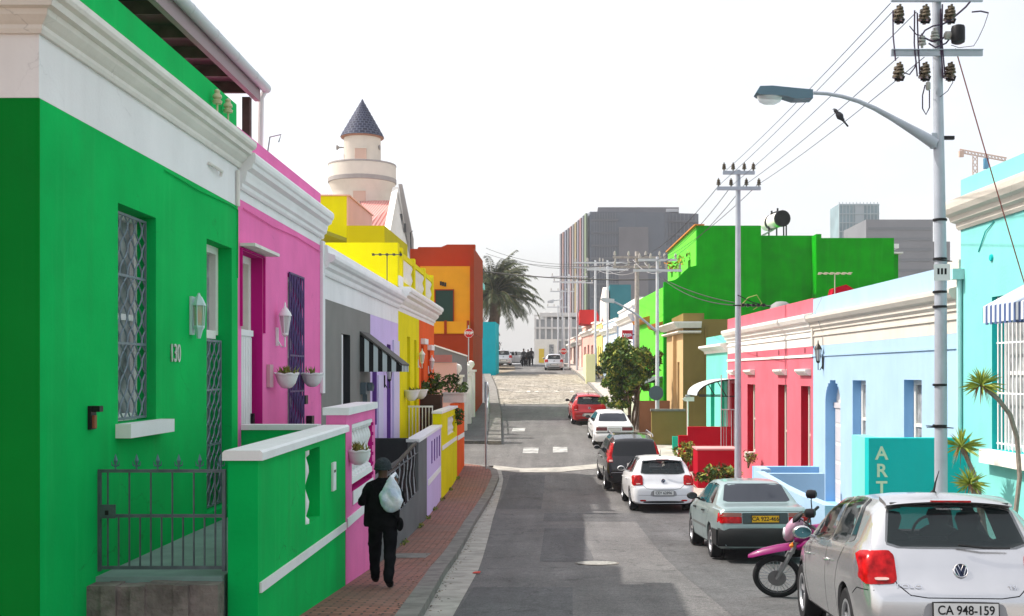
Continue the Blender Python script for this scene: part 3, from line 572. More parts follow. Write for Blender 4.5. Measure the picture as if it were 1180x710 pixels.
# ---- yellow and orange house
YW=paint('yellow_paint',(.76,.68,.003),.05,.12,grime=.12); YG=paint('olive_yellow_paint',(.48,.42,.004),.05,.1); OR=paint('orange_paint',(.80,.11,.02),.05,.1)
u0,um,u1=30.2,35.3,40.2
yh=thing('yellow_and_orange_house',(LX(u0),u0,gz(u0)),'house front half acid yellow and half orange with a balustraded roof terrace','house')
h1=(32.2,32.95,z_(-2.0),z_(1.05)); h2=(34.0,34.6,z_(-2.6),z_(1.0)); h3=(35.9,36.7,z_(-2.2),z_(.9)); h4=(38.0,38.8,z_(-2.2),z_(.75))
mb=MB(fmL); mb.wall(u0+.004,um,z_(-4.4),z_(1.67),[h1,h2],.35,0); mb.wall(um,u1,z_(-4.4),z_(1.67),[h3,h4],.35,1); mb.box(u0+.004,u1,-.35,0,z_(1.672),z_(2.1),2)
dimhouse(mb,u0,u1,z_(-4.4),z_(2.1),9,.35,m=0); mb.build('wall',[YW,OR,WHITE],yh)
mb=MB(fmL); mb.prism(cornice_prof(z_(1.78),z_(2.32),.34),u0+.05,u1+.03); mb.build('cornice',WHITE,yh)
for h,c in ((h1,YG),(h2,YG),(h3,MAT_R:=mat('red_door',(.5,.03,.02),.5)),(h4,MAT_R)):
    mb=MB(fmL); mb.box(h[0],h[1],-.34,-.28,h[2],h[3]); w_=mb.build('window',c,yh)
for h in (h3,h4):
    mb=MB(fmL); mb.box(h[0]-.1,h[1]+.15,.003,.14,h[3]+.03,h[3]+.2); mb.build('window_hood',WHITE,yh)
for u,z,hh in ((35.0,.38,.75),(38.1,.2,.8)):
    lantern(fmL,yh,u,0,z_(z),hh,WHITE)
# roof terrace: gable wall, upper rooms and a balustrade along the street
mb=MB(); xr=LX(30.2)-.02
mb.box(-12,xr,30.25,30.6,z_(1.5),z_(3.50)); mb.build('terrace_wall',YW,yh)
mb=MB(fmL)
mb.box(31.0,40.0,-.22,-.02,z_(2.34),z_(2.55)); mb.box(31.0,40.0,-.22,-.02,z_(3.2),z_(3.34)); 
for u in (31.0,34.0,37.0,39.7): mb.box(u,u+.35,-.26,.0,z_(2.36),z_(3.45))
mb.box(30.3,31.0,-.26,.04,z_(2.34),z_(2.62),1); mb.build('terrace_balustrade',[YW,WHITE],yh)
mb=MB(fmL)
for k in range(26):
    u=31.5+k*.32
    if not any(abs(u-c-.17)<.2 for c in (34.0,37.0)): mb=MB(fmL); mb.lathe((u,-.12,z_(2.55)),[(.06,0),(.05,.05),(.10,.2),(.05,.4),(.10,.55),(.06,.65)],8); mb.build('baluster',WHITE2,yh,smooth=50)
mb=MB()
mb.box(W(399.5,0,33).x,W(443,0,33).x,33,38,z_(2.2),zr(260,33)); mb.build('roof_room',YG,yh)
ty=36.0
mb=MB(); mb.box(-13,W(399.5,0,ty).x,ty,ty+4.6,zr(275,ty),zr(226,ty)); mb.box(W(399.5,0,ty).x+.003,W(399.5,0,ty).x+.05,ty,ty+4.6,zr(262,ty),zr(226,ty),1)
mb.box(-13.05,W(399.5,0,ty).x+.1,ty-.05,ty+4.65,zr(226,ty)+.002,zr(224.5,ty),1)
mb.build('stair_tower',[YW,paint('salmon_paint',(.75,.42,.38),.04,.06)],yh)
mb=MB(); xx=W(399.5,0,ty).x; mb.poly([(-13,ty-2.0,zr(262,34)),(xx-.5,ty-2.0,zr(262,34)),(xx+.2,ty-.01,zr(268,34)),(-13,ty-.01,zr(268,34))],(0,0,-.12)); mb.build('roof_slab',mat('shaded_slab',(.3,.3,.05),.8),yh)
aerial((W(446,0,29.5).x,29.5,z_(2.2)),5,.72,1.25-.35,'dark television aerial in front of the yellow terrace wall')

# ================================================================ LOW FRONT WALLS, LEFT
fw=lambda u,d,z:(WLx(u)+d,u,z)     # plane of the low walls
def baluster(mb,u,d,z0,z1,r=.07,n=10):
    h=z1-z0; mb.lathe((u,d,z0),[(r,0),(r,.06*h),(r*.55,.1*h),(r*.9,.22*h),(r*1.0,.3*h),(r*.5,.45*h),(r*.42,.5*h),(r*.5,.55*h),(r*.95,.7*h),(r*.9,.78*h),(r*.55,.9*h),(r,.94*h),(r,h)],n)
# green wall
gw=thing('green_garden_wall',fw(9.8,0,gz(9.8)),'low bright green front wall with a white cap, sloping band and single white baluster','garden wall')
mb=MB(fw); ho=(11.95,12.8,z_(-1.62),z_(-.83)); zt0=z_(-.75)
mb.wall(9.8,14.64,z_(-3.4),zt0-.01,[ho],.26,0,mh=0); mb.build('wall',[G],gw)
mb=MB(fw); mb.prism([(-.30,zt0-.008),(.05,zt0-.008),(.05,zt0+.06),(.03,zt0+.08),(-.28,zt0+.08),(-.30,zt0+.06)],9.76,14.66); mb.build('coping',WHITE,gw)
mb=MB(fw); mb.poly([(9.85,.003,z_(-1.92)),(14.6,.003,z_(-2.02)),(14.6,.003,z_(-1.93)),(9.85,.003,z_(-1.83))],(0,.02,0)) 
mb.build('band',WHITE,gw)
mb=MB(fw); baluster(mb,12.13,-.07,ho[2],ho[3],.075,14); mb.build('baluster',WHITE,gw,smooth=50)
mb=MB(fw); mb.box(13.55,13.75,.003,.03,z_(-1.42),z_(-1.08)); mb.box(13.6,13.7,.03,.035,z_(-1.2),z_(-1.17),1); mb.build('letter_slot',[WHITE,BLACKM],gw)
# porch floors
mb=MB(); mb.box(-4.05,-2.92,9.75,14.6,z_(-3.6),z_(-1.76)); 
tag(mb.build('porch',[mat('green_cement_floor',(.2,.3,.27),.7,var=.15,scale=3)]),'grey green cement porch floor behind the iron gate of house 130','porch')
mb=MB(); 
xs=[-4.12+.122*k for k in range(11)]
random.seed(3)
for k in range(10):
    z1=z_(-1.80)+random.uniform(-.012,.012); mb.box(xs[k],xs[k+1],9.55+random.uniform(-.03,.03),9.748,z_(-3.3),z1)
for k in range(0): pass
tag(mb.build('porch_step',CONCD),'rough stained concrete step below the iron gate','step')
# back return wall between green and pink porches
mb=MB(); mb.box(-4.08,-3.1,14.45,14.64,z_(-3.4),z_(-.73)); mb.box(-4.08,-3.1,14.43,14.66,z_(-.728),z_(-.66),1); tag(mb.build('party_wall',[G,WHITE]),'short green cross wall with a white cap between the green and pink porches','wall')
# iron gate with spear heads
gt=thing('iron_gate',(-3.5,9.8,z_(-1.76)),'grey iron garden gate with a row of spear heads','gate')
mb=MB(); gx0,gx1=-4.02,-2.9; zb,zm,ztp=z_(-1.72),z_(-1.24),z_(-.85)
for z in (zb+.03,zm,ztp): mb.box(gx0,gx1,9.79,9.815,z-.014,z+.014)
mb.box(gx0,gx0+.035,9.785,9.82,zb,ztp); mb.box(gx1-.03,gx1,9.785,9.82,zb,ztp); mb.build('gate_frame',IRON,gt)
mb=MB()
for k in range(1,12): x=gx0+(gx1-gx0)*k/12; mb.tube([(x,9.802,zb+.03),(x,9.802,ztp if k%2 else zm)],.009,5)
mb.build('bars',IRON,gt)
for k in range(6):
    mb=MB(); x=gx0+.16+k*.183
    mb.tube([(x,9.802,ztp),(x,9.802,ztp+.05),(x,9.802,ztp+.09),(x,9.802,ztp+.15)],[.008,.008,.02,.001],5)
    for s in (1,-1): mb.tube([(x,9.802,ztp+.04),(x+s*.03,9.802,ztp+.05),(x+s*.035,9.802,ztp+.085)],[.008,.007,.002],4)
    mb.build('spear_head',mat('blue_grey_iron',(.1,.2,.22),.5,.4),gt)
mb=MB(); mb.box(gx0+.03,gx0+.17,9.775,9.785,zm-.02,zm+.1); mb.box(gx0+.08,gx0+.11,9.77,9.775,zm+.01,zm+.05,1); mb.build('lock',[IRON,BLACKM],gt)
mb=MB(); mb.box(gx0-.05,gx0-.02,9.78,9.83,z_(-1.78),z_(-.82)); mb.build('gate_post',IRON,gt)
# pink wall: stepped up baluster panel
pw=thing('pink_garden_wall',fw(14.7,0,gz(14.7)),'pink front wall topped by a white baluster panel with magenta jamb','garden wall')
a,b=14.70,17.6; zt0=z_(-.55)
mb=MB(fw); mb.wall(a,b,z_(-3.7),zt0,[(15.2,b-.35,z_(-1.6),zt0-.14)],.26,0,mh=1); mb.box(a-.03,b+.03,-.3,.04,zt0+.002,zt0+.1,2)
for k in range(6): mb.box(b-.36,b-.35,-.2,.02,z_(-1.55)+.15*k,z_(-1.5)+.15*k,1)
mb.build('wall',[PK,MG,WHITE],pw)
mb=MB(fw)
for k in range(8): mb=MB(fw); baluster(mb,15.32+k*.27,-.1,z_(-1.42),zt0-.2,.085,10); mb.build('baluster',WHITE,pw,smooth=50)
mb=MB(fw)
mb.box(15.2,b-.36,-.2,.0,z_(-1.5),z_(-1.42)); mb.box(15.2,b-.36,-.2,.0,zt0-.2,zt0-.145); mb.build('baluster_panel',WHITE,pw,smooth=50)
mb=MB(fw); mb.box(a+.05,b-.02,.003,.02,z_(-2.02),z_(-1.9)); mb.box(15.25,b-.3,.003,.015,z_(-1.78),z_(-1.6)); mb.build('band',WHITE,pw)
def bowl(p,r,h,m=WHITE,plant=None,label='',group=None,scal=True,seed=1,name='wall_planter',cat='planter'):
    mb=MB(); x,y,z=p; n=20; prof=[(.25,0),(.5,.08),(.8,.35),(.95,.75),(1.0,.85),(1.08,.9),(1.08,1.0)]
    for (r0,h0),(r1,h1) in zip(prof,prof[1:]): pass
    rings=[]
    for rr,hh in prof+[(.9,1.0),(.85,.8)]:
        ring=[]
        for j in range(n):
            a=2*math.pi*j/n; k=1+(.05*math.cos(a*6) if scal and hh>.7 else 0); dz=(.05*math.cos(a*6) if scal and hh>.8 else 0)
            ring.append(mb.V(x+r*rr*k*math.cos(a),y+r*rr*k*math.sin(a),z+h*(hh+dz)))
        rings.append(ring)
    for A,B in zip(rings,rings[1:]):
        for j in range(n): mb.F((A[j],A[(j+1)%n],B[(j+1)%n],B[j]))
    mb.F(rings[0]); mb.F(rings[-1],1)
    t=thing(name,p,label,cat,group); mb.build('bowl',[m,SOIL],t,smooth=50)
    if plant:
        l=MB(); rnd=random.Random(seed)
        for k in range(plant):
            a=rnd.uniform(0,6.28); q=rnd.uniform(0,r*.8); bx,by=x+q*math.cos(a),y+q*math.sin(a); hh=rnd.uniform(.05,.16); dx,dy=rnd.uniform(-.07,.07),rnd.uniform(-.07,.07)
            wv=Vector((math.cos(a+1),math.sin(a+1),0))*.014; c=Vector((bx,by,z+h*.85)); e=c+Vector((dx,dy,hh)); mi=c.lerp(e,.5)+Vector((0,0,.02))
            l.F([l.V(*(c-wv*.4)),l.V(*(c+wv*.4)),l.V(*(mi+wv)),l.V(*e),l.V(*(mi-wv))])
        l.build('plant',mat('planter_leaves',(.12,.2,.04),.6,col2=(.3,.24,.05),scale=30),t,recalc=False,weld=False)
    return t
bowl(Vector(fw(15.0,.11,z_(-1.22))),.15,.2,WHITE,40,'white bowl planter of dry grass hooked on the pink front wall',seed=5)
bowl(Vector(fmL(16.15,.2,z_(-.22))),.16,.22,WHITE,60,'nearer scalloped white wall planter, with greenery, beside the pink house window',seed=6)
bowl(Vector(fmL(17.95,.2,z_(-.22))),.165,.22,WHITE,14,'farther scalloped white wall planter, nearly bare, beside the pink house window',seed=7)
# white ledge / table top behind
mb=MB(fmL); mb.box(17.8,19.4,.15,.9,z_(-1.12),z_(-1.05)); mb.box(18,18.1,.3,.8,z_(-3.3),z_(-1.12)); mb.box(19.1,19.2,.3,.8,z_(-3.3),z_(-1.12)); tag(mb.build('porch_table',BLACKM),'small dark table on the pink house porch','table')
# grey wall with sloping railing and dark inner return
gw2=thing('grey_garden_wall',fw(17.7,0,gz(17.7)),'charcoal and grey front wall with a black twisted iron railing','garden wall')
mb=MB(fw); mb.wall(17.7,27.15,z_(-4.1),z_(-1.75),[(18.4,24.95,z_(-2.6),z_(-1.76))],.24,0); mb.box(24.95,27.15,-.24,0,z_(-1.748),z_(-1.53),0); mb.box(24.9,27.2,-.27,.03,z_(-1.528),z_(-1.46),2)
mb.box(24.96,25.2,-1.2,-.241,z_(-4.1),z_(-1.45),1); mb.build('wall',[paint('mid_grey_paint',(.16,.165,.17),.08,.15),BLK,WHITE],gw2)
mb=MB(fw); N_=14
for k in range(N_): a_=18.3+(24.9-18.3)*k/N_; b_=18.3+(24.9-18.3)*(k+1)/N_; mb.poly([(a_,-.02,z_(-1.82+.26*k/N_)),(b_,-.02,z_(-1.82+.26*(k+1)/N_)),(b_,-.02,z_(-1.77+.26*(k+1)/N_)),(a_,-.02,z_(-1.77+.26*k/N_))],(0,-.06,0))
for k in range(26):
    u=18.45+k*.25; zt_=z_(-1.82)+.26*(u-18.3)/6.6; mb.tube([(u+.05*math.sin(j*1.3+k),-.05+.02*math.cos(j*1.3),z_(-2.6)+(zt_-z_(-2.6))*j/6) for j in range(7)],.014,5,m=k%3==0)
mb.build('railing',[BLACKM,GALV],gw2)
# lavender wall with slots
lw=thing('lavender_garden_wall',fw(27.2,0,gz(27.2)),'lavender front wall with narrow purple slots and a white band','garden wall')
mb=MB(fw); hs=[(28.5+.85*k,28.85+.85*k,z_(-2.3),z_(-1.72)) for k in range(4)]
mb.wall(27.2,31.85,z_(-4.2),z_(-1.53),hs,.24,0,mh=1)
mb.box(27.21,31.87,-.27,.03,z_(-1.528),z_(-1.46),2)
for h in hs: mb.box(h[0],h[1],-.238,-.2,h[2],h[3],1)
mb.build('wall',[LV,PU,WHITE],lw); mb=MB(fw); mb.box(27.4,31.6,.003,.02,z_(-2.74),z_(-2.6)); mb.build('band',WHITE,lw)
# yellow wall and railing, orange wall
yw=thing('yellow_garden_wall',fw(31.9,0,gz(31.9)),'yellow front wall with a white band and small balusters, beside white porch railings','garden wall')
mb=MB(fw); mb.wall(31.9,37.5,z_(-4.3),z_(-1.15),[(34.0,36.6,z_(-1.9),z_(-1.35))],.24,0); mb.box(31.88,37.5,-.27,.03,z_(-1.148),z_(-1.08),1); mb.build('wall',[YW,WHITE],yw)
mb=MB(fw)
for k in range(7): mb=MB(fw); baluster(mb,34.2+k*.36,-.1,z_(-1.9),z_(-1.35),.07,8); mb.build('baluster',WHITE,yw,smooth=50)
mb=MB(fw); mb.box(32.1,37.3,.003,.02,z_(-2.2),z_(-2.08)); mb.build('band',WHITE,yw)
mb=MB(); yy=32.2
mb.box(-4.33,-3.62,yy-.02,yy+.02,z_(-.98),z_(-.93))
for k in range(8): x=-4.3+k*.095; mb.tube([(x,yy,z_(-2.4)),(x,yy,z_(-.95))],.014,5)
mb.build('railing',WHITE,yw)
ow=thing('orange_garden_wall',fw(37.6,0,gz(37.6)),'orange front wall with a white band at the end of the left row','garden wall')
mb=MB(fw); mb.box(37.51,40.3,-.24,0,z_(-4.3),z_(-1.02)); mb.build('wall',OR,ow); mb=MB(fw); mb.box(37.7,40.1,.003,.02,z_(-2.25),z_(-2.1)); mb.build('band',WHITE,ow)
mb=MB(); mb.box(-4.5,-3.75,35.6,35.8,z_(-1.9),z_(-.68)); 
for k in range(5): mb.box(-4.5,-3.75,35.58,35.6,z_(-1.85)+k*.22,z_(-1.7)+k*.22)
tag(mb.build('slatted_screen',mat('dark_brown_timber',(.06,.035,.03),.8)),'dark brown slatted timber screen behind the orange front wall','screen')
# ================================================================ RIGHT ROW
TQ=paint('turquoise_paint',(.20,.56,.53),.05,.14,grime=.12,crack=.3); TQd=paint('teal_paint',(.01,.42,.42),.05,.06)
PB=paint('pale_blue_paint',(.34,.49,.64),.04,.12,grime=.1,crack=.25); PBd=paint('shaded_pale_blue',(.24,.46,.74),.05,.05)  # deeper blue has the shade of reveals and camera-facing garden wall painted in
RK=paint('rose_paint',(.58,.13,.17),.07,.16,grime=.18,crack=.3); RD=paint('crimson_paint',(.42,.004,.02),.08,.14,grime=.15); MT=paint('mint_paint',(.16,.58,.47),.05,.1); MTd=paint('deep_mint_paint',(.02,.42,.3),.05,.06)
def rhouse(name,label,u0,u1,zb,zt,holes,mats,th=.3,mh=1,depth=9,roofz=None,extra=None):
    t=thing(name,(RX(u1),u1,gz(u1)),label,'house'); mb=MB(fmR); mb.wall(u0+.004,u1-.004,zb,zt,holes,th,0,mh=mh); dimhouse(mb,u0,u1,zb,zt,depth,th,rz=roofz)
    if extra: extra(mb)
    mb.build('wall',mats,t); return t
def frame_in(fm,parent,h,d,fmat,gmat,name='window',fw=.08,side=None,bars=0):
    return sash(fm,parent,h[0],h[1],h[2],h[3],d,fmat,gmat,bars=bars,name=name,fw=fw)
# turquoise house (nearest)
u0,u1=9.0,19.36
hw=(16.4,18.1,z_(-1.22),z_(1.22)); hw2=(11.5,13.2,z_(-1.22),z_(1.22))
tq=rhouse('turquoise_house','turquoise house with a barred window under a striped awning, nearest on the right',u0,u1,z_(-4),z_(3.31),[hw,hw2],[TQ,TQd],roofz=z_(2.9),depth=10)
mb=MB(fmR); P_=[(.003,z_(2.45)),(.03,z_(2.45)),(.06,z_(2.5)),(.06,z_(2.56)),(.13,z_(2.6)),(.15,z_(2.68)),(.22,z_(2.72)),(.26,z_(2.8)),(.27,z_(2.88)),(.27,z_(2.93)),(.003,z_(2.95))]
mb.prism(P_,u0,u1,0,1); mb.build('cornice',CREAM,tq)
f2=lambda u,d,z:(u,u1+d,z); m2=MB(f2); m2.prism(P_,RX(u1),RX(u1)+9,1,0); m2.build('cornice',CREAM,tq)
for h in (hw,hw2):
    w_=frame_in(fmR,tq,h,.24,WHITE,CURTAIN,bars=1)
    mb=MB(fmR)
    for k in range(13): u=h[0]+.05+(h[1]-h[0]-.1)*k/12; mb.tube([(u,-.08,h[2]),(u,-.08,h[3])],.014,5)
    for z in (h[2]+.1,h[2]+.9,h[2]+1.7,h[3]-.1): mb.box(h[0],h[1],-.09,-.07,z-.012,z+.012)
    mb.build('grille',WHITE,w_)
    mb=MB(fmR); mb.box(h[0]-.1,h[1]+.12,-.05,.16,h[2]-.22,h[2]-.003); mb.build('sill',WHITE2,w_)
ST=mat('blue_striped_canvas',(.07,.11,.24),.8); ST2=mat('white_striped_canvas',(.62,.68,.74),.8)
mb=MB(fmR); n=30; ua,ub=14.6,16.95
for k in range(n):
    a=ua+(ub-ua)*k/n; b=ua+(ub-ua)*(k+1)/n
    mb.poly([(a,.003,z_(1.3)),(a,.62,z_(.98)),(a,.62,z_(1.0)),(a,.003,z_(1.33))],(b-a-.001,0,0),k%2)
    mb.box(a,b-.001,.605,.62,z_(.72+.03*(k%2)),z_(.98),k%2)
for k in range(5):
    d0=.62*k/5; d1=d0+.62/5; t0=z_(1.3-.32*k/5); t1=z_(1.3-.32*(k+1)/5)
    mb.poly([(ub,d0+.003,z_(.76)),(ub,d1+.003,z_(.76)),(ub,d1+.003,t1),(ub,d0+.003,t0)],(.012,0,0),k%2)
mb.build('awning',[ST,ST2],tq)
mb=MB(fmR); mb.tube([(19.30,.05,z_(1.6)),(19.30,.05,z_(-3.3))],.045,8); mb.box(19.2,19.36,.003,.2,z_(1.6),z_(1.78)); mb.build('downpipe',paint('pale_turquoise_pipe',(.4,.66,.66)),tq)
mb=MB(fmR); mb.tube([(18.6,.01,z_(2.0)),(18.3,.02,z_(2.3)),(18.0,.01,z_(2.42))],.01,4); mb.lathe((18.1,.0,z_(1.85)),[(.06,0.003),(.05,.03)],8,'y'); mb.build('vent',TQd,tq)
# pale blue house
u0,u1=19.37,28.85
def arch(u0,u1,z0,zs,r,n=7):       # stepped arched opening for the arched door
    hs=[(u0,u1,z0,zs)]; c=(u0+u1)/2; hwid=(u1-u0)/2
    for k in range(n): z=zs+r*k/n; zz=zs+r*(k+1)/n; x=hwid*math.sqrt(max(0,1-((k+.5)/n)**2)); hs.append((c-x,c+x,z-.0005,zz))
    return hs
w1=(24.55,25.5,z_(-1.9),z_(-.16)); w2=(21.2,22.16,z_(-1.9),z_(-.13)); ar=arch(26.45,27.72,z_(-3.15),z_(-.72),.55)
bh=rhouse('pale_blue_house','pale blue house with an arched door, cream frieze and wall lantern, right side',u0,u1,z_(-4.2),z_(.69),[w1,w2]+ar,[PB,PBd,CREAM],depth=9,roofz=z_(.6),
   extra=lambda mb:(mb.box(u0+.004,u1-.004,-.3,0,z_(.692),z_(1.3),2),mb.box(u0+.004,u1-.004,-.3,0,z_(1.302),z_(1.89),0)))
mb=MB(fmR); mb.prism([(.003,z_(1.08)),(.03,z_(1.08)),(.03,z_(1.12)),(.08,z_(1.18)),(.08,z_(1.26)),(.15,z_(1.3)),(.2,z_(1.38)),(.2,z_(1.45)),(.003,z_(1.5))],u0,u1); mb.box(u0,u1,.003,.03,z_(.93),z_(.97)); mb.build('cornice',CREAM,bh)
mb=MB(fmR); mb.box(u0,u1,.003,.025,z_(.42),z_(.47)); mb.build('string_course',PB,bh)
mb=MB(fmR); mb.box(u1-.1,u1+.04,.003,.05,z_(.69),z_(1.2)); mb.box(u0,u0+.5,-.3,.03,z_(1.4),z_(1.95),0); mb.build('pilaster',CREAM,bh)
for h in (w1,w2): frame_in(fmR,bh,h,.22,WHITE2,CURTAIN,fw=.1)
mb=MB(fmR); mb.box(26.45,27.72,-.29,-.24,z_(-3.15),z_(-.75)); ad_=mb.build('door',WHITE2,bh)
mb=MB(fmR)
for k in range(2):
    for j in range(5): mb.box(26.55+.6*k,27.05+.6*k,-.238,-.225,z_(-3.05)+j*.46,z_(-2.68)+j*.46)
mb.box(26.45,27.72,-.24,-.2,z_(-.85),z_(-.72)); mb.build('door_panels',mat('grey_panel',(.5,.48,.5),.6),ad_)
mb=MB(fmR); mb.box(26.46,27.7,-.29,-.27,z_(-.72),z_(-.2)); mb.build('fanlight',WHITE,ad_)
lantern(fmR,bh,27.9,0,z_(.35),.9,mat('bronze_lantern',(.05,.045,.04),.4,.4))
mb=MB(fmR); mb.tube([(27.9,.02,z_(.9)),(27.9,.02,z_(.69))],.008,4); mb.tube([(27.9,.02,z_(1.0)),(27.9,.21,z_(1.5)),(27.9,.02,z_(1.9))],.006,4); mb.build('lamp_cable',mat('cable_grey',(.3,.3,.32),.6),bh)
# rose house
u0,u1=28.86,40.3
ws=[(29.1,30.06,z_(-2.95),z_(-.34)),(31.6,32.65,z_(-3.0),z_(-.33)),(35.7,36.9,z_(-2.6),z_(-.36)),(38.6,39.6,z_(-3.0),z_(-.36))]
rh=rhouse('rose_house','rose pink house with crimson window recesses and small white hoods, right side',u0,u1,z_(-4.3),z_(.69),ws,[RK,RD,WHITE2],roofz=z_(.6),
   extra=lambda mb:(mb.box(u0+.004,u1-.004,-.3,0,z_(.692),z_(1.3),2),mb.box(u0+.004,u1-.004,-.3,0,z_(1.302),z_(1.92),0)))
mb=MB(fmR); mb.prism([(.003,z_(1.08)),(.03,z_(1.08)),(.03,z_(1.14)),(.1,z_(1.2)),(.1,z_(1.27)),(.18,z_(1.32)),(.23,z_(1.42)),(.23,z_(1.5)),(.003,z_(1.55))],u0,u1+.05); mb.box(u0,u1,.003,.03,z_(.93),z_(.98)); mb.build('cornice',WHITE2,rh)
mb=MB(fmR); mb.box(u0,u1,.003,.03,z_(.41),z_(.48)); mb.build('string_course',WHITE2,rh)
for k,h in enumerate(ws):
    w_=frame_in(fmR,rh,h,.22,CREAM,CURTAIN,fw=.12)
    mb=MB(fmR); c=h[0]+(h[1]-h[0])*.5; mb.prism([(.003,z_(-.06)),(.05,z_(-.06)),(.12,z_(.0)),(.16,z_(.05)),(.16,z_(.1)),(.003,z_(.11))],c-.55,c+.55); mb.build('window_hood',WHITE2,w_)
mb=MB(fmR)
for k in range(4): mb.box(29.6+2.9*k,29.64+2.9*k,.003,.02,z_(.52),z_(.66))
mb.build('vent_slot',mat('slot_dark',(.2,.06,.08),.8),rh)
# mint house
u0,u1=40.31,44.7
ws=[(40.9,41.6,z_(-2.2),z_(.42)-.72),(42.9,43.7,z_(-2.2),z_(-.28))]
mh_=rhouse('mint_house','narrow mint green house between the rose house and the olive wall',u0,u1,z_(-4.2),z_(1.40),ws,[MT,MTd],roofz=z_(1.0))
mb=MB(fmR); mb.prism([(.003,z_(.75)),(.05,z_(.75)),(.08,z_(.85)),(.18,z_(.92)),(.26,z_(.98)),(.26,z_(1.06)),(.003,z_(1.1))],u0,u1+.1,0,1); mb.build('cornice',WHITE2,mh_)
for h in ws:
    mb=MB(fmR); mb.box(h[0],h[1],-.28,-.24,h[2],h[3]); mb.build('window',MTd,mh_)
# curved glass porch canopy
cp=MB(fmR); N=8
for k in range(N):
    a0=math.pi/2*k/N; a1=math.pi/2*(k+1)/N
    p0=(1.3*math.sin(a0),z_(-.78)+.55*math.cos(a0)); p1=(1.3*math.sin(a1),z_(-.78)+.55*math.cos(a1))
    cp.poly([(39.0,p0[0],p0[1]),(39.0,p1[0],p1[1]),(39.0,p1[0],p1[1]+.03),(39.0,p0[0],p0[1]+.03)],(2.2,0,0))
    for u in (38.95,41.22): cp.tube([(u,p0[0],p0[1]),(u,p1[0],p1[1])],.025,5,m=1)
for u in (38.95,41.22): cp.tube([(u,0,z_(-.8)),(u,1.25,z_(-.8))],.02,5,m=1); cp.tube([(u,.3,z_(-.8)),(u,.6,z_(-.3))],.02,5,m=1)
cp.build('porch_canopy',[mat('frosted_canopy',(.62,.68,.68),.3),BLACKM],mh_)
# garden walls on the right
def rwall(name,label,x0,x1,y,yt,ztop,m,zb=None,cap=None):
    mb=MB(); zb=zb or gz(y)-.3; mb.box(x0,x1,y,y+yt,zb,ztop)
    return tag(mb.build(name,m),label,'garden wall')
ART=thing('teal_garden_wall',(5.2,19.0,gz(19)),'teal garden wall with the vertical letters ART facing the camera','garden wall')
mb=MB(); xa=W(1001,0,19.0).x; mb.box(xa,RX(19)+.02,18.99,19.24,gz(19)-.4,zr(505,19)); mb.box(xa,xa+.24,19.24,20.1,gz(19)-.4,zr(505,19),1)
mb.build('wall',[TQd,TQ],ART)  # street face in paler turquoise: its sunlight is put into the colour
LET=mat('pale_green_lettering',(.5,.68,.5),.6)
for ch,py in (('A',523),('R',543),('T',563)):
    c=W(1016,py,18.985); text_obj(ch,.31,LET,ART,basis(c,(1,0,0),(0,0,1)),'lettering',.005,1.0,.006)
rt=thing('pale_blue_garden_wall',(4.7,27,gz(27)),'pale blue garden wall of the arched house with a short return','garden wall')
mb=MB(); x28=W(868,0,28.4).x
mb.box(x28,RX(28.4),28.3,28.55,gz(28)-.4,zr(538,28.3),1); mb.box(x28-.0,x28+.24,27.3,28.297,gz(28)-.4,zr(540,27.5),0)
yy=[26.6,24,22,20.2]
for a,b in zip(yy,yy[1:]):
    x_a,x_b=4.62+.02*(26.6-a),4.62+.02*(26.6-b); za=zr(543+ (26.6-a)*6.2,a); zb=zr(543+(26.6-b)*6.2,b)
    mb.poly([(x_a,a,gz(b)-.5),(x_a,a,za),(x_b,b,zb),(x_b,b,gz(b)-.5)],(.2,0,0),0)
mb.box(4.82,6.2,26.4,26.6,gz(26)-.4,zr(545,26.6),0)
mb.build('wall',[PB,PBd],rt)
r1=rwall('crimson_wall','tall stepped crimson wall beside the mint house',W(793,0,39).x,RX(39)-.0,39,.25,zr(492,39),RD)
mb=MB(); mb.box(W(781,0,39.3).x,W(793,0,39).x-.002,39.02,39.22,gz(39)-.3,zr(502,39)); tag(mb.build('crimson_pier',RD),'short crimson pier forming the lower step of the stepped wall','wall')
mb=MB(); xa=W(804,0,35).x; xb=W(850,0,35).x; mb.box(xa,xb,35,36.2,gz(35)-.3,zr(519,35)); mb.box(xa-.03,xb+.03,34.97,36.23,zr(519,35)+.002,zr(517,35),1); 
tag(mb.build('crimson_planter',[RD,paint('pale_pink_cap',(.6,.3,.3))]),'square crimson masonry planter wall with a pale top','planter wall')
# railing by the mint house
mb=MB(); y=38.2
for px in (831,840,848): x=W(px,0,y).x; mb.tube([(x,y,zr(432,y)),(x,y,zr(472,y)+0)],.018,5)
for py in (472,): mb.tube([tuple(W(831,py,y)),tuple(W(848,py,y))],.018,5)
for px in (834,837,843,846): x=W(px,0,y).x; mb.tube([(x,y,zr(516,y)),(x,y,zr(472,y))],.012,4)
mb.tube([tuple(W(831,516,y)),tuple(W(831,472,y))],.02,5); mb.tube([tuple(W(848,516,y)),tuple(W(848,472,y))],.02,5)
tag(mb.build('railing',GALV),'thin metal stair railing above the crimson walls','railing')
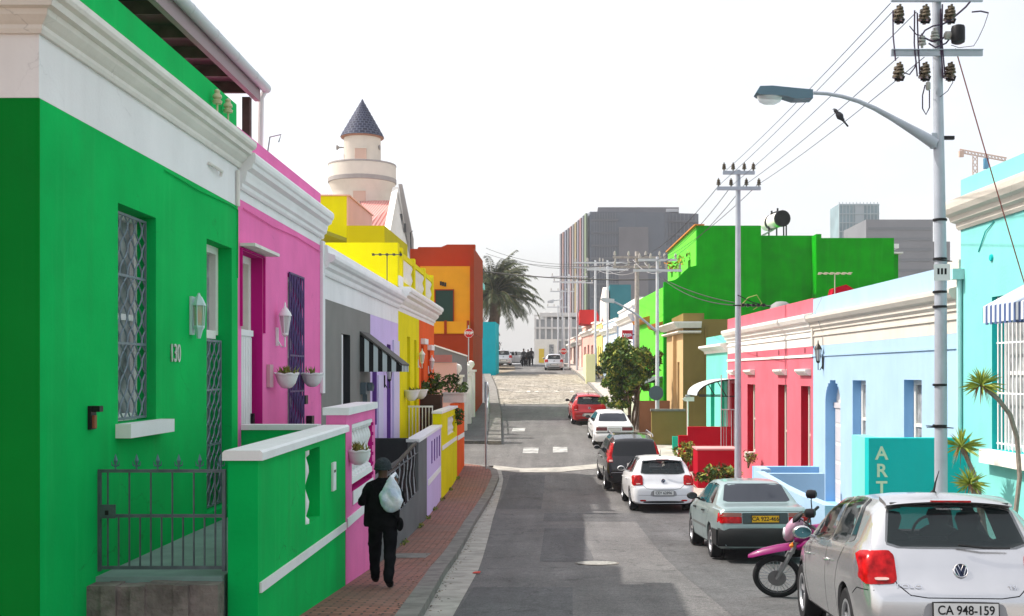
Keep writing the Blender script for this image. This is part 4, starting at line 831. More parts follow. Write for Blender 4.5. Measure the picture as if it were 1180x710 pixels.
# tan house with olive gable
TN=paint('tan_paint',(.55,.38,.2),.05,.1); OL=paint('olive_paint',(.22,.16,.05),.06,.12,grime=.15)
Y0=48.0; xa=W(787,0,Y0).x
th=thing('tan_house',(xa,Y0,gz(Y0)),'tan and olive house with a white cornice, in front of the tall green house','house')
sl_=-.0423
fT=lambda u,d,z:(xa+sl_*(u-Y0)-d,u,z)
mb=MB(fT); hd=(49.0,49.6,zr(500,48),zr(417,48)); mb.wall(Y0,53,gz(50)-1,zr(361,Y0)-.35,[hd],.3,0)
mb.build('wall',TN,th)
mb=MB(); mb.box(xa+.01,xa+.9,Y0-.003,Y0+4.9,gz(50)-1,zr(361,Y0)); mb.box(xa+.9,xa+6,Y0,Y0+.3,gz(50)-1,zr(368,Y0)); mb.box(xa+.9,xa+6,Y0+.3,Y0+4.9,zr(372,Y0)-.2,zr(372,Y0)); mb.build('gable',OL,th)
mb=MB(fT); 
for za,zb,p in ((371,378,.45),(381.5,384,.25)):
    mb.prism([(.003,zr(zb,Y0)),(p*.6,zr(zb,Y0)),(p,zr(za,Y0)-.05),(p,zr(za,Y0)),(.003,zr(za,Y0)+.02)],Y0,53,1,0)
f2=lambda u,d,z:(u,Y0-.004-d,z)
m2=MB(f2)
for za,zb,p in ((371,378,.45),(381.5,384,.25)):
    m2.prism([(.003,zr(zb,Y0)),(p*.6,zr(zb,Y0)),(p,zr(za,Y0)-.05),(p,zr(za,Y0)),(.003,zr(za,Y0)+.02)],xa,xa+.75,1,0)
m2.build('cornice',WHITE2,th); mb.build('cornice',WHITE2,th)
mb=MB(fT); mb.box(hd[0],hd[1],-.3,-.24,hd[2],hd[3]); mb.build('window',mat('brown_shutter',(.28,.12,.06),.7),th)
mb=MB(fT); mb.box(Y0+1.9,Y0+2.2,.003,.15,gz(50),zr(385,Y0)); mb.build('pilaster',TN,th)
mb=MB(); c=W(802,447,Y0-.02); mb.box(c.x-.2,c.x+.2,Y0-.13,Y0-.008,c.z-.25,c.z+.25); mb.tube([(c.x+.25,Y0-.03,c.z-.2),(c.x+.42,Y0-.03,c.z+.1),(c.x+.42,Y0-.03,c.z+2.6)],.04,6); mb.build('meter_box',OL,th)
mb=MB(); mb.box(W(751,0,45.5).x,W(790,0,45.5).x,45.5,45.8,gz(45)-.3,zr(474,45.5)); mb.box(W(751,0,45.5).x-.04,W(790,0,45.5).x,45.46,45.84,zr(474,45.5)+.002,zr(471.5,45.5),1)
tag(mb.build('olive_garden_wall',[OL,CONC]),'olive garden wall behind the street sign, with a pale coping','garden wall')
mb=MB(); mb.box(W(737,0,50).x,W(772,0,50).x,50.0,50.3,gz(50)-.3,zr(462,50)); tag(mb.build('brown_garden_wall',paint('brown_paint',(.26,.12,.065),.1,.1)),'reddish brown garden wall beside the tree trunk','garden wall')
mb=MB(); mb.box(W(775,0,44).x,W(832,0,44).x,44.0,44.15,gz(44)-.3,zr(503,44)); tag(mb.build('green_low_wall',MTd),'low dark green wall at the foot of the olive wall','garden wall')
# big lime house
LM=paint('lime_paint',(.13,.62,.05),.05,.08); LG=paint('vivid_green_paint',(.001,.33,.002),.12,.35,grime=.35)
Yg=54.0; gx=lambda px:W(px,0,Yg).x
bg_=thing('tall_green_house',(gx(765),Yg,gz(Yg)),'tall vivid green building with stepped roofline rising behind the pastel houses','house')
mb=MB(); zb=gz(50)-1
# lower gable with the ogee parapet
prof=[(765,325),(772,324),(778,322.5),(783,319),(788,313),(794,308),(800,306.5),(803,306)]
pts=[(gx(765),Yg,zb)]+[(gx(p),Yg,zr(q,Yg)) for p,q in prof]+[(gx(803),Yg,zb)]; mb.poly(pts,(0,.3,0))
mb.box(gx(803)+.001,gx(877),Yg,Yg+.3,zb,zr(260,Yg)); 
mb.box(gx(877),gx(942),Yg+.9,Yg+1.2,zb,zr(271.5,Yg+.9)); mb.box(gx(877)-.25,gx(877)-.003,Yg+.3,Yg+1.2,zb,zr(261,Yg))
mb.box(gx(940),gx(946),Yg-.1,Yg+1.2,zb,zr(270,Yg)); mb.box(gx(946)+.001,gx(1031),Yg+.1,Yg+.4,zb,zr(274,Yg)); mb.box(gx(1031)-.3,gx(1031)-.001,Yg+.4,Yg+9,zb,zr(274,Yg))
mb.box(gx(1032),gx(1064),Yg+4,Yg+4.3,zb,zr(293,Yg+4)+.0); mb.box(gx(804),gx(1030),Yg+1.3,Yg+8,zr(285,Yg)-.3,zr(285,Yg))
mb.build('wall',LG,bg_)
# street faces
fG=lambda u,d,z:(gx(765)-.055*(u-Yg)-d,u,z)
mb=MB(fG); hs=[(55.5,56.4,zr(478,55),zr(404,55)),(58.4,59.3,gz(58),zr(420,58))]; mb.wall(Yg+.302,65,zb,zr(327,Yg)-.15,hs,.3,0); mb.build('wall',LM,bg_)
fU=lambda u,d,z:(gx(803)-.02*(u-Yg)-d,u,z)
mb=MB(fU); hs=[(56.2,57.2,zr(317,56),zr(298,56)),(60,61,zr(318,60),zr(303,60)),(63.5,64.5,zr(318,63),zr(305,63))]; mb.wall(Yg+.302,66,zr(330,Yg),zr(260,Yg)-.0,hs,.3,0)
mb.build('wall',LM,bg_)
mb=MB(fU); mb.box(Yg-.1,66,-.35,.12,zr(260,Yg)+.002,zr(258.5,Yg)); mb.build('coping',paint('orange_trim',(.6,.22,.05)),bg_)
for h in hs: mb=MB(fU); mb.box(h[0],h[1],-.3,-.2,h[2],h[3]); mb.build('window',DARKGLASS,bg_)
for h in ((55.5,56.4,zr(478,55),zr(404,55)),(58.4,59.3,gz(58),zr(420,58))): mb=MB(fG); mb.box(h[0],h[1],-.3,-.24,h[2],h[3]); mb.build('window',LG,bg_)
mb=MB(fG); mb.prism([(.003,zr(380,56)),(.25,zr(378,56)),(.35,zr(374,56)),(.003,zr(372,56))],54.3,57.6); mb.prism([(.003,zr(372,60)),(.25,zr(371,60)),(.35,zr(367,60)),(.003,zr(365,60))],59,64); mb.build('orange_ledge',MATS['orange_trim'],bg_)
mb=MB(fG)
for k in range(4): mb.tube([(54.6+k*.9,.02,zr(440,55)),(54.6+k*.9,1.0,zr(436,55)-.25),(54.6+k*.9,.02,zr(455,55))],.03,5)
mb.poly([(54.3,.02,zr(437,55)+.1),(57.6,.02,zr(437,55)+.1),(57.6,1.1,zr(437,55)-.35),(54.3,1.1,zr(437,55)-.35)],(0,0,.04)); mb.build('porch_awning',mat('dark_awning',(.08,.09,.1),.6),bg_)
mb=MB(); mb.box(gx(1028),gx(1062),Yg+3.6,Yg+4.6,zr(287,Yg+4),zr(282,Yg+4)); mb.box(gx(1036),gx(1068),Yg+3.7,Yg+4.6,zr(293,Yg+4)+.01,zr(291,Yg+4)); mb.build('eaves',WHITE,bg_)
mb=MB(); mb.box(gx(1036),gx(1052),Yg+3.9,Yg+3.99,zr(319,Yg+4),zr(305,Yg+4)); mb.build('window',DARKGLASS,bg_)
# water heater on the green roof
gh_=thing('solar_water_heater',(W(895,275,58).x,58,zr(275,58)),'solar water heater with a horizontal black tank on the vivid green roof','water heater')
mb=MB(); p=W(884,258,59.3); q=W(901,252,57.0); d=(q-p).normalized()
mb.tube([tuple(p),tuple(p+(q-p)*.4),tuple(p+(q-p)*.42),tuple(q)],.38,16); mb.tube([tuple(q-d*.02),tuple(q+d*.12)],.42,16,m=1); mb.tube([tuple(p+(q-p)*.3),tuple(p+(q-p)*.42)],.395,16,m=1); mb.build('tank',[WHITE2,BLACKM],gh_,smooth=40)
mb=MB(); a=W(878,272,57.6); b=W(897,262,57.6); mb.poly([tuple(a),tuple(b),(b.x,59.2,b.z),(a.x,59.2,a.z)],(0,0,.06)); mb.build('collector',mat('collector_grey',(.3,.32,.34),.3),gh_)
mb=MB()
for px in (886,895,903,906): mb.tube([tuple(W(px,258 if px<900 else 252,58.2)),tuple(W(px,276,58.2))],.04,5)
for a,b in (((889,243),(890,250)),((896,240),(896,249)),((888,247),(896,244))): mb.tube([tuple(W(*a,58)),tuple(W(*b,58))],.05,5)
mb.build('stand',BLACKM,gh_)
# rooftop bits on right row
aerial((W(962,0,30).x,30,z_(1.6)),6,.8,1.05,'pale television aerial over the rose house roof',mat('pale_aerial',(.5,.48,.35),.5))
mb=MB(); c=W(900,352,44); mb.lathe((c.x,44,c.z-.6),[(.45,0),(.45,.45),(.38,.62),(.2,.74),(.02,.76)],18); tag(mb.build('roof_tank',mat('grey_tank',(.22,.22,.22),.6),smooth=40),'rounded grey tank behind the rose house parapet','water tank')
mb=MB(); c=W(971,332,31); mb.poly([(c.x-.3,31,c.z-.2),(c.x-.25,31,c.z),(c.x+.1,31,c.z+.1),(c.x+.35,31,c.z-.05),(c.x+.35,31,c.z-.2)],(0,.5,0)); tag(mb.build('red_cowl',RD),'small red roof cowl behind the pale blue parapet','roof cowl')

# ================================================================ FAR RIGHT ROW (up the hill)
def FX(y): return interp([(60,4.95),(66,4.6),(80,3.7),(100,2.45),(130,.55),(160,-1.2)],y)
def farhouse(label,pxa,pxb,Ya,Yb,pytop,mats,holes=(),hgt=None,cornice=True,depth=10,name='terrace_house',roofcol=None,upper=None):
    Xa,Xb=(pxa-645)*Ya/FP,(pxb-645)*Yb/FP            # near px > far px
    f=lambda u,d,z:(Xa+(Xb-Xa)*(u-Ya)/(Yb-Ya)-d,u,z)
    t=thing(name,(Xa,Ya,gz(Ya)),label,'house'); zt=zr(pytop,Ya)
    hs=[(Ya+(Yb-Ya)*a,Ya+(Yb-Ya)*b,gz(Ya)+c,gz(Ya)+d) for a,b,c,d in holes]
    mb=MB(f); mb.wall(Ya,Yb,gz(Ya)-2,zt,hs,.3,0,mh=0); dimhouse(mb,Ya,Yb,gz(Ya)-2,zt,depth,.3,m=1); mb.build('wall',mats,t)
    for h in hs: mb=MB(f); mb.box(h[0],h[1],-.25,-.18,h[2],h[3]); mb.build('window',CURTAIN if h[3]-h[2]<1.8 else DARKGLASS,t)
    if cornice:
        mb=MB(f); mb.prism([(.003,zt-.9),(.12,zt-.85),(.2,zt-.65),(.3,zt-.6),(.3,zt-.45),(.003,zt-.4)],Ya-.01,Yb); mb.prism([(-.3,zt+.003),(.08,zt+.003),(.08,zt+.12),(-.3,zt+.12)],Ya-.03,Yb); mb.build('cornice',WHITE2,t)
    return t,f
WB=[(.15,.3,.9,2.4),(.45,.57,.1,2.5),(.7,.85,.9,2.4)]
farhouse('blue and cobalt terrace house glimpsed behind the tree',742,733,65.2,69,345,[paint('cornflower_paint',(.3,.42,.75)),paint('cobalt_paint',(.1,.18,.4))],WB)
t,f=farhouse('grey-white terrace house with a slate blue gable and white parapet',729,713,69.2,78,353,[paint('cool_white_paint',(.62,.64,.68)),paint('slate_blue_paint',(.12,.17,.27))],WB)
mb=MB(f); mb.box(69.0,78,-3,-.3,zr(353,69),zr(342,69)); mb.build('attic',WHITE2,t)
farhouse('pale blue terrace house with white arched parapet up the hill',711,695,78.2,87,368,[paint('ice_blue_paint',(.5,.63,.78)),WHITE2],WB)
t,f=farhouse('yellow and white terrace house with a bright yellow pilaster',694,686,87.2,93,372,[paint('butter_paint',(.75,.6,.2)),WHITE2],WB)
farhouse('salmon pink terrace house with a red gable near the crest',686,671,93.2,104,372,[paint('salmon_house_paint',(.72,.4,.34)),paint('brick_red_paint',(.5,.04,.03))],WB)
farhouse('last pale pink terrace house at the crest of the street',670,655,104.2,122,386,[paint('blush_paint',(.7,.5,.44)),WHITE2],WB)
mb=MB(); X0=W(686,0,93).x; Yw_=84.0
mb.box(W(672,0,Yw_+6).x,W(672,0,Yw_+6).x+.25,Yw_-4,Yw_+6,gz(Yw_)-1,zr(409,Yw_)); mb.box(W(672,0,Yw_+6).x+.25,W(686,0,Yw_-4).x,Yw_-4,Yw_-3.8,gz(Yw_)-1,zr(408,Yw_-4)); tag(mb.build('pale_yellow_wall',paint('pale_lemon_paint',(.66,.66,.36),.04,.12)),'pale lemon yellow garden wall on the right near the top of the street','garden wall')
mb=MB(); Yg2=96; mb.poly([(W(668,0,Yg2).x,Yg2,zr(372,Yg2)),(W(668,0,Yg2).x,Yg2,zr(357,Yg2)),(W(687,0,Yg2).x,Yg2,zr(357,Yg2)),(W(690,0,Yg2).x,Yg2,zr(364,Yg2)),(W(690,0,Yg2).x,Yg2,zr(376,Yg2))],(0,5,0)); tag(mb.build('red_attic',paint('attic_red_paint',(.5,.03,.03))),'bright red attic room above the salmon terrace house','attic')
# teal block behind
def block(name,label,cat,x0,x1,Y,dep,ytop,m,wins=None,zb=None,wm=DARKGLASS,side=None):
    a,b=W(x0,0,Y).x,W(x1,0,Y).x; t=thing(name,((a+b)/2,Y,gz(min(Y,120))),label,cat); zb=EZ-3 if zb is None else zb
    mb=MB(); mb.box(a,b,Y,Y+dep,zb,zr(ytop,Y)); mb.build('wall',m,t)
    if wins:
        nx,nz,fx,fz,z0,z1=wins
        for i in range(nx):
            for j in range(nz):
                w0=a+(b-a)*(i+.5-fx/2)/nx; w1=a+(b-a)*(i+.5+fx/2)/nx; c=z0+(z1-z0)*(j+.5-fz/2)/nz; d=z0+(z1-z0)*(j+.5+fz/2)/nz
                q=MB(); q.box(w0,w1,Y-.03,Y-.005,c,d); q.build('window',wm,t)
    return t
TL=paint('dark_teal_paint',(.04,.16,.19),.05,.05)
t=block('teal_house','tall dark teal house rising behind the white gables','house',703,727,92,12,328,TL)
mb=MB(); Yt=92; a=W(703,0,Yt).x; 
mb.poly([(a-.1,Yt-.05,zr(400,Yt)),(a-.1,Yt-.05,zr(334,Yt)),(a-.1,Yt+5,zr(326,Yt)),(a-.1,Yt+12,zr(338,Yt)),(a-.1,Yt+12,zr(400,Yt))],(-.3,0,0)); mb.build('street_front',WHITE2,t)
# ================================================================ LEFT SIDE BEYOND THE JUNCTION
RU=paint('rust_paint',(.34,.038,.007),.06,.12,grime=.15); AM=paint('amber_paint',(.78,.33,.012),.05,.1)
Yr=57.0
rh2=thing('rust_and_amber_house',(W(510,0,Yr).x,Yr,gz(Yr)),'two storey rust red and amber house beyond the junction, with a dark green door','house')
X=lambda px,Y=Yr:W(px,0,Y).x
mb=MB(); mb.box(X(468),X(545),Yr,Yr+7,gz(Yr)-3,zr(385,Yr),0)                 # ground floor
mb.box(X(468),X(538),Yr+1.5,Yr+7,zr(384.9,Yr),zr(283,Yr),0)
mb.poly([(X(468),Yr+1.45,zr(300,Yr)),(X(478),Yr+1.45,zr(281,Yr)),(X(505),Yr+1.45,zr(281,Yr)),(X(512),Yr+1.45,zr(278,Yr)),(X(545),Yr+1.45,zr(278,Yr)),(X(545),Yr+1.45,zr(306,Yr)),(X(468),Yr+1.45,zr(306,Yr))],(0,.4,0),0)
mb.box(X(483),X(541),Yr+.4,Yr+1.44,zr(384.9,Yr),zr(306,Yr),1); mb.box(X(541)+.002,X(545.5),Yr+.3,Yr+7,zr(384.9,Yr),zr(285,Yr),0); mb.build('wall',[RU,AM],rh2)
mb=MB(); mb.box(X(483),X(541),Yr-.05,Yr+.39,zr(384.5,Yr),zr(370.5,Yr),0)
for a,b in ((512,515),(538,541)): mb.box(X(a),X(b),Yr-.09,Yr-.052,zr(385,Yr),zr(369.5,Yr),1)
mb.build('balcony_front',[AM,RU],rh2)
mb=MB(); mb.box(X(501),X(521.5),Yr+.34,Yr+.39,zr(370,Yr),zr(334,Yr)); dd=mb.build('door',mat('dark_green_shutter',(.012,.045,.035),.6),rh2)
mb=MB()
for a,b,c,d in ((500,501,370,333),(521.5,522.5,370,333),(500,522.5,334,332.8)): mb.box(X(a),X(b),Yr+.3,Yr+.38,zr(c,Yr),zr(d,Yr))
mb.build('frame',RU,dd)
mb=MB()
for k in range(3): c=W(508+2.5*k,326.5-.0+k*.7,Yr+.35); mb.box(c.x-.045,c.x+.045,Yr+.34,Yr+.39,c.z-.1,c.z+.1)
mb.build('house_number',BLACKM,rh2)
# pink porch walls and white piers along the side pavement
PP=paint('pale_pink_paint',(.72,.42,.40),.04,.08)
mb=MB(); Yp=47.2; mb.box(W(480,0,Yp).x,W(526,0,Yp).x,Yp,Yp+.25,gz(Yp)-1.2,zr(418,Yp)); 
mb.box(W(497,0,Yp).x,W(521,0,Yp).x,Yp-.06,Yp-.003,zr(417.5,Yp),zr(409,Yp),1); tag(mb.build('pale_pink_wall',[PP,paint('old_rose_paint',(.42,.16,.16))]),'pale pink end wall facing the junction','wall')
mb=MB(); mb.poly([(W(495,0,49).x,49,zr(470,49)),(W(495,0,49).x,49,zr(397,49)),(W(538,0,49).x,49,zr(411,49)),(W(538,0,49).x,49,zr(440,49))],(0,.3,0),0)
mb.poly([(W(495,0,49).x,48.95,zr(397,49)),(W(495,0,49).x,48.95,zr(395.5,49)),(W(538,0,49).x,48.95,zr(409.5,49)),(W(538,0,49).x,48.95,zr(411,49))],(0,.4,0),1)
tag(mb.build('sloping_wall',[paint('stone_grey_paint',(.2,.2,.2)),WHITE2]),'grey wall with a sloping white coping below the rust house','wall')
wp=thing('white_pier_wall',(W(526,0,47.5).x,47.5,gz(47.5)),'white garden wall of square piers with ball tops, running up the side pavement','garden wall')
px_=lambda y:interp([(47.5,-4.3),(56.5,-4.45)],y)
for k in range(4):
    y=47.5+k*3.0; x=px_(y); mb=MB(); zb=gz(y)+.1; h=2.6 if k==0 else 2.3
    mb.box(x-.2,x+.2,y-.2,y+.2,zb-.6,zb+h); mb.box(x-.27,x+.27,y-.27,y+.27,zb+h+.002,zb+h+.1); mb.lathe((x,y,zb+h+.1),[(.06,0),(.06,.06),(.15,.15),(.19,.27),(.15,.4),(.02,.46)],10); mb.build('pier',WHITE2,wp,smooth=40)
    if k<3:
        x2=px_(y+3.0); mb=MB(); mb.poly([(x+.02,y+.2,zb-.6),(x+.02,y+.2,zb+1.5),(x2+.02,y+2.8,gz(y+3)+1.6),(x2+.02,y+2.8,gz(y+3)-.5)],(-.15,0,0)); mb.build('panel',WHITE2,wp)
        mb=MB()
        for j in range(6): mb=MB(); yy_=y+.4+j*.45; mb.lathe((px_(yy_)-.05,yy_,gz(yy_)+1.7),[(.08,0),(.05,.1),(.1,.25),(.05,.4),(.08,.5)],8); mb.build('baluster',WHITE2,wp,smooth=50)
# flower boxes on the orange wall end
random.seed(11)
def leafclump(mb,c,rx,ry,rz,n,s,rnd,m=0,up=.3):
    for k in range(n):
        while True:
            p=Vector((rnd.uniform(-1,1),rnd.uniform(-1,1),rnd.uniform(-1,1)))
            if p.length<=1: break
        p=Vector((c[0]+p.x*rx,c[1]+p.y*ry,c[2]+p.z*rz)); 
        a=Vector((rnd.gauss(0,1),rnd.gauss(0,1),rnd.gauss(0,1)+up)).normalized(); b=a.orthogonal().normalized(); b.rotate(Matrix.Rotation(rnd.uniform(0,6.28),3,a)); q=s*rnd.uniform(.6,1.4)
        l=b*q; w_=a.cross(b)*q*.38; mb.F([mb.V(*(p-l)),mb.V(*(p+w_)),mb.V(*(p+l)),mb.V(*(p-w_))],m if not isinstance(m,tuple) else rnd.choice(m))
LEAF=mat('leaf_green',(.035,.085,.012),.5,col2=(.11,.19,.025),scale=1.6); LEAFD=mat('leaf_dark',(.012,.035,.006),.5,col2=(.04,.085,.012),scale=2); LEAFY=mat('leaf_yellow',(.2,.26,.03),.6,col2=(.35,.3,.06),scale=3); RLEAF=mat('leaf_red',(.22,.06,.03),.6); BARK=mat('bark',(.16,.11,.075),.9,var=.3,scale=12,bump=.6)
def planterbox(label,x0,x1,y0,y1,z0,z1,mbox,plant,seed,h=.5):
    rnd=random.Random(seed); t=thing('planter_box',((x0+x1)/2,(y0+y1)/2,z0),label,'planter'); mb=MB(); mb.box(x0,x1,y0,y1,z0,z1); mb.box(x0-.03,x1+.03,y0-.03,y1+.03,z1+.002,z1+.06); mb.build('box',mbox,t)
    mb=MB(); 
    for k in range(plant): leafclump(mb,(rnd.uniform(x0,x1),rnd.uniform(y0,y1),z1+.06+rnd.uniform(.05,h)),.22,.22,.2,30,.09,rnd,(0,1))
    mb.build('plant',[LEAFD,LEAF],t,recalc=False,weld=False)
planterbox('white planter box with dark shrubs above the orange front wall',-3.95,-3.25,38.2,39.3,z_(-1.0),z_(-.72),WHITE2,9,3,.5)
planterbox('dark planter of dense shrubs behind the orange front wall',-4.5,-4.0,36.2,38.5,z_(-1.2),z_(-.8),mat('planter_brown',(.08,.04,.03),.8),14,4,.7)
bowl(Vector((W(470,0,31.6).x+.1,31.6,zr(462,31.6))),.22,.3,WHITE,30,'nearer white wall planter on the yellow house front',scal=False,seed=9)
bowl(Vector((W(480,0,34.6).x+.1,34.6,zr(460,34.6))),.24,.3,WHITE,30,'farther white wall planter on the yellow house front',scal=False,seed=10)
# hanging plant on the yellow wall
mb=MB(); rnd=random.Random(5); leafclump(mb,(WLx(36.8)+.12,36.8,z_(-1.4)),.15,.3,.3,120,.07,rnd,(0,1)); tag(mb.build('hanging_plant',[LEAFD,LEAF],recalc=False,weld=False),'small dark plant spilling over the end of the yellow front wall','plant')
# teal wall, turquoise corner house
mb=MB(); Yt=90; mb.box(W(547,0,Yt).x,W(571,0,Yt).x,Yt,Yt+.35,gz(Yt)-1,zr(371,Yt)); mb.box(W(571,0,Yt).x-.35,W(571,0,Yt).x-.002,Yt+.35,Yt+5,gz(Yt)-1,zr(371,Yt)); tag(mb.build('cyan_wall',paint('cyan_paint',(.005,.36,.44),.05,.08)),'tall plain cyan wall below the palm tree','wall')
t=thing('turquoise_corner_house',(W(549,0,80).x,80,gz(80)),'sliver of a turquoise house between the amber house and the palm','house')
mb=MB(); mb.box(W(530,0,93).x,W(551,0,93).x,93,97,gz(90)-1,zr(330,93)); mb.build('wall',TQ,t); mb=MB(); mb.box(W(530,0,93).x-.2,W(555,0,93).x,92.7,97.2,zr(330,93)+.003,zr(324,93)); mb.build('cornice',TQ,t)
# mosque with minaret
Ym=128.0; cx=W(417.5,0,Ym).x; MN=paint('minaret_plaster',(.70,.64,.57),.03,.08); MG2=paint('minaret_grey',(.36,.33,.32),.05,.1)
mo=thing('minaret',(cx,Ym,gz(Ym)),'round pale minaret with a balcony and a dark blue conical tiled roof','minaret')
k=Ym/FP
zz=lambda py:zr(py,Ym)
mb=MB(); mb.lathe((cx,Ym,0),[(33*k,zz(330)),(33*k,zz(226)),(34*k,zz(222)),(37*k,zz(215)),(38*k,zz(212))],40,cap=False); mb.lathe((cx,Ym,0),[(38.5*k,zz(208.5)),(38.5*k,zz(192)),(36.5*k,zz(192)),(36.5*k,zz(206))],40); mb.lathe((cx,Ym,0),[(21.5*k,zz(207)),(21*k,zz(160)),(22.5*k,zz(157))],32); mb.build('tower',MN,mo,smooth=45)
mb=MB(); mb.lathe((cx,Ym,0),[(38*k,zz(212)),(39*k,zz(211.5)),(39*k,zz(207)),(38.6*k,zz(206.8))],40,cap=False); mb.lathe((cx,Ym,0),[(38.8*k,zz(192.2)),(39*k,zz(191)),(38.6*k,zz(190.2)),(36.4*k,zz(190.2)),(36.4*k,zz(192.2))],40,cap=False); mb.build('balcony_rim',MG2,mo,smooth=45)
def slate():
    m=mat('blue_slate',(.025,.04,.11),.6,var=.0,spec=.1); nt=m.node_tree; b=nt.nodes['Principled BSDF']; L=nt.links.new
    tc=_n(nt,'ShaderNodeTexCoord'); sx=_n(nt,'ShaderNodeSeparateXYZ'); L(tc.outputs['Object'],sx.inputs[0])
    at=_n(nt,'ShaderNodeMath',operation='ARCTAN2'); ssx=_n(nt,'ShaderNodeMath',operation='SUBTRACT'); L(sx.outputs[0],at.inputs[1]); L(sx.outputs[1],at.inputs[0])
    cb=_n(nt,'ShaderNodeCombineXYZ'); L(at.outputs[0],cb.inputs[0]); L(sx.outputs[2],cb.inputs[1])
    br=_n(nt,'ShaderNodeTexBrick'); br.inputs['Scale'].default_value=1; br.inputs['Brick Width'].default_value=.28; br.inputs['Row Height'].default_value=.3; br.inputs['Mortar Size'].default_value=.03
    br.inputs['Color1'].default_value=(.006,.009,.03,1); br.inputs['Color2'].default_value=(.02,.027,.065,1); br.inputs['Mortar'].default_value=(.10,.11,.16,1); L(cb.outputs[0],br.inputs['Vector']); L(br.outputs[0],b.inputs['Base Color']); return m
rc=[]; n=9
for j in range(n): t0=j/n; t1=(j+1)/n; rc+= [((24.5*(1-t0)+.3)*k,zz(158)+(zz(115)-zz(158))*t0),((24.5*(1-t1)+.9)*k,zz(158)+(zz(115)-zz(158))*t1)]
mb=MB(); mb.lathe((cx,Ym,0),[(22*k,zz(158.5)),(25*k,zz(158.4))]+rc+[(.02,zz(114))],32); mb.build('spire',slate(),mo,smooth=30)
mb=MB(); mb.lathe((cx,Ym,0),[(23*k,zz(160)),(24.4*k,zz(159.5)),(24.4*k,zz(158.6)),(22*k,zz(158.6))],32); mb.build('eaves_band',mat('rust_band',(.35,.16,.1),.7),mo,smooth=40)
for cxp,s in ((391,-1),(435,1)):
    mb=MB(); c=W(cxp,170,Ym-.6); mb.tube([(c.x-s*.55,c.y,c.z),(c.x,c.y,c.z),(c.x+s*.25,c.y,c.z)],[.06,.1,.3],10); mb.tube([(c.x+s*.25,c.y,c.z),(c.x+s*.3,c.y,c.z)],[.32,.3],10); mb.build('loudspeaker',mat('speaker_grey',(.3,.28,.27),.6),mo,smooth=40)
for a,b,c_,d in ((409,422,171,188),(407,421,220,232)):
    mb=MB(); Yw=Ym-21.3*k if c_<200 else Ym-33*k; mb.box(W(a,0,Yw).x,W(b,0,Yw).x,Yw-.03,Yw+.5,zr(d,Yw),zr(c_,Yw)); w_=mb.build('window',mat('shutter_peach',(.62,.42,.34),.7),mo)
    mb=MB(); mb.box(W(a,0,Yw).x-.1,W(b,0,Yw).x+.1,Yw-.1,Yw-.0,zr(c_,Yw)+.003,zr(c_,Yw)+.1); mb.build('lintel',MN,w_)
ms=thing('mosque_hall',(W(440,0,119.68).x,88,gz(88)),'mosque hall with a pink corrugated roof and tall white gable','hall')
def corr():
    m=mat('pink_corrugated_roof',(.62,.25,.22),.6); nt=m.node_tree; b=nt.nodes['Principled BSDF']; L=nt.links.new
    tc=_n(nt,'ShaderNodeTexCoord'); wv=_n(nt,'ShaderNodeTexWave',bands_direction='X'); wv.inputs['Scale'].default_value=1.1; L(tc.outputs['Object'],wv.inputs['Vector'])
    mx=_n(nt,'ShaderNodeMix',data_type='RGBA'); mx.inputs[6].default_value=(.5,.16,.14,1); mx.inputs[7].default_value=(.7,.36,.33,1); L(wv.outputs[0],mx.inputs[0]); L(mx.outputs[2],b.inputs['Base Color'])
    bp=_n(nt,'ShaderNodeBump'); bp.inputs['Distance'].default_value=.05; L(wv.outputs[0],bp.inputs['Height']); L(bp.outputs[0],b.inputs['Normal']); return m
mb=MB(); mb.poly([tuple(W(411,265,108.80)),tuple(W(415,231,125.12)),tuple(W(457,231,125.12)),tuple(W(447,290,108.80)),tuple(W(411,290,108.80))],(0,0,-.2)); mb.build('roof',corr(),ms)
mb=MB(); mb.poly([tuple(W(446,286,106.08)),tuple(W(459,215,125.12)),tuple(W(474,290,125.12)),tuple(W(476,420,125.12)),tuple(W(446,420,106.08))],(-.7,.4,0)); 
mb.poly([tuple(W(459,212,123.76)),tuple(W(463,212,123.76)),tuple(W(476,275,123.76)),tuple(W(476,420,123.76)),tuple(W(471,420,123.76)),tuple(W(470,282,123.76))],(0,.6,0),1); mb.build('gable',[WHITE2,MG2],ms)
mb=MB()
for a,b,c,d in ((460.5,464,247,262),(466,468,258,268)): mb.box(W(a,0,123.62).x,W(b,0,123.62).x,123.20,123.60,zr(d,123.6),zr(c,123.6))
mb.build('window',DARKGLASS,ms)
mb=MB(); mb.tube([tuple(W(474,300,100.64)),tuple(W(473,268,100.64))],.06,6); mb.tube([tuple(W(473,268,100.64)),tuple(W(476,266,100.64))],.03,5); tag(mb.build('roof_vent_pipe',BLACKM),'thin dark vent pipe between the mosque gable and the rust house','pipe')
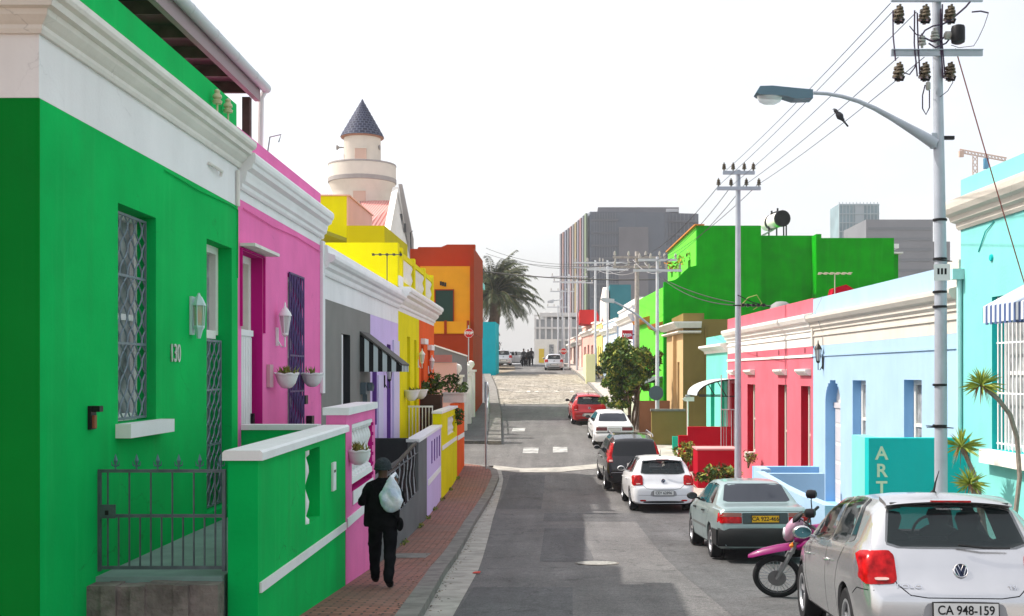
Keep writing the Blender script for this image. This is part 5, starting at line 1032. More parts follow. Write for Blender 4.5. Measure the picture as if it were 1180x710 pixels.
# ================================================================ SKYLINE
OG=mat('hazy_curtain_wall',(.055,.072,.10),.25,spec=.6); OGR=mat('grey_cladding',(.13,.13,.145),.7,var=.08,scale=.3)
Yo=300.0; a,b=W(680,0,Yo).x,W(807,0,Yo).x; zt=zr(237,Yo)
ot=thing('office_tower',((a+b)/2,Yo,EZ-6),'large dark grey office block with coloured vertical fins, at the end of the street','office block')
mb=MB(); xs_=W(648,0,Yo+55).x*1.0
def leftface(t): return ( (648+(680-648)*t-645)*(Yo+48*(1-t))/FP, Yo+48*(1-t))
pts=[(*leftface(0),0),(*leftface(1),0)]
zt2=zr(236,Yo)
pl=[(leftface(0)[0],Yo+48),(a,Yo),(W(733,0,Yo).x,Yo),(b,Yo+4),(b,Yo+60),(leftface(0)[0]+4,Yo+60)]
mb.poly([(x,y,EZ-8) for x,y in pl],(0,0,zr(244,Yo)-EZ+8)); mb.poly([(W(690,0,Yo).x,Yo+6,zr(244,Yo)),(W(785,0,Yo).x,Yo+6,zr(244,Yo)),(W(785,0,Yo).x,Yo+40,zr(244,Yo)),(W(690,0,Yo).x,Yo+40,zr(244,Yo))],(0,0,(zr(235,Yo)-zr(244,Yo))),1)
mb.build('wall',[OG,OGR],ot)
mb=MB(); mb.box(W(713,0,Yo).x,W(747,0,Yo).x,Yo-.6,Yo-.01,EZ-8,zr(262,Yo)); mb.build('core_panel',OGR,ot)
cols=[(.2,.2,.3),(.45,.14,.1),(.15,.2,.4),(.12,.13,.2),(.5,.1,.08),(.3,.3,.35),(.6,.42,.06),(.2,.18,.3),(.55,.1,.1),(.2,.25,.38),(.25,.45,.15)]
for j,c in enumerate(cols):
    t=(j+.2)/len(cols); x,y=leftface(t); x2,y2=leftface(t+.05); m=mat('fin_colour_%d'%j,tuple(.26*v+.10 for v in c),.7)
    mb=MB(); mb.poly([(x-.5,y,EZ-8),(x-.5,y,zr(244,Yo)-.3),(x2-.5,y2,zr(244,Yo)-.3),(x2-.5,y2,EZ-8)],(-.5,-.5,0)); mb.build('fin',m,ot)
mb=MB()
for j in range(12):
    z=EZ+3+j*3.4; 
    if z<zr(246,Yo): mb.box(a+.3,W(713,0,Yo).x-.2,Yo-.25,Yo-.01,z,z+.55); mb.box(W(747,0,Yo).x+.2,b-.3,Yo-.05+2.0,Yo+4,z,z+.5)
mb.build('spandrels',mat('spandrel_grey',(.1,.11,.13),.5),ot)
mb=MB()
for j in range(9): x=a+1+j*(W(713,0,Yo).x-a-2)/8; mb.box(x,x+.15,Yo-.35,Yo-.26,EZ-5,zr(245,Yo))
for j in range(13): x=W(749,0,Yo).x+j*(b-W(749,0,Yo).x-1)/12; mb.box(x,x+.2,Yo+1.7,Yo+2,EZ-5,zr(245,Yo))
mb.build('mullions',mat('mullion_grey',(.10,.11,.13),.5),ot)
mb=MB(); mb.box(W(770,0,Yo).x,W(784,0,Yo).x,Yo+5,Yo+5.9,zr(241,Yo),zr(237.5,Yo)); mb.build('roof_louvre',mat('pale_louvre',(.45,.46,.48),.6),ot)
# glassy low block at the crest
t=thing('glass_hall',(W(640,0,170).x,170,EZ-2),'pale glazed building with a steel frame beyond the crest of the street','building')
Yh=170.0; mb=MB(); mb.box(W(617,0,Yh).x,W(672,0,Yh).x,Yh,Yh+20,EZ-3,zr(368,Yh)); mb.build('glazing',mat('hazy_glass',(.35,.37,.39),.3,var=.25,scale=.25),t)
mb=MB()
for px in (617,622,629,636,643,650,658,665): x=W(px,0,Yh).x; mb.box(x-.15,x+.15,Yh-.3,Yh-.01,EZ-3,zr(366,Yh))
for py in (364,378,392,405): mb.box(W(617,0,Yh).x-.2,W(672,0,Yh).x,Yh-.35,Yh-.31,zr(py,Yh)-.15,zr(py,Yh)+.15)
mb.box(W(622,0,Yh).x,W(672,0,Yh).x,Yh-.3,Yh+14,zr(362,Yh)-.2,zr(362,Yh)+.2)
for px in (620,628): mb.tube([tuple(W(px,366,Yh)),tuple(W(px+8,360,Yh))],.15,5)
mb.build('steel_frame',mat('pale_steel',(.6,.6,.6),.5),t)
mb=MB(); Yk=150; mb.box(W(616,0,Yk).x,W(643,0,Yk).x,Yk,Yk+3,EZ-1,zr(391,Yk)); mb.box(W(621,0,Yk).x,W(627,0,Yk).x,Yk-.1,Yk-.01,zr(418,Yk),zr(402,Yk),1); mb.box(W(633,0,Yk).x,W(638,0,Yk).x,Yk-.1,Yk-.01,zr(415,Yk),zr(397,Yk),2); tag(mb.build('white_shopfront',[WHITE2,mat('yellow_panel',(.7,.5,.05),.7),CURTAIN]),'small white building with a yellow panel at the end of the street','building')
# right hand towers
t=thing('glass_tower',(W(990,0,420).x,420,EZ-4),'slim pale glass tower on the skyline above the green house','tower')
Yq=420.0; mb=MB(); mb.box(W(967,0,Yq).x,W(1013,0,Yq).x,Yq,Yq+14,EZ-10,zr(235,Yq)); mb.build('wall',mat('pale_tower_glass',(.16,.26,.29),.25,var=.25,scale=.12),t)
mb=MB(); mb.box(W(985,0,Yq).x,W(995,0,Yq).x,Yq-.5,Yq-.01,EZ,zr(235,Yq)); mb.build('service_shaft',mat('shaft_grey',(.3,.36,.38),.6),t)
mb=MB()
for j in range(14): z=zr(236,Yq)-j*3.3; mb.box(W(966.5,0,Yq).x,W(1013,0,Yq).x,Yq-.7,Yq-.51,z-.3,z)
for j in range(12): x=W(967+4*j,0,Yq).x; mb.box(x-.12,x+.12,Yq-.3,Yq,zr(300,Yq),zr(233,Yq))
mb.build('floor_bands',mat('tower_bands',(.32,.4,.42),.5),t)
Yq=380.0; t=thing('grey_office_block',(W(1040,0,Yq).x,Yq,EZ-4),'wide plain grey office block on the skyline, right of the glass tower','office block')
mb=MB(); mb.box(W(998,0,Yq).x,W(1075,0,Yq).x,Yq,Yq+30,EZ-10,zr(253,Yq)); mb.box(W(1075,0,Yq).x,W(1096,0,Yq).x,Yq+1,Yq+30,EZ-10,zr(278,Yq)); mb.build('wall',mat('grey_block_cladding',(.15,.16,.175),.6,var=.1,scale=.1),t)
mb=MB()
for j in range(8): z=zr(262,Yq)-j*3.5; mb.box(W(1000,0,Yq).x,W(1073,0,Yq).x,Yq-.2,Yq-.01,z-1,z)
mb.build('window_bands',mat('dark_band',(.1,.115,.13),.3),t)
# tower crane
Yc=320; t=thing('tower_crane',(W(1122,0,Yc).x,Yc,EZ),'distant orange tower crane behind the turquoise parapet','crane')
CR=mat('crane_orange',(.50,.36,.28),.6); mb=MB(); c=Yc/FP
def truss(p,q,wd,n,mb):
    p=Vector(p);q=Vector(q); d=(q-p)/n; s=Vector((0,0,wd)) if abs((q-p).normalized().z)<.5 else Vector((wd,0,0))
    mb.tube([tuple(p),tuple(q)],.16,4); mb.tube([tuple(p+s),tuple(q+s)],.16,4)
    for k in range(n): a=p+d*k; mb.tube([tuple(a),tuple(a+d+s)],.11,4); mb.tube([tuple(a+s),tuple(a+d)],.11,4)
truss(W(1121,330,Yc),W(1121,180,Yc),1.3,22,mb); mb.build('mast',CR,t)
mb=MB(); truss(W(1106,176,Yc),W(1160,186,Yc),1.0,14,mb); mb.build('jib',CR,t)
mb=MB(); mb.box(W(1105,0,Yc).x,W(1110,0,Yc).x,Yc-.5,Yc+.5,zr(181,Yc),zr(174,Yc)); mb.build('counterweight',CR,t)
mb=MB(); mb.box(W(1133,0,Yc).x,W(1138,0,Yc).x,Yc-1,Yc,zr(195,Yc),zr(183,Yc)); mb.build('banner',mat('blue_banner',(.02,.25,.45),.6),t)
# ================================================================ TREES AND PLANTS
def frond(mb,base,dirv,L,droop,rnd,nl=22,ll=.55,up=.5):
    d=Vector((dirv[0],dirv[1],0)).normalized(); side=Vector((-d.y,d.x,0)); p=Vector(base); pts=[p.copy()]
    for k in range(12):
        th=up-droop*((k+.5)/12)**1.5; p=p+(d*math.cos(th)+Vector((0,0,math.sin(th))))*L/12; pts.append(p.copy())
    mb.tube([tuple(p) for p in pts],[.05*(1-.85*k/12) for k in range(13)],4,m=1)
    for k in range(nl*2):
        t=.12+.88*(k//2)/nl; j=min(11,int(t*12)); p=pts[j].lerp(pts[j+1],t*12-j); tan=(pts[j+1]-pts[j]).normalized(); s=side if k%2 else -side
        le=ll*(1.1-.75*abs(t-.45))*rnd.uniform(.8,1.15); e=p+(s*.75+tan*.55+Vector((0,0,-.35-rnd.random()*.3)))*le; wv=tan*.05
        mi=p.lerp(e,.45)+Vector((0,0,.05)); mb.F([mb.V(*p),mb.V(*(mi+wv)),mb.V(*e),mb.V(*(mi-wv))],0)
rnd=random.Random(21); Yp=112.0; base=W(569,342,Yp); sc=Yp/FP
pt=thing('palm_tree',(base.x,Yp,gz(Yp)),'large date palm with a full drooping crown behind the cyan wall','palm tree')
mb=MB(); tr=[(base.x+.15*math.sin(k*.7),Yp,gz(Yp)-1+(base.z-gz(Yp)+1.3)*k/14) for k in range(15)]; mb.tube(tr,[.62-.01*k+.06*(k%2) for k in range(14)]+[.75],12); mb.build('trunk',mat('palm_bark',(.14,.1,.07),.95,var=.35,scale=6,bump=1),pt,smooth=30)
PL=mat('palm_leaf',(.02,.035,.008),.5,col2=(.075,.095,.03),scale=1.2); PS=mat('palm_stem',(.2,.18,.07),.6)
mb=MB()
for k in range(150):
    a=rnd.uniform(0,6.283); lay=rnd.random(); up=-.25+1.75*lay; L=rnd.uniform(4.0,5.5); frond(mb,base+Vector((0,0,.3*lay)),(math.cos(a),math.sin(a)),L,rnd.uniform(1.0,1.9)-.5*(lay<.3),rnd,36,.7,up)
mb.build('crown',[PL,PS],pt,recalc=False,weld=False)
def tree(name,label,cat,base,h,spread,crowns,leafs,seed,ms,lsize=.12,trunks=1,tr=.12,mats=None):
    rnd=random.Random(seed); t=thing(name,tuple(base),label,cat); mb=MB(); b=Vector(base)
    ends=[]
    for k in range(trunks):
        a=6.28*k/trunks+rnd.random(); q=b+Vector((.15*math.cos(a),.15*math.sin(a),0)) if trunks>1 else b
        top=b+Vector((spread*.4*math.cos(a),spread*.4*math.sin(a),h*.55)); mb.tube([tuple(q-Vector((0,0,.2))),tuple(q.lerp(top,.4)+Vector((rnd.uniform(-.1,.1),0,0))),tuple(top)],[tr,tr*.8,tr*.55],7)
        for j in range(5):
            c=rnd.choice(crowns); e=b+Vector(c[0]); mb.tube([tuple(q.lerp(top,.55+.09*j)),tuple(q.lerp(e,.75)),tuple(e)],[tr*.5,tr*.35,tr*.12],5)
    mb.build('trunk',BARK,t,smooth=50); mb=MB()
    for c,rx,rz_ in crowns:
        cc=b+Vector(c)
        nsub=max(6,int(rx*17))
        for s in range(nsub):
            u=Vector((rnd.gauss(0,1),rnd.gauss(0,1),rnd.gauss(0,1))).normalized()*rnd.uniform(.45,1.0); p=cc+Vector((u.x*rx,u.y*rx,u.z*rz_)); r_=rnd.uniform(.2,.38)*min(1,rx)
            leafclump(mb,p,r_,r_,r_*.8,int(leafs),lsize,rnd,ms)
    mb.build('crown',mats or [LEAFD,LEAF,LEAFY,RLEAF],t,recalc=False,weld=False); return t
Yt=50.5; b=W(724,0,Yt); b.z=gz(Yt)
s=Yt/FP
def off(px,py,dy=0): p=W(px,py,Yt+dy); return tuple(p-Vector((b.x,b.y,b.z)))
tree('street_tree','bushy many stemmed street tree with reddish new leaves beside the wooden pole','tree',b,4,1.3,
     [(off(722,420),1.1,.85),(off(708,425,-.4),.7,.7),(off(742,425,.5),.8,.6),(off(718,440),.85,.7),(off(708,460,-.3),.65,.5),(off(735,411,.3),.9,.55),(off(707,408,.2),.5,.5),(off(750,412,.6),.5,.5),(off(719,425,-.2),.95,.9),(off(728,445,-.3),.7,.8),(off(703,443,-.4),.5,.5),(off(716,404,.2),.9,.5)],95,4,(0,0,1,1,1,1,1,2,1,1,2,2),.115,5,.07)
# shrubs in front of the crimson planter
def shrub(label,c,rx,ry,rz_,n,seed,ms,ls=.08,nm='shrub'):
    rnd=random.Random(seed); t=thing(nm,(c[0],c[1],c[2]-rz_),label,'shrub'); mb=MB()
    for k in range(6): a=rnd.random()*6.28; mb.tube([(c[0],c[1],c[2]-rz_-.1),(c[0]+rx*.6*math.cos(a),c[1]+ry*.6*math.sin(a),c[2]+rz_*.5)],[.025,.008],4)
    mb.build('stems',BARK,t); mb=MB()
    for k in range(n): 
        u=Vector((rnd.gauss(0,1),rnd.gauss(0,1),abs(rnd.gauss(0,1))*.9-.35)).normalized()*rnd.uniform(.4,1); leafclump(mb,(c[0]+u.x*rx,c[1]+u.y*ry,c[2]+u.z*rz_),.16,.16,.13,26,ls,rnd,ms,.8)
    mb.build('foliage',[LEAFD,LEAF,LEAFY,RLEAF],t,recalc=False,weld=False); return t
shrub('bright green and reddish shrub in front of the crimson planter wall',W(828,551,33),.62,.4,.42,42,2,(1,2,1,0,3))
shrub('small yellow green shrub between the crimson wall and the white hatchback',W(791,527,37),.5,.4,.5,16,3,(1,2,2))
shrub('little pale shrub at the base of the rose house',W(862,529,34.6),.25,.2,.18,8,8,(2,1,3),.05)
shrub('dark hedge plant beside the far pale yellow wall',W(692,428,84),.9,.7,.8,22,12,(0,1),.13)
mb=MB(); c=W(864,522,34.8); mb.lathe((c.x,c.y,c.z-.25),[(.12,0),(.16,.1),(.17,.28)],12); tag(mb.build('plant_pot',WHITE2,smooth=40),'white plant pot on the wall of the rose house','pot')
# yuccas
YL=mat('yucca_leaf',(.12,.2,.03),.45,col2=(.38,.42,.07),scale=6); YD=mat('dead_leaf',(.25,.13,.06),.8)
def rosette(mb,c,r,rnd,n=60):
    for k in range(n):
        ph=rnd.uniform(-.35,1.45); a=rnd.uniform(0,6.283); d=Vector((math.cos(a)*math.cos(ph),math.sin(a)*math.cos(ph),math.sin(ph))); L=r*rnd.uniform(.75,1.1); s=d.cross(Vector((0,0,1))).normalized()*.014
        e=Vector(c)+d*L-Vector((0,0,L*.18)); m_=Vector(c)+d*L*.5; i=[mb.V(*(Vector(c)-s*.6)),mb.V(*(Vector(c)+s*.6)),mb.V(*(m_+s)),mb.V(*e),mb.V(*(m_-s))]; mb.F(i,0)
    for k in range(16):
        a=rnd.uniform(0,6.283); p=Vector(c)+Vector((math.cos(a),math.sin(a),0))*.06; e=p+Vector((math.cos(a)*.1,math.sin(a)*.1,-r*rnd.uniform(.5,.95))); s=Vector((-math.sin(a),math.cos(a),0))*.012; mb.F([mb.V(*(p-s)),mb.V(*(p+s)),mb.V(*e)],1)
def yucca(label,path,r,seed):
    rnd=random.Random(seed); P=[Vector(p) for p in path]; t=thing('yucca',tuple(P[0]),label,'plant'); mb=MB(); mb.tube([tuple(p) for p in P],[.05]+[.035]*(len(P)-1),7); mb.build('stem',mat('yucca_stem',(.24,.2,.17),.85,var=.2,scale=15),t,smooth=50)
    mb=MB(); rosette(mb,P[-1],r,rnd); mb.build('leaves',[YL,YD],t,recalc=False,weld=False)
y=16.6
yucca('tallest yucca, its grey stem bowing in front of the barred window',[W(1165,620,y),W(1171,585,y),W(1175,550,y),W(1172,505,y),W(1164,478,y),W(1150,460,y),W(1131,444,y)],.36,1)
y=17.6
yucca('middle yucca rosette in front of the turquoise wall corner',[W(1135,620,y),W(1130,575,y),W(1122,545,y),W(1108,515,y)],.38,2)
yucca('lowest yucca rosette, just above the silver car roof',[W(1136,620,y-.5),W(1128,585,y-.5),W(1118,558,y-.5)],.34,3)
# flowers along the upper windows of the green house
mb=MB(); rnd=random.Random(8)
for px,py,lab in ((771,306,'leftmost'),(777,309,'second from the left'),(784,300,'third from the left'),(796,293,'rightmost')):
    mb=MB(); leafclump(mb,W(px,py,56.5),.26,.4,.26,60,.09,rnd,(0,1,1,3),.6)
    tag(mb.build('window_plant',[LEAF,LEAFY,RLEAF,mat('orange_flower',(.7,.25,.03),.6)],recalc=False,weld=False),lab+' of the plants along the upper windows of the tall green house','plant','window plants on the tall green house')
# hazy dark tree behind far left cars
mb=MB(); rnd=random.Random(9)
for k in range(14): leafclump(mb,W(571.5+rnd.uniform(-2.5,2.5),385+k*3.2,115),.4,.4,.45,26,.14,rnd,(0,1))
tag(mb.build('creeper',[LEAFD,LEAF],recalc=False,weld=False),'dark creeper hanging at the right end of the cyan wall','creeper')
# ================================================================ POLES AND WIRES
POLE=mat('painted_steel_pole',(.36,.39,.44),.5,.2,var=.08,scale=4); WDP=mat('weathered_timber_pole',(.36,.33,.31),.85,var=.2,scale=9); INS=mat('brown_insulator',(.085,.065,.04),.3,var=.5,scale=20)
def insul(mb,p,h=.22,r=.06,m=0):
    mb.lathe(tuple(p),[(r*.3,0),(r*.3,h*.2),(r,h*.22),(r*.95,h*.34),(r*.45,h*.38),(r*.9,h*.44),(r*.85,h*.56),(r*.4,h*.6),(r*.75,h*.66),(r*.7,h*.8),(r*.25,h*.85),(r*.3,h)],9,m=m)
Y1=16.0; X1=W(1083,0,Y1).x; gz1=gz(Y1)+.1
p1=thing('steel_utility_pole',(X1,Y1,gz1),'tall steel electricity pole with a street lamp arm and crowded insulators, foreground right','utility pole')
mb=MB(); mb.tube([(X1+.02,Y1,gz1-.3),(X1+.01,Y1,zr(300,Y1)),(X1-.045,Y1,zr(0,Y1)),(X1-.06,Y1,zr(-25,Y1))],[.092,.085,.062,.06],18); mb.build('pole',POLE,p1,smooth=50)
mb=MB()
for py in (255,300,338,355,445,492): z=zr(py,Y1); mb.lathe((X1,Y1,z),[(.094,0),(.1,.005),(.1,.03),(.094,.035)],16)
mb.tube([(X1-.1,Y1-.09,zr(300,Y1)),(X1+.14,Y1-.1,zr(302,Y1))],.008,4)
for k in range(8): mb.tube([(X1-.16-.01*k,Y1-.1,zr(492,Y1)+.02*(k%2)),(X1+.16,Y1-.1,zr(493,Y1))],.006,4)
mb.build('clamp',BLACKM,p1,smooth=40)
mb=MB(); mb.box(X1-.12,X1+.11,Y1-.105,Y1-.1,zr(324,Y1),zr(305,Y1)); lb=mb.build('number_plate',mat('sign_aluminium',(.62,.63,.63),.5),p1)
mb=MB(); 
for k in range(3): mb.box(X1-.07+.05*k,X1-.04+.05*k,Y1-.108,Y1-.1055,zr(317,Y1),zr(310,Y1))
mb.build('plate_marks',BLACKM,lb)
mb=MB(); z=zr(63,Y1); mb.box(X1-.72,X1+.57,Y1-.11,Y1-.07,z-.045,z+.045); mb.box(X1-.72,X1+.57,Y1-.13,Y1-.11,z+.035,z+.045); mb.build('crossarm',POLE,p1)
mb=MB(); z=zr(1,Y1); mb.box(X1-.72,X1+.57,Y1-.11,Y1-.07,z-.045,z+.045); mb.build('crossarm',POLE,p1)
for px in (1035,1065,1094):
    for top in (1,0):
        mb=MB(); c=W(px,72 if not top else 6,Y1-.1); insul(mb,(c.x,c.y,c.z-.27),.26,.085); insul(mb,(c.x,c.y-.1,c.z-.22),.2,.06)
        mb.tube([(c.x-.05,c.y,c.z-.24),(c.x+.05,c.y-.05,c.z-.26),(c.x+.08,c.y,c.z-.2)],.02,5,m=1); mb.build('insulator',[INS,BLACKM],p1,smooth=40)
mb=MB(); rnd=random.Random(4)
for px,yt,yb in ((1029,12,70),(1054,12,88),(1057,15,86),(1084,10,90),(1086,5,88)):
    c=W(px,yt,Y1-.12); d=W(px+3,yb,Y1-.12); mb.tube([tuple(c),tuple(c.lerp(d,.5)+Vector((rnd.uniform(-.03,.03),0,0))),tuple(d)],.011,4)
def loop(pts,r=.01,Y=Y1-.14): mb.tube([tuple(W(a,b,Y)) for a,b in pts],r,5)
loop([(1066,98),(1063,110),(1063,125),(1067,132),(1071,124),(1071,105),(1069,96)]); loop([(1096,86),(1098,95),(1092,105),(1083,112)],.006); loop([(1042,84),(1048,86),(1054,78),(1056,70)]); loop([(1120,14),(1130,13),(1139,15)],.012); loop([(1139,15),(1134,30),(1127,45),(1122,53),(1105,55),(1096,52)],.005)
loop([(1118,2),(1113,8),(1105,15),(1094,24),(1086,28)],.014); loop([(1086,28),(1075,30),(1066,35),(1060,44)],.012); loop([(1048,30),(1056,40),(1066,42)],.008); loop([(1070,50),(1078,55),(1090,50),(1098,40)],.012)
loop([(1060,48),(1066,44),(1074,48),(1084,46),(1092,40),(1100,36)],.014)
mb.build('jumper_cable',[mat('purple_black_cable',(.05,.03,.06),.5)],p1,smooth=50)
mb=MB(); c=W(1104,40,Y1-.2); mb.lathe((c.x,c.y,c.z-.13),[(.05,0),(.09,.02),(.095,.06),(.095,.22),(.085,.25),(.03,.27)],16); mb.build('fuse_box',BLACKM,p1,smooth=40)
mb=MB(); c=W(1092,41,Y1-.15); mb.lathe((c.x-.05,c.y,c.z),[(.03,0),(.06,.02),(.06,.1),(.04,.14),(.06,.18),(.02,.2)],12,'x'); mb.build('fuse_carrier',[mat('grey_porcelain',(.3,.3,.28),.35)],p1,smooth=40); mb=MB(); c=W(1065,47,Y1-.12); insul(mb,(c.x-.03,c.y,c.z-.1),.2,.06); mb.build('insulator',MATS['grey_porcelain'],p1,smooth=40); mb=MB(); insul(mb,(W(1074,47,Y1).x,Y1-.12,zr(52,Y1)),.2,.07); mb.build('insulator',MATS['grey_porcelain'],p1,smooth=40); mb=MB(); c=W(1069.5,100,Y1-.14); mb.lathe((c.x,c.y,c.z-.05),[(.02,0),(.035,.02),(.035,.1),(.02,.12)],8); mb.build('fuse_carrier',[mat('grey_porcelain',(.3,.3,.28),.35)],p1,smooth=40)
# street lamp arm and head
mb=MB(); arm=[(1078,166),(1062,156),(1045,146),(1028,136),(1008,125),(990,117),(970,111),(953,108),(937,107)]
mb.tube([tuple(W(a,b,Y1-.02)) for a,b in arm],[.085,.07,.055,.042,.034,.03,.027,.026,.026],10); mb.box(X1-.13,X1-.06,Y1-.06,Y1+.04,zr(171,Y1),zr(154,Y1)); mb.box(X1+.03,X1+.2,Y1-.03,Y1+.03,zr(161,Y1),zr(157,Y1),1); mb.build('lamp_arm',[POLE,BLACKM],p1,smooth=50)
h=MB(); Pf=[(937,103),(937,113),(916,113.5),(905,110),(875,108.5),(872,106),(876,99),(890,98.5),(915,101)]
h.poly([tuple(W(a,b,Y1-.14)) for a,b in Pf],(0,.26,0)); lh=h.build('lamp_head',mat('slate_lamp_paint',(.10,.17,.22),.5),p1)
g=MB(); n=16; rings=[]
for j,(rr,dz) in enumerate(((1,0),(.96,.4),(.8,.75),(.5,.95),(.02,1.0))):
    ring=[]
    for q in range(n): a=2*math.pi*q/n; c=W(887,109,Y1-.01); ring.append(g.V(c.x+15*Y1/FP*rr*math.cos(a),c.y+.13*rr*math.sin(a),c.z-.14*dz))
    rings.append(ring)
for A,B in zip(rings,rings[1:]):
    for q in range(n): g.F((A[q],A[(q+1)%n],B[(q+1)%n],B[q]))
g.F(rings[0]); g.build('lamp_lens',mat('clear_lens',(.75,.77,.78),.1,spec=.6,alpha=.55),lh,smooth=60)
# pole 2 and the tangle up the hill
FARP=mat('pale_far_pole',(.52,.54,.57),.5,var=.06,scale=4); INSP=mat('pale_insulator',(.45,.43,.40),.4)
def utility(label,px,pytop,Y,w_,arms,base=None,m=POLE,name='utility_pole',lampdir=None,group=None,wood=False):
    x=W(px,0,Y).x; zb=gz(Y)+.05; t=thing(name,(x,Y,zb),label,'utility pole',group); mb=MB(); mb.tube([(x,Y,zb-.3),(x,Y,zr(pytop,Y))],[w_*1.25,w_*.8],12); mb.build('pole',m,t,smooth=50)
    for py,hw_ in arms:
        z=zr(py,Y); mb=MB(); mb.box(x-hw_,x+hw_,Y-w_-.07,Y-w_,z-.05,z+.05); mb.build('crossarm',m,t)
        for q in (-.92,-.35,.35,.92): mb=MB(); insul(mb,(x+q*hw_,Y-w_-.03,z+.05),.24 if Y<60 else .3,.065); mb.build('insulator',INS if Y<40 else INSP,t)
    return t
utility('slim pale pole with two crossarms behind the green sedan',850.5,196,32,.085,[(200,.45),(218,.62)])
t=utility('steel lamp pole with a round blank sign, beside the tan house',757.5,296,46.5,.075,[(300,.8),(312,1.0)],m=FARP)
Yl=46.5; mb=MB(); mb.tube([tuple(W(757,382,Yl)),tuple(W(745,372,Yl)),tuple(W(733,362,Yl)),tuple(W(718,353,Yl)),tuple(W(706,347,Yl))],[.06,.05,.045,.04,.04],7); mb.build('lamp_arm',POLE,t,smooth=50)
mb=MB(); mb.poly([tuple(W(a,b,Yl-.13)) for a,b in ((708,344.5),(694,343),(692,345),(696,348),(708,349))],(0,.26,0)); mb.build('lamp_head',mat('pale_lamp_head',(.5,.53,.56),.5),t)
mb=MB(); c=W(756,453,Yl-.14); mb.lathe((c.x,c.y,c.z),[(.0,-.01),(.3,-.01),(.3,.01),(0,.01)],24,'y'); mb.build('round_sign',mat('sign_back_grey',(.09,.12,.14),.6),t)
utility('weathered wooden electricity pole beside the street tree',734,290,51,.115,[(297,1.1),(308,1.1)],m=WDP,name='wooden_utility_pole',wood=True)
utility('pale utility pole at the far end of the yellow terrace wall',686,300,84,.085,[(303,1.6),(309,1.6)],m=FARP)
utility('pale utility pole between the ice blue and teal houses',700,300,76,.08,[(303,1.5),(311,1.4)],m=FARP)
utility('distant pole in front of the salmon house',656,316,104,.09,[(319,1.7),(325,1.5)],m=FARP)
utility('distant pole nearest the crest, left of the salmon house',665,322,98,.085,[(326,1.4)],m=FARP)
for px,py,Y,lab in ((648,334,112,'distant pole with a small lamp at the crest of the street'),(643,352,122,'farthest thin pole beyond the crest')): utility(lab,px,py,Y,.085,[(py+2,1.2)],m=FARP)
mb=MB(); a=W(648,345,112); b_=W(636,347,112); mb.tube([tuple(a),tuple(b_)],.06,5); mb.poly([tuple(W(q,r_,111.8)) for q,r_ in ((638,345),(631,347),(631,349),(638,349))],(0,.4,0)); tag(mb.build('far_street_lamp',MATS['pale_lamp_head']),'small grey street lamp head over the crest of the street','street lamp')
# tangled insulators and service boxes at the busy crossing of the wires
def wire(label,p,q,sag,r=.012,group='power lines over the street',m=None,n=14):
    p=Vector(p);q=Vector(q); mb=MB(); mb.tube([tuple(p.lerp(q,k/n)-Vector((0,0,sag*4*(k/n)*(1-k/n)))) for k in range(n+1)],r,4)
    return tag(mb.build('power_line',m or mat('wire_dark',(.05,.05,.055),.5)),label,'power line',group)
A=[W(1029,12,Y1-.1),W(1050,15,Y1-.1),W(1063,22,Y1-.1),W(1042,74,Y1-.1),W(1054,72,Y1-.1)]
B=[W(836,200,32),W(846,200,32),W(829,218,32),W(857,216,32),W(873,215,32)]
names=['uppermost','second','third','fourth','lowest']
for k,(a,b_) in enumerate(zip((W(1026,4,Y1),W(1030,12,Y1),W(1056,14,Y1),W(1035,66,Y1),W(1065,66,Y1)),(W(836,197,32),W(829,213,32),W(843,214,32),W(857,214,32),W(873,213,32)))):
    wire('%s thin wire between the foreground steel pole and the slim pole behind'%names[k],a,b_,.08,.008)
for k,(a,b_) in enumerate(((W(829,213,32),W(740,296,51)),(W(843,214,32),W(757,300,46.5)),(W(857,214,32),W(765,302,46.5)),(W(873,213,32),W(748,305,51)))):
    wire('%s thin wire from the slim pole towards the wooden pole'%names[k+1],a,b_,.3,.012)
wire('long dark cable crossing the sky from the palm to the green house',W(480,300,70),W(760,322,60),.4,.03,m=mat('black_cable',(.03,.03,.03),.6))
for k,(a,b_,r) in enumerate(((W(560,286,90),W(690,302,84),.02),(W(560,292,90),W(757,300,46.5),.02),(W(590,298,100),W(734,300,51),.02))): wire('%s faint cable crossing the sky left of the wooden pole'%names[k+1],a,b_,.6,r*.8)
k=0
for a,b_ in (((656,318,104),(686,303,84)),((665,325,98),(700,304,76)),((686,303,84),(700,303,76)),((700,303,76),(734,297,51)),((686,309,84),(728,308,51)),((740,297,51),(757,300,46.5)),((728,297,51),(765,312,46.5)),((648,336,112),(656,319,104)),((700,311,76),(742,308,51))):
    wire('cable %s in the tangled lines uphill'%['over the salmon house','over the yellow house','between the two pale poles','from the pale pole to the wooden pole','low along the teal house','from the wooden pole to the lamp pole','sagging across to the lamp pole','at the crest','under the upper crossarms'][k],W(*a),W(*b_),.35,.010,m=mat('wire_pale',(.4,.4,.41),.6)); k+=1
wire('red brown stay wire running down to the turquoise house',W(1101,56,Y1),W(1186,345,Y1+.5),.02,.009,None,mat('red_brown_wire',(.22,.06,.05),.6))
wire('black service cable crossing the vivid green wall',W(765,322,50),W(905,352,44),.35,.02,None,MATS['black_cable'])
wire('second black service cable, just above the other on the vivid green wall',W(757,316,47),W(850,352,32),.3,.015,None,MATS['black_cable'])
mb=MB(); c=W(851,350,32); mb.tube([tuple(W(845,352,31.8)),tuple(W(880,352,32.4))],.02,5); mb.tube([tuple(W(854,352,31.8)),tuple(W(862,343,31.8)),tuple(W(872,340,31.8)),tuple(W(878,350,31.8)),tuple(W(868,357,31.8))],.014,5,m=1); mb.tube([tuple(W(850,340,31.8)),tuple(W(866,348,31.8)),tuple(W(888,354,31.8))],.014,5)
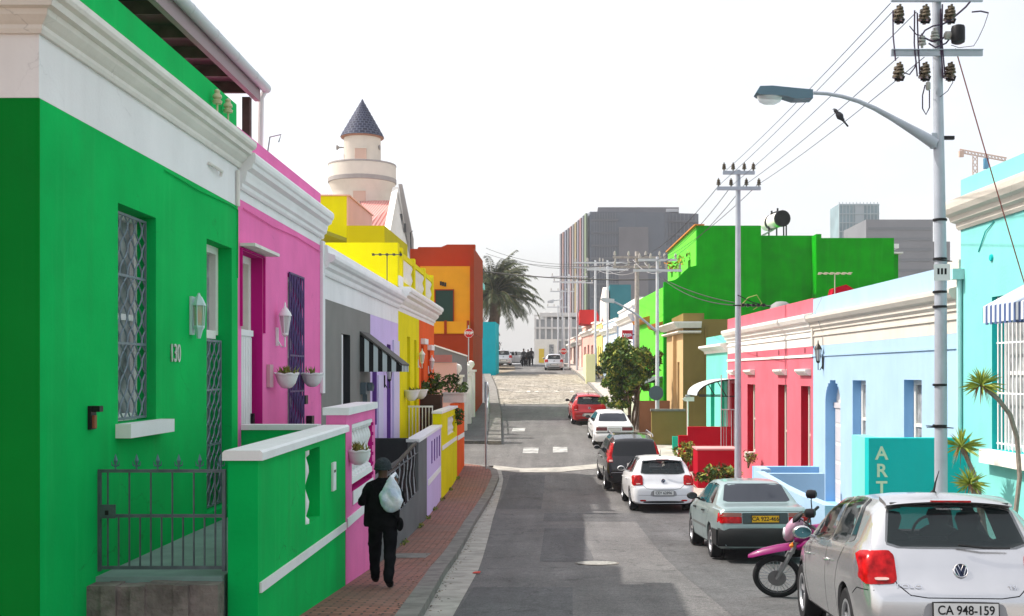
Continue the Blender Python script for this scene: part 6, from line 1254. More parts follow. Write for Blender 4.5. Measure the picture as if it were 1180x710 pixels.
for px in (856,862,868,874,880): c=W(px,352,31.8); mb.box(c.x-.04,c.x+.04,c.y-.05,c.y+.05,c.z-.04,c.z+.05)
tag(mb.build('cable_bracket',[BLACKM,mat('olive_cable',(.3,.34,.1),.6)]),'tangled cable bracket halfway up the slim pole','cable bracket')
# pigeon on the wire
pg=MB(); c=W(971,138,22.0)
pr=[(.0,-.16),(.03,-.15),(.028,-.05),(.05,0),(.062,.07),(.05,.13),(.03,.165),(.034,.19),(.03,.22),(.012,.24),(.002,.26)]
ring=[]
ax=Vector((-.62,0,.78)).normalized(); up=ax.cross(Vector((0,1,0)))
for r_,h_ in pr:
    rr=[]; 
    for j in range(12): a=j*math.pi/6; p=c+ax*h_*1.1+(Vector((0,1,0))*math.cos(a)+up*math.sin(a)*(1.0 if h_>0 else .45))*max(r_,.001)*1.15; pg.v.append(p); rr.append(len(pg.v)-1)
    ring.append(rr)
for A_,B_ in zip(ring,ring[1:]):
    for j in range(12): pg.F((A_[j],A_[(j+1)%12],B_[(j+1)%12],B_[j]))
pg.tube([tuple(c+ax*.24),tuple(c+ax*.27+Vector((-.04,0,-.005)))],[.012,.002],5); pg.tube([tuple(c-up*.04),tuple(c-up*.04-Vector((0,0,.1)))],.006,4)
o=pg.build('pigeon',mat('pigeon_feathers',(.03,.03,.035),.6),smooth=60); tag(o,'dark pigeon perched on a wire above the street','bird')
# small signs
def signpost(label,px,pyb,pyt,Y,r=.03,m=GALV,zb=None):
    x=W(px,0,Y).x; zb=(gz(Y)+.1) if zb is None else zb; t=thing('sign_post',(x,Y,zb),label,'sign'); mb=MB(); mb.tube([(x,Y,zb-.1),(x,Y,zr(pyt,Y))],r,8); mb.build('post',m,t,smooth=50); return t,x
t,x=signpost('red octagonal stop sign on a post before the rust house',540,430,375,55.5,.025)
mb=MB(); c=W(540.5,384,55.3); r_=5.6*55.3/FP
def octo(mb,c,r_,y,m): mb.poly([(c.x+r_*math.cos(math.pi/8+k*math.pi/4),y,c.z+r_*math.sin(math.pi/8+k*math.pi/4)) for k in range(8)],(0,.01,0),m)
octo(mb,c,r_,55.2,0); octo(mb,c,r_*.92,55.188,1); sg=mb.build('sign_plate',[WHITE2,mat('stop_red',(.6,.012,.015),.5)],t); text_obj('STOP',r_*.72,WHITE2,sg,basis((c.x,55.18,c.z),(1,0,0),(0,0,1)),'lettering',.003,.95,.012)
t,x=signpost('small distant stop sign beside the white car at the crest',649.5,430,398,98,.04); mb=MB(); c=W(649.5,405,97.9); octo(mb,c,.30,97.8,0); octo(mb,c,.27,97.788,1); sg=mb.build('sign_plate',[WHITE2,MATS['stop_red']],t); text_obj('STOP',.2,WHITE2,sg,basis((c.x,97.77,c.z),(1,0,0),(0,0,1)),'lettering',.003,.95,.01)
t,x=signpost('bare grey sign pole standing on the brick pavement corner',560,535,440,39.6,.035); mb=MB(); c=W(560,447,39.55); mb.box(c.x-.05,c.x-.04,39.3,39.8,zr(463,39.5),zr(440,39.5)); mb.build('sign_plate',GALV,t)
t,x=signpost('white street name sign pointing left and right on a slim post',792.5,500,456,43.5,.03,m=WHITE2)
mb=MB(); mb.poly([(W(a,0,43.4).x,43.4,zr(b_,43.4)) for a,b_ in ((786,460),(789,457.5),(800,457.5),(800,462.5),(789,462.5))],(0,.03,0)); mb.build('name_plate',WHITE2,t); mb=MB(); mb.box(x-.08,x+.08,43.35,43.6,zr(457,43.5),zr(455,43.5)); mb.build('cap',GALV,t)
t=thing('shop_sign',tuple(W(723,385,68)),'red shop sign with white script high above the street tree','sign')
mb=MB(); a=W(717,391,67.6); b_=W(729,380.5,67.6); mb.box(a.x,b_.x,67.6,67.75,a.z,b_.z); s_=mb.build('sign_board',mat('sign_red',(.55,.015,.03),.5),t)
mb=MB(); L_=b_.x-a.x; zc=(a.z+b_.z)/2
mb.tube([(a.x+L_*(.1+.8*k/24),67.585,zc+.08*math.sin(k*1.25)*(1.5 if k in (3,4,14,15) else 1)) for k in range(25)],.02,4); mb.tube([(a.x+L_*.12,67.585,zc-.1),(a.x+L_*.5,67.585,zc-.13),(a.x+L_*.88,67.585,zc-.06)],.014,4); mb.build('script',WHITE,s_)
mb=MB(); mb.tube([(b_.x,67.68,zc),(b_.x+.6,67.68,zc+.02)],.03,5); mb.build('bracket',BLACKM,t)
# pedestrian railing at the corner of the side pavement
rl=thing('pavement_railing',(fl(48)-.7,48,gz(48)+.14),'grey tubular guard rail on the side pavement beyond the junction','railing')
mb=MB(); mb.tube([(fl(y)-.62,y,gz(y)+1.15) for y in yr(50,66,2)],.035,7); mb.build('top_rail',GALV,rl,smooth=50)
for y in (50,54,58,62,66): mb=MB(); mb.tube([(fl(y)-.62,y,gz(y)+.1),(fl(y)-.62,y,gz(y)+1.18)],.04,7); mb.build('post',GALV,rl)
# weeds at wall foot
mb=MB(); rnd=random.Random(31)
for y in (21.5,24.9,27.1,31.7,34.2,37.3,29.2): 
    for k in range(3): leafclump(mb,(WLx(y)+.06,y+rnd.uniform(-.3,.3),gz(y)+.16),.06,.15,.05,14,.035,rnd,(0,1),1)
tag(mb.build('weeds',[LEAF,LEAFY],recalc=False,weld=False),'small weeds growing along the foot of the left front walls','weeds',kind='stuff')
# ================================================================ VEHICLES
def carpaint(name,c,metal=0.0,rough=.28): return mat(name,c,rough,metal,coat=.6,spec=.4,var=.05,scale=2.5)
GLS=mat('tinted_car_glass',(.012,.014,.016),.05,spec=.4); TYR=mat('tyre_rubber',(.018,.018,.02),.85,bump=.3,bscale=80); RIM=mat('alloy_rim',(.42,.43,.45),.35,.7); BLP=mat('black_plastic',(.012,.013,.014),.6,spec=.25)
TLR=mat('tail_lamp_red',(.36,.001,.003),.2,coat=.1,spec=.2,var=.45,scale=16); TLW=mat('tail_lamp_clear',(.6,.4,.36),.15,coat=.6); TLO=mat('lamp_orange',(.75,.2,.02),.2,coat=.5); SEAM=mat('panel_gap',(.01,.01,.012),.9,spec=0); CHR=mat('chrome',(.7,.7,.72),.12,1.0)
PLW=mat('white_plate',(.7,.7,.68),.5); PLY=mat('yellow_plate',(.75,.42,.02),.5)
mat('cabin_dark',(.035,.036,.04),.8); GLT=mat('see_through_glass',(.01,.02,.022),.03,spec=.8,alpha=.5)
def chaikin(p,n=2,k=.22):
    for _ in range(n):
        q=[]
        for a,b in zip(p,p[1:]+p[:1]): q+=[(a[0]+(b[0]-a[0])*k,a[1]+(b[1]-a[1])*k),(a[0]+(b[0]-a[0])*(1-k),a[1]+(b[1]-a[1])*(1-k))]
        p=q
    return p
def dens(p,st=.06):
    q=[]
    for a,b in zip(p,p[1:]+p[:1]):
        n=max(1,int(math.dist(a,b)/st)); q+=[(a[0]+(b[0]-a[0])*k/n,a[1]+(b[1]-a[1])*k/n) for k in range(n)]
    return q
class Car:
    def __init__(s,name,label,cat,P,m,group=None,seg=.05):
        s.P=P; s.root=bpy.data.objects.new(name,None); C.objects.link(s.root); tag(s.root,label,cat,group); WL[s.root.name]=Vector()
        L=P['L']; mb=MB(); rings=[]
        ys=sorted({0,.015,.04,.08,.12,.17,*[round(.17+seg*k,3) for k in range(int((L-.3)/seg))],L-.1,L-.05,L-.02,L})
        def sm(f,y,wd=.035): return (interp(f,y-wd)+interp(f,y)*2+interp(f,y+wd))/4
        for y in ys:
            top=sm(P['top'],y,P.get('soft',.03)); belt=min(sm(P['belt'],y),top-.02); w=sm(P['w'],y,.02); zb=interp(P['zb'],y); kt=P.get('tumble',.42)
            h=belt-zb; pts=[(0,zb),(.7*w,zb),(.88*w,zb+.02*h),(.955*w,zb+.10*h),(.985*w,zb+.3*h),(w,zb+.52*h),(.998*w,zb+.68*h),(.985*w,zb+.84*h),(.972*w,zb+.93*h),(.955*w,belt)]
            t=top-belt; wb=.955*w; cr=P.get('crown',.05)*min(1,t/.2+.3)
            wt=wb-kt*t-.02
            for fz in (.2,.45,.7,.86): pts.append((wb-.015-kt*t*fz,belt+(t-cr)*fz))
            rr=min(.07,t*.5+.01); pts.append((wt-rr*.18,belt+(t-cr)*.95)); pts.append((wt-rr*.7,top-cr*.75)); pts.append((wt-rr*1.8,top-cr*.5)); pts.append((wt*.45,top-cr*.12)); pts.append((0,top))
            rings.append([mb.V(x,y,z) for x,z in pts]+[mb.V(-x,y,z) for x,z in pts[-2:0:-1]])
        n=len(rings[0])
        for A,B in zip(rings,rings[1:]):
            for j in range(n): mb.F((A[j],A[(j+1)%n],B[(j+1)%n],B[j]))
        np_=len(pts)
        for r in (rings[0],rings[-1]):      # end caps as horizontal bands
            for j in range(np_-1):
                a,b=r[j],r[j+1]; c,d=r[(n-j-1)%n],r[(n-j)%n]
                if j==0: mb.F((r[0],r[1],r[n-1]))
                elif j==np_-2: mb.F((r[j],r[j+1],r[n-j]))
                else: mb.F((a,b,c,d))
        body=mb.build('body',m,s.root); me=body.data
        # wheel arches
        cut=MB()
        for wy in P['wheels']:
            for sx in (-1,1): x0=sx*(P['W']/2-.24); x1=sx*(P['W']/2+.2); cut.lathe((0,wy,P['wr']+.005),[(P['wr']+.045,min(x0,x1)),(P['wr']+.045,max(x0,x1))],28,'x')
        co=cut.build('cutter',m); 
        co.location=(0,0,0); 
        for v in co.data.vertices: v.co+=WL[co.name]
        md=body.modifiers.new('b','BOOLEAN'); md.object=co; md.operation='DIFFERENCE'; md.solver='EXACT'
        bpy.context.view_layer.update(); me2=bpy.data.meshes.new_from_object(body.evaluated_get(bpy.context.evaluated_depsgraph_get()))
        body.modifiers.clear(); body.data=me2; bpy.data.objects.remove(co); me2.shade_smooth(); me2.set_sharp_from_angle(angle=R(32)); s.body=body
        bm=bmesh.new(); bm.from_mesh(me); s.bvh=BVHTree.FromBMesh(bm); bm.free()
        # arch liners and wheels
        for wy in P['wheels']:
            ln=MB()
            for sx in (-1,1): x=sx*(P['W']/2-.24); ln.lathe((0,wy,P['wr']+.005),[(P['wr']+.040,x-.0),(P['wr']+.04,x+sx*.005)],24,'x')
            for sx in (-1,1):
                r0=P['wr']+.042; pp=[(wy+r0*math.cos(a),P['wr']+.005+r0*math.sin(a)) for a in [math.pi*k/14 for k in range(15)]]
                for a,b in zip(pp,pp[1:]):
                    if a[1]>P['zb'][0][1]: ln.F([ln.V(sx*(P['W']/2-.24),a[0],a[1]),ln.V(sx*(P['W']/2-.03),a[0],a[1]),ln.V(sx*(P['W']/2-.03),b[0],b[1]),ln.V(sx*(P['W']/2-.24),b[0],b[1])])
            ln.build('wheel_arch',BLP,s.root)
            for sx in (-1,1): s.wheel(sx,wy)
        ub=MB(); ub.box(-P['W']/2+.26,P['W']/2-.26,.25,L-.3,P['zb'][0][1]-.06,P['zb'][0][1]+.02); ub.build('underbody',BLP,s.root)
    def wheel(s,sx,wy):
        P=s.P; r=P['wr']; x=sx*(P['W']/2-.115); ww=.1; mb=MB(); rr=r*.66
        mb.lathe((x,wy,r),[(rr,-ww*.9),(r*.93,-ww),(r*.985,-ww*.85),(r,-ww*.5),(r,ww*.5),(r*.985,ww*.85),(r*.93,ww),(rr,ww*.9)],28,'x',cap=False)
        w=mb.build('wheel',TYR,s.root,smooth=45); mb=MB(); xo=sx*(ww*.6)
        mb.lathe((x,wy,r),[(rr,-ww*.85),(rr*1.0,ww*.85)] ,24,'x',cap=False); mb.lathe((x,wy,r),[(rr+.004,sx*ww*.8),(rr+.004,sx*ww*.92),(rr-.02,sx*ww*.92),(rr-.03,sx*ww*.7)],24,'x',cap=False)
        mb.lathe((x,wy,r),[(.001,xo),(.05,xo),(.06,xo-sx*.02)],16,'x')
        ns=P.get('spokes',5)
        for k in range(ns):
            a=2*math.pi*k/ns+.3
            for da in (-.1,.1):
                p=(x+xo-sx*.005,wy+.03*math.cos(a),r+.03*math.sin(a)); q=(x+xo,wy+(rr-.01)*math.cos(a+da),r+(rr-.01)*math.sin(a+da)); mb.tube([p,q],[.018,.014],6)
        mb.lathe((x,wy,r),[(.12,-sx*.02),(.12,sx*.0)],16,'x',m=1); mb.build('rim',[RIM if not P.get('cap') else P['cap'],BLP],w,smooth=40)
    def hit(s,ax,a,b):
        o,d={'B':((a,-3,b),(0,1,0)),'F':((a,s.P['L']+3,b),(0,-1,0)),'L':((-4,a,b),(1,0,0)),'R':((4,a,b),(-1,0,0)),'T':((a,b,4),(0,0,-1))}[ax]
        h=s.bvh.ray_cast(Vector(o),Vector(d))
        if h[0] is None:
            W2=s.P['W']/2; h=s.bvh.find_nearest({'B':Vector((a,0,b)),'F':Vector((a,s.P['L'],b)),'L':Vector((-W2,a,b)),'R':Vector((W2,a,b)),'T':Vector((a,b,1.5))}[ax])
        n=h[1]; 
        if n.dot(Vector(d))>0: n=-n
        return h[0],n,Vector(d)
    def panel(s,name,ax,poly,m,off=.006,rings=6,round_=2,parent=None,bulge=0,k=.22):
        p=chaikin(poly,round_,k) if round_ else poly; p=dens(p); cx=sum(a for a,_ in p)/len(p); cy=sum(b for _,b in p)/len(p); mb=MB(); R_=[]
        for j in range(rings):
            t=1-j/rings; ring=[]
            for a,b in p:
                h,n,d=s.hit(ax,cx+(a-cx)*t,cy+(b-cy)*t); q=h+n*(off+bulge*(1-t*t)); ring.append(mb.V(*q))
            R_.append(ring)
        h,n,d=s.hit(ax,cx,cy); c=mb.V(*(h+n*(off+bulge))); N=len(p)
        sk=[]
        for a,b in p: h,n,d=s.hit(ax,a,b); sk.append(mb.V(*(h-n*.006)))
        for A,B in zip([sk]+R_,R_):
            for j in range(N): mb.F((A[j],A[(j+1)%N],B[(j+1)%N],B[j]))
        for j in range(N): mb.F((R_[-1][j],R_[-1][(j+1)%N],c))
        return mb.build(name,m,parent or s.root,smooth=35,recalc=True)
    def seam(s,ax,line,w=.007,off=.0015,name='panel_gap',m=None,st=.04,mb=None):
        mb0=mb; mb=mb or MB(); q=[]
        for a,b in zip(line,line[1:]):
            n=max(1,int(math.dist(a,b)/st)); q+=[(a[0]+(b[0]-a[0])*k/n,a[1]+(b[1]-a[1])*k/n) for k in range(n)]
        q.append(line[-1]); L_=[];R_=[]
        for k,(a,b) in enumerate(q):
            a0,b0=q[max(0,k-1)]; a1,b1=q[min(len(q)-1,k+1)]; l=math.dist((a0,b0),(a1,b1)) or 1; nx,ny=-(b1-b0)/l*w/2,(a1-a0)/l*w/2
            for l_,sg in ((L_,1),(R_,-1)): h,n,d=s.hit(ax,a+nx*sg,b+ny*sg); l_.append(mb.V(*(h+n*off)))
        for k in range(len(q)-1): mb.F((L_[k],L_[k+1],R_[k+1],R_[k]))
        if mb0 is None: return mb.build(name,m or SEAM,s.root,recalc=False,weld=False)
    def plate(s,txt,z,m,w=.5,h=.11,tm=None,x=0,y=None,size=.085,holder=True):
        hb,_,_=s.hit('B',x,z); y=hb.y-.02 if y is None else y
        mb=MB(); mb.box(x-w/2,x+w/2,y-.006,y+.03,z-h/2,z+h/2); mb.box(x-w/2-.008,x+w/2+.008,y-.003,y+.031,z-h/2-.008,z+h/2+.008,1); p=mb.build('number_plate',[m,BLP],s.root)
        if txt: text_obj(txt,size,tm or BLP,p,basis((x,y-.007,z),(1,0,0),(0,0,1)),'plate_lettering',.001,.93,.0015)
        return p
    def mirror(s,y,z,m):
        for sx in (-1,1):
            h,_,_=s.hit('L' if sx<0 else 'R',y,z); mb=MB(); x0=h.x
            mb.tube([(x0,y,z),(x0+sx*.08,y-.01,z+.02)],.02,6); c=Vector((x0+sx*.14,y-.02,z+.05))
            prof=[(.001,-.06),(.6,-.055),(.9,-.03),(1,.0),(.85,.04),(.5,.07),(.001,.075)]
            rr=[]
            for r_,dy in prof: rr.append([mb.V(c.x+.105*r_*math.cos(a)*1.0,c.y+dy,c.z+.07*r_*math.sin(a)) for a in [2*math.pi*j/14 for j in range(14)]])
            for A,B in zip(rr,rr[1:]):
                for j in range(14): mb.F((A[j],A[(j+1)%14],B[(j+1)%14],B[j]))
            w=mb.build('wing_mirror',m,s.root,smooth=60); g=MB(); g.F([g.V(c.x+.088*math.cos(a),c.y-.0595,c.z+.055*math.sin(a)) for a in [2*math.pi*j/14 for j in range(14)]]); g.build('mirror_glass',mat('mirror_glass',(.06,.16,.18),.05,.6) if m is SIL else mat('dark_mirror_glass',(.05,.06,.065),.05,.5),w,recalc=False)
    def cabin(s,rear,sides,ymax):
        tr=MATS['cabin_dark']; root=s.body
        cuts=[]
        mb=MB(); mb.poly([(a,-.4,b) for a,b in chaikin(rear,1,.1)],(0,ymax+.4,0)); cuts.append(mb)
        for sd in sides: mb=MB(); mb.poly([(-1.4,a,b) for a,b in chaikin(sd,1,.08)],(2.8,0,0)); cuts.append(mb)
        obs=[]
        for k,mb in enumerate(cuts):
            co=mb.build('cutter',tr)
            for v in co.data.vertices: v.co+=WL[co.name]
            co.location=(0,0,0); obs.append(co); md=root.modifiers.new('b%d'%k,'BOOLEAN'); md.object=co; md.operation='DIFFERENCE'; md.solver='EXACT'; md.material_mode='TRANSFER'
        bpy.context.view_layer.update(); me2=bpy.data.meshes.new_from_object(root.evaluated_get(bpy.context.evaluated_depsgraph_get()))
        root.modifiers.clear(); root.data=me2; me2.set_sharp_from_angle(angle=R(32))
        for o in obs: bpy.data.objects.remove(o)
        zf=min(b for a,b in rear)
        for y0,w in ((1.05,.2),(2.0,.22)):
            for sx in (-.36,.36):
                mb=MB(); rr=[]
                for (z,hw_,hd_) in ((zf-.02,.2,.05),(zf+.05,.19,.05),(zf+.09,.12,.045),(zf+.1,.09,.04),(zf+.20,.12,.045),(zf+.25,.10,.035),(zf+.262,.05,.01)):
                    rr.append([mb.V(sx+hw_*math.copysign(abs(math.cos(a))**.6,math.cos(a)),y0+hd_*math.sin(a),z) for a in [2*math.pi*j/16 for j in range(16)]])
                for A,B in zip(rr,rr[1:]):
                    for j in range(16): mb.F((A[j],A[(j+1)%16],B[(j+1)%16],B[j]))
                mb.F(rr[0]); mb.F(rr[-1]); mb.build('seat',BLP,s.root,smooth=60)
        mb=MB(); mb.tube([(.36+.17*math.cos(a),2.35-.06*math.sin(a),zf+.0+.17*math.sin(a)) for a in [math.pi*j/12 for j in range(13)]],.014,6); mb.build('steering_wheel',BLP,s.root)
        mb=MB(); mb.box(-.09,.09,2.42,2.45,zf+.24,zf+.29); mb.build('rear_view_mirror',BLP,s.root)
    def handles(s,pts,m):
        for y,z in pts:
            for ax,sx in (('L',-1),('R',1)):
                h,_,_=s.hit(ax,y,z); mb=MB(); mb.tube([(h.x+sx*.002,y-.085,z),(h.x+sx*.035,y-.06,z),(h.x+sx*.04,y,z+.004),(h.x+sx*.035,y+.06,z),(h.x+sx*.002,y+.085,z)],[.012,.014,.015,.014,.012],6); mb.build('door_handle',m,s.root,smooth=60)
    def place(s,x,y,yaw,z=None):
        sl=(gz(y+3)-gz(y+.6))/2.4; s.root.location=(x,y,(gz(y+.7) if z is None else z)-.7*sl*0+.012); s.root.rotation_euler=(math.atan(sl),0,R(yaw)); s.root.location.z=gz(y)+.012 if z is None else z
def sym(poly): return [(-a,b) for a,b in poly][::-1]
def hatchback(label,m,col_mirror,plate=None,detail=2,group=None,name='hatchback'):
    P=dict(L=3.97,W=1.68,wr=.305,wheels=(.78,3.24),top=[(-.1,.60),(0,.62),(.03,.70),(.07,.73),(.10,.78),(.16,.97),(.44,1.355),(.62,1.40),(1.4,1.425),(2.2,1.39),(2.5,1.33),(3.1,.98),(3.6,.88),(3.85,.76),(3.97,.62)],
       belt=[(0,.58),(.06,.70),(.16,.93),(.5,.965),(1.5,.93),(2.9,.87),(3.6,.76),(3.97,.52)],w=[(0,.66),(.02,.72),(.06,.765),(.15,.80),(.4,.83),(1,.84),(3,.84),(3.5,.80),(3.85,.68),(3.97,.52)],zb=[(0,.24),(.3,.2),(3.6,.2),(3.97,.24)],tumble=.46,crown=.05)
    c=Car(name,label,'car',P,m,group)
    c.panel('rear_window','B',[(-.60,.985),(.60,.985),(.525,1.33),(-.525,1.33)],GLT,.005,k=.1)
    for ax in 'LR':
        c.panel('side_window',ax,[(1.72,.955),(2.83,.915),(2.38,1.30),(1.80,1.375)],GLT,.004,k=.08)
        c.panel('side_window',ax,[(.88,.985),(1.66,.957),(1.73,1.378),(1.08,1.375)],GLT,.004,k=.08)
        c.panel('quarter_window',ax,[(.66,1.02),(.84,.99),(1.02,1.37),(.92,1.36)],GLS,.004,k=.1)
    c.panel('windscreen','F',[(-.62,1.0),(.62,1.0),(.5,1.34),(-.5,1.34)],GLT,.004,k=.1)
    for sg in (1,-1):
        pl=[(.53,.715),(.80,.70),(.80,.955),(.575,.97),(.535,.93)]
        t=c.panel('tail_lamp','B',pl if sg>0 else sym(pl),TLR,.012,bulge=.012,k=.12); ax='R' if sg>0 else 'L'
        c.panel('tail_lamp',ax,[(.075,.71),(.27,.75),(.25,.885),(.18,.93),(.125,.84)],TLR,.008,bulge=.006,k=.12)
        pl=[(.60,.73),(.71,.73),(.72,.755),(.60,.755)]; c.panel('reversing_lamp','B',pl if sg>0 else sym(pl),TLW,.0245,parent=t,rings=2,round_=1)
    c.cabin([(-.58,1.0),(.58,1.0),(.505,1.315),(-.505,1.315)],[[(1.74,.975),(2.78,.935),(2.36,1.28),(1.82,1.355)],[(.91,1.0),(1.64,.975),(1.71,1.358),(1.10,1.355)]],3.5)
    # roof spoiler with high level brake lamp
    sp=MB(); 
    prof=[(.60,1.435),(.36,1.385),(.33,1.365),(.36,1.350),(.47,1.352),(.60,1.40)]
    n=14; rr=[]
    for k in range(n+1):
        t=-1+2*k/n; x=.535*t; rr.append([sp.V(x,y+.05*t*t,z-.035*t*t) for y,z in prof])
    for A,B in zip(rr,rr[1:]):
        for j in range(6): sp.F((A[j],A[(j+1)%6],B[(j+1)%6],B[j]))
    sp.F(rr[0]); sp.F(rr[-1]); so_=sp.build('roof_spoiler',m,c.root,smooth=40)
    mb=MB(); mb.box(-.17,.17,.326,.36,1.360,1.374); mb.build('high_brake_lamp',TLR,so_)
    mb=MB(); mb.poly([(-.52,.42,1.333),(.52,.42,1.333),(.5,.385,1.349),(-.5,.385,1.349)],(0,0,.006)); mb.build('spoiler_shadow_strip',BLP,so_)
    c.seam('B',[(-.62,.97),(-.535,.71),(-.44,.63),(-.3,.61),(.3,.61),(.44,.63),(.535,.71),(.62,.97)],.008)
    for ax in 'LR':
        mb=MB(); c.seam(ax,[(1.68,.28),(1.69,.95),(1.78,1.39)],mb=mb); c.seam(ax,[(2.72,.28),(2.86,.6),(2.86,.93)],mb=mb); c.seam(ax,[(.86,.97),(1.08,.80),(1.17,.62),(1.15,.28)],mb=mb); c.seam(ax,[(.05,.66),(.30,.66),(.42,.6)],mb=mb); c.seam(ax,[(1.2,.27),(2.72,.27)],.012,mb=mb)
        mb.build('panel_gap',SEAM,c.root,recalc=False,weld=False)
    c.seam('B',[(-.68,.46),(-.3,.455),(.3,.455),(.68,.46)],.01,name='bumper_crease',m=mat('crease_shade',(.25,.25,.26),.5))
    for sg in (1,-1):
        pl=[(.46,.30),(.62,.30),(.62,.34),(.46,.34)]; c.panel('reflector','B',pl if sg>0 else sym(pl),TLR,.006,rings=2,round_=1)
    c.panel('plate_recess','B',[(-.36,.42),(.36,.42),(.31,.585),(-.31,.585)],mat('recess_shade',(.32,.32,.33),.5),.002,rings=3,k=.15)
    c.panel('lower_bumper','B',[(-.55,.25),(.55,.25),(.52,.31),(-.52,.31)],BLP,.004,rings=2)
    c.handles(((1.55,.79),(2.62,.77)),m); c.mirror(2.68,.93,col_mirror)
    c.seam('B',[(.30,.655),(.42,.66)],.018,.004,'model_badge',CHR)if False else None
    if plate: c.plate(plate[0],.515,plate[1],.52,.115,size=.1)
    mb=MB(); mb.tube([(0,.85,1.43),(0,.78,1.52),(0,.66,1.62)],[.012,.008,.003],6); mb.lathe((0,.86,1.42),[(.03,0),(.03,.012),(.012,.03)],10); mb.build('aerial',BLP,c.root)
    mb=MB(); mb.tube([(0,.15,1.02),(.2,.13,1.0),(.42,.13,1.0)],[.01,.009,.006],5); mb.build('rear_wiper',BLP,c.root)
    # round emblem: ring with V over W
    h,nn,_=c.hit('B',0,.82); o_=h-Vector((0,.012,0)); tz=Vector((0,nn.z,-nn.y)).normalized()*-1; 
    tz=Vector((0,.3,.954)); M=basis(o_,(1,0,0),tz); r=.055
    mb=MB(); 
    def E(a,b,c_=0): v=M@Vector((a,b,c_)); return (v.x,v.y,v.z)
    mb.tube([E(r*math.cos(2*math.pi*k/24),r*math.sin(2*math.pi*k/24),.004) for k in range(25)],.005,6)
    for ln in ([(-.022,.046),(0,-.002),(.022,.046)],[(-.044,.026),(-.018,-.042),(0,.004-.012),(.018,-.042),(.044,.026)]): mb.tube([E(a,b,.005) for a,b in ln],.0045,5)
    em=mb.build('emblem',CHR,c.root,smooth=50); mb=MB(); mb.F([mb.V(*E(r*math.cos(2*math.pi*k/24),r*math.sin(2*math.pi*k/24),-.001)) for k in range(24)]); mb.build('emblem_disc',mat('emblem_blue',(.02,.03,.07),.3),em,recalc=False)
    return c
SIL=carpaint('silver_paint',(.60,.60,.61),.8,.22)
c1=hatchback('silver hatchback parked nearest the camera, number plate CA 948-159',SIL,SIL,('CA 948·159'.replace('·','-'),PLW)); c1.place(3.17,8.78,-3.5); c1.root.scale=(.95,1,.985)
# lettering badges on the silver car
h,_,_=c1.hit('B',-.44,.69); text_obj('POLO',.05,CHR,c1.body,basis((-.44,h.y-.006,.695),(1,-.05,0),(0,.35,.93)),'badge',.003,1.6)
h,_,_=c1.hit('B',.42,.69); text_obj('TSI',.05,CHR,c1.body,basis((.40,h.y-.006,.695),(1,.05,0),(0,.35,.93)),'badge',.003,1.1)
h,_,_=c1.hit('B',0,1.30); text_obj('VOLKSWAGEN',.022,WHITE,c1.body,basis((0,h.y-.014,1.302),(1,0,0),(0,.6,.8)),'window_sticker',.001,1.5)
WHC=carpaint('white_car_paint',(.74,.745,.76),0,.3)
c2=hatchback('white hatchback parked between the black estate car and the green-grey sedan',WHC,WHC,('CEY 62896',PLW)); c2.place(2.71,29.4,1.5)
RDC=carpaint('red_car_paint',(.38,.008,.012),0,.25)
c3=hatchback('red hatchback, topmost of the cars parked below the cobbles',RDC,BLP,('',PLW)); c3.place(1.42,53.8,3)
SL2=carpaint('pale_silver_paint',(.5,.52,.55),.3,.35)
c4=hatchback('pale silver hatchback parked alone at the crest of the street',SL2,SL2,('',PLW)); c4.place(-.5,99.5,1,gz(99.5))
c5=hatchback('silver hatchback parked at an angle beside the cyan wall at the top',SL2,SL2,('',PLW)); c5.place(-5.1,102,8,gz(103)+.25)
c6=hatchback('low white car seen side on behind the three distant people',WHC,WHC); c6.place(-2.9,117,84,gz(113)+.05)
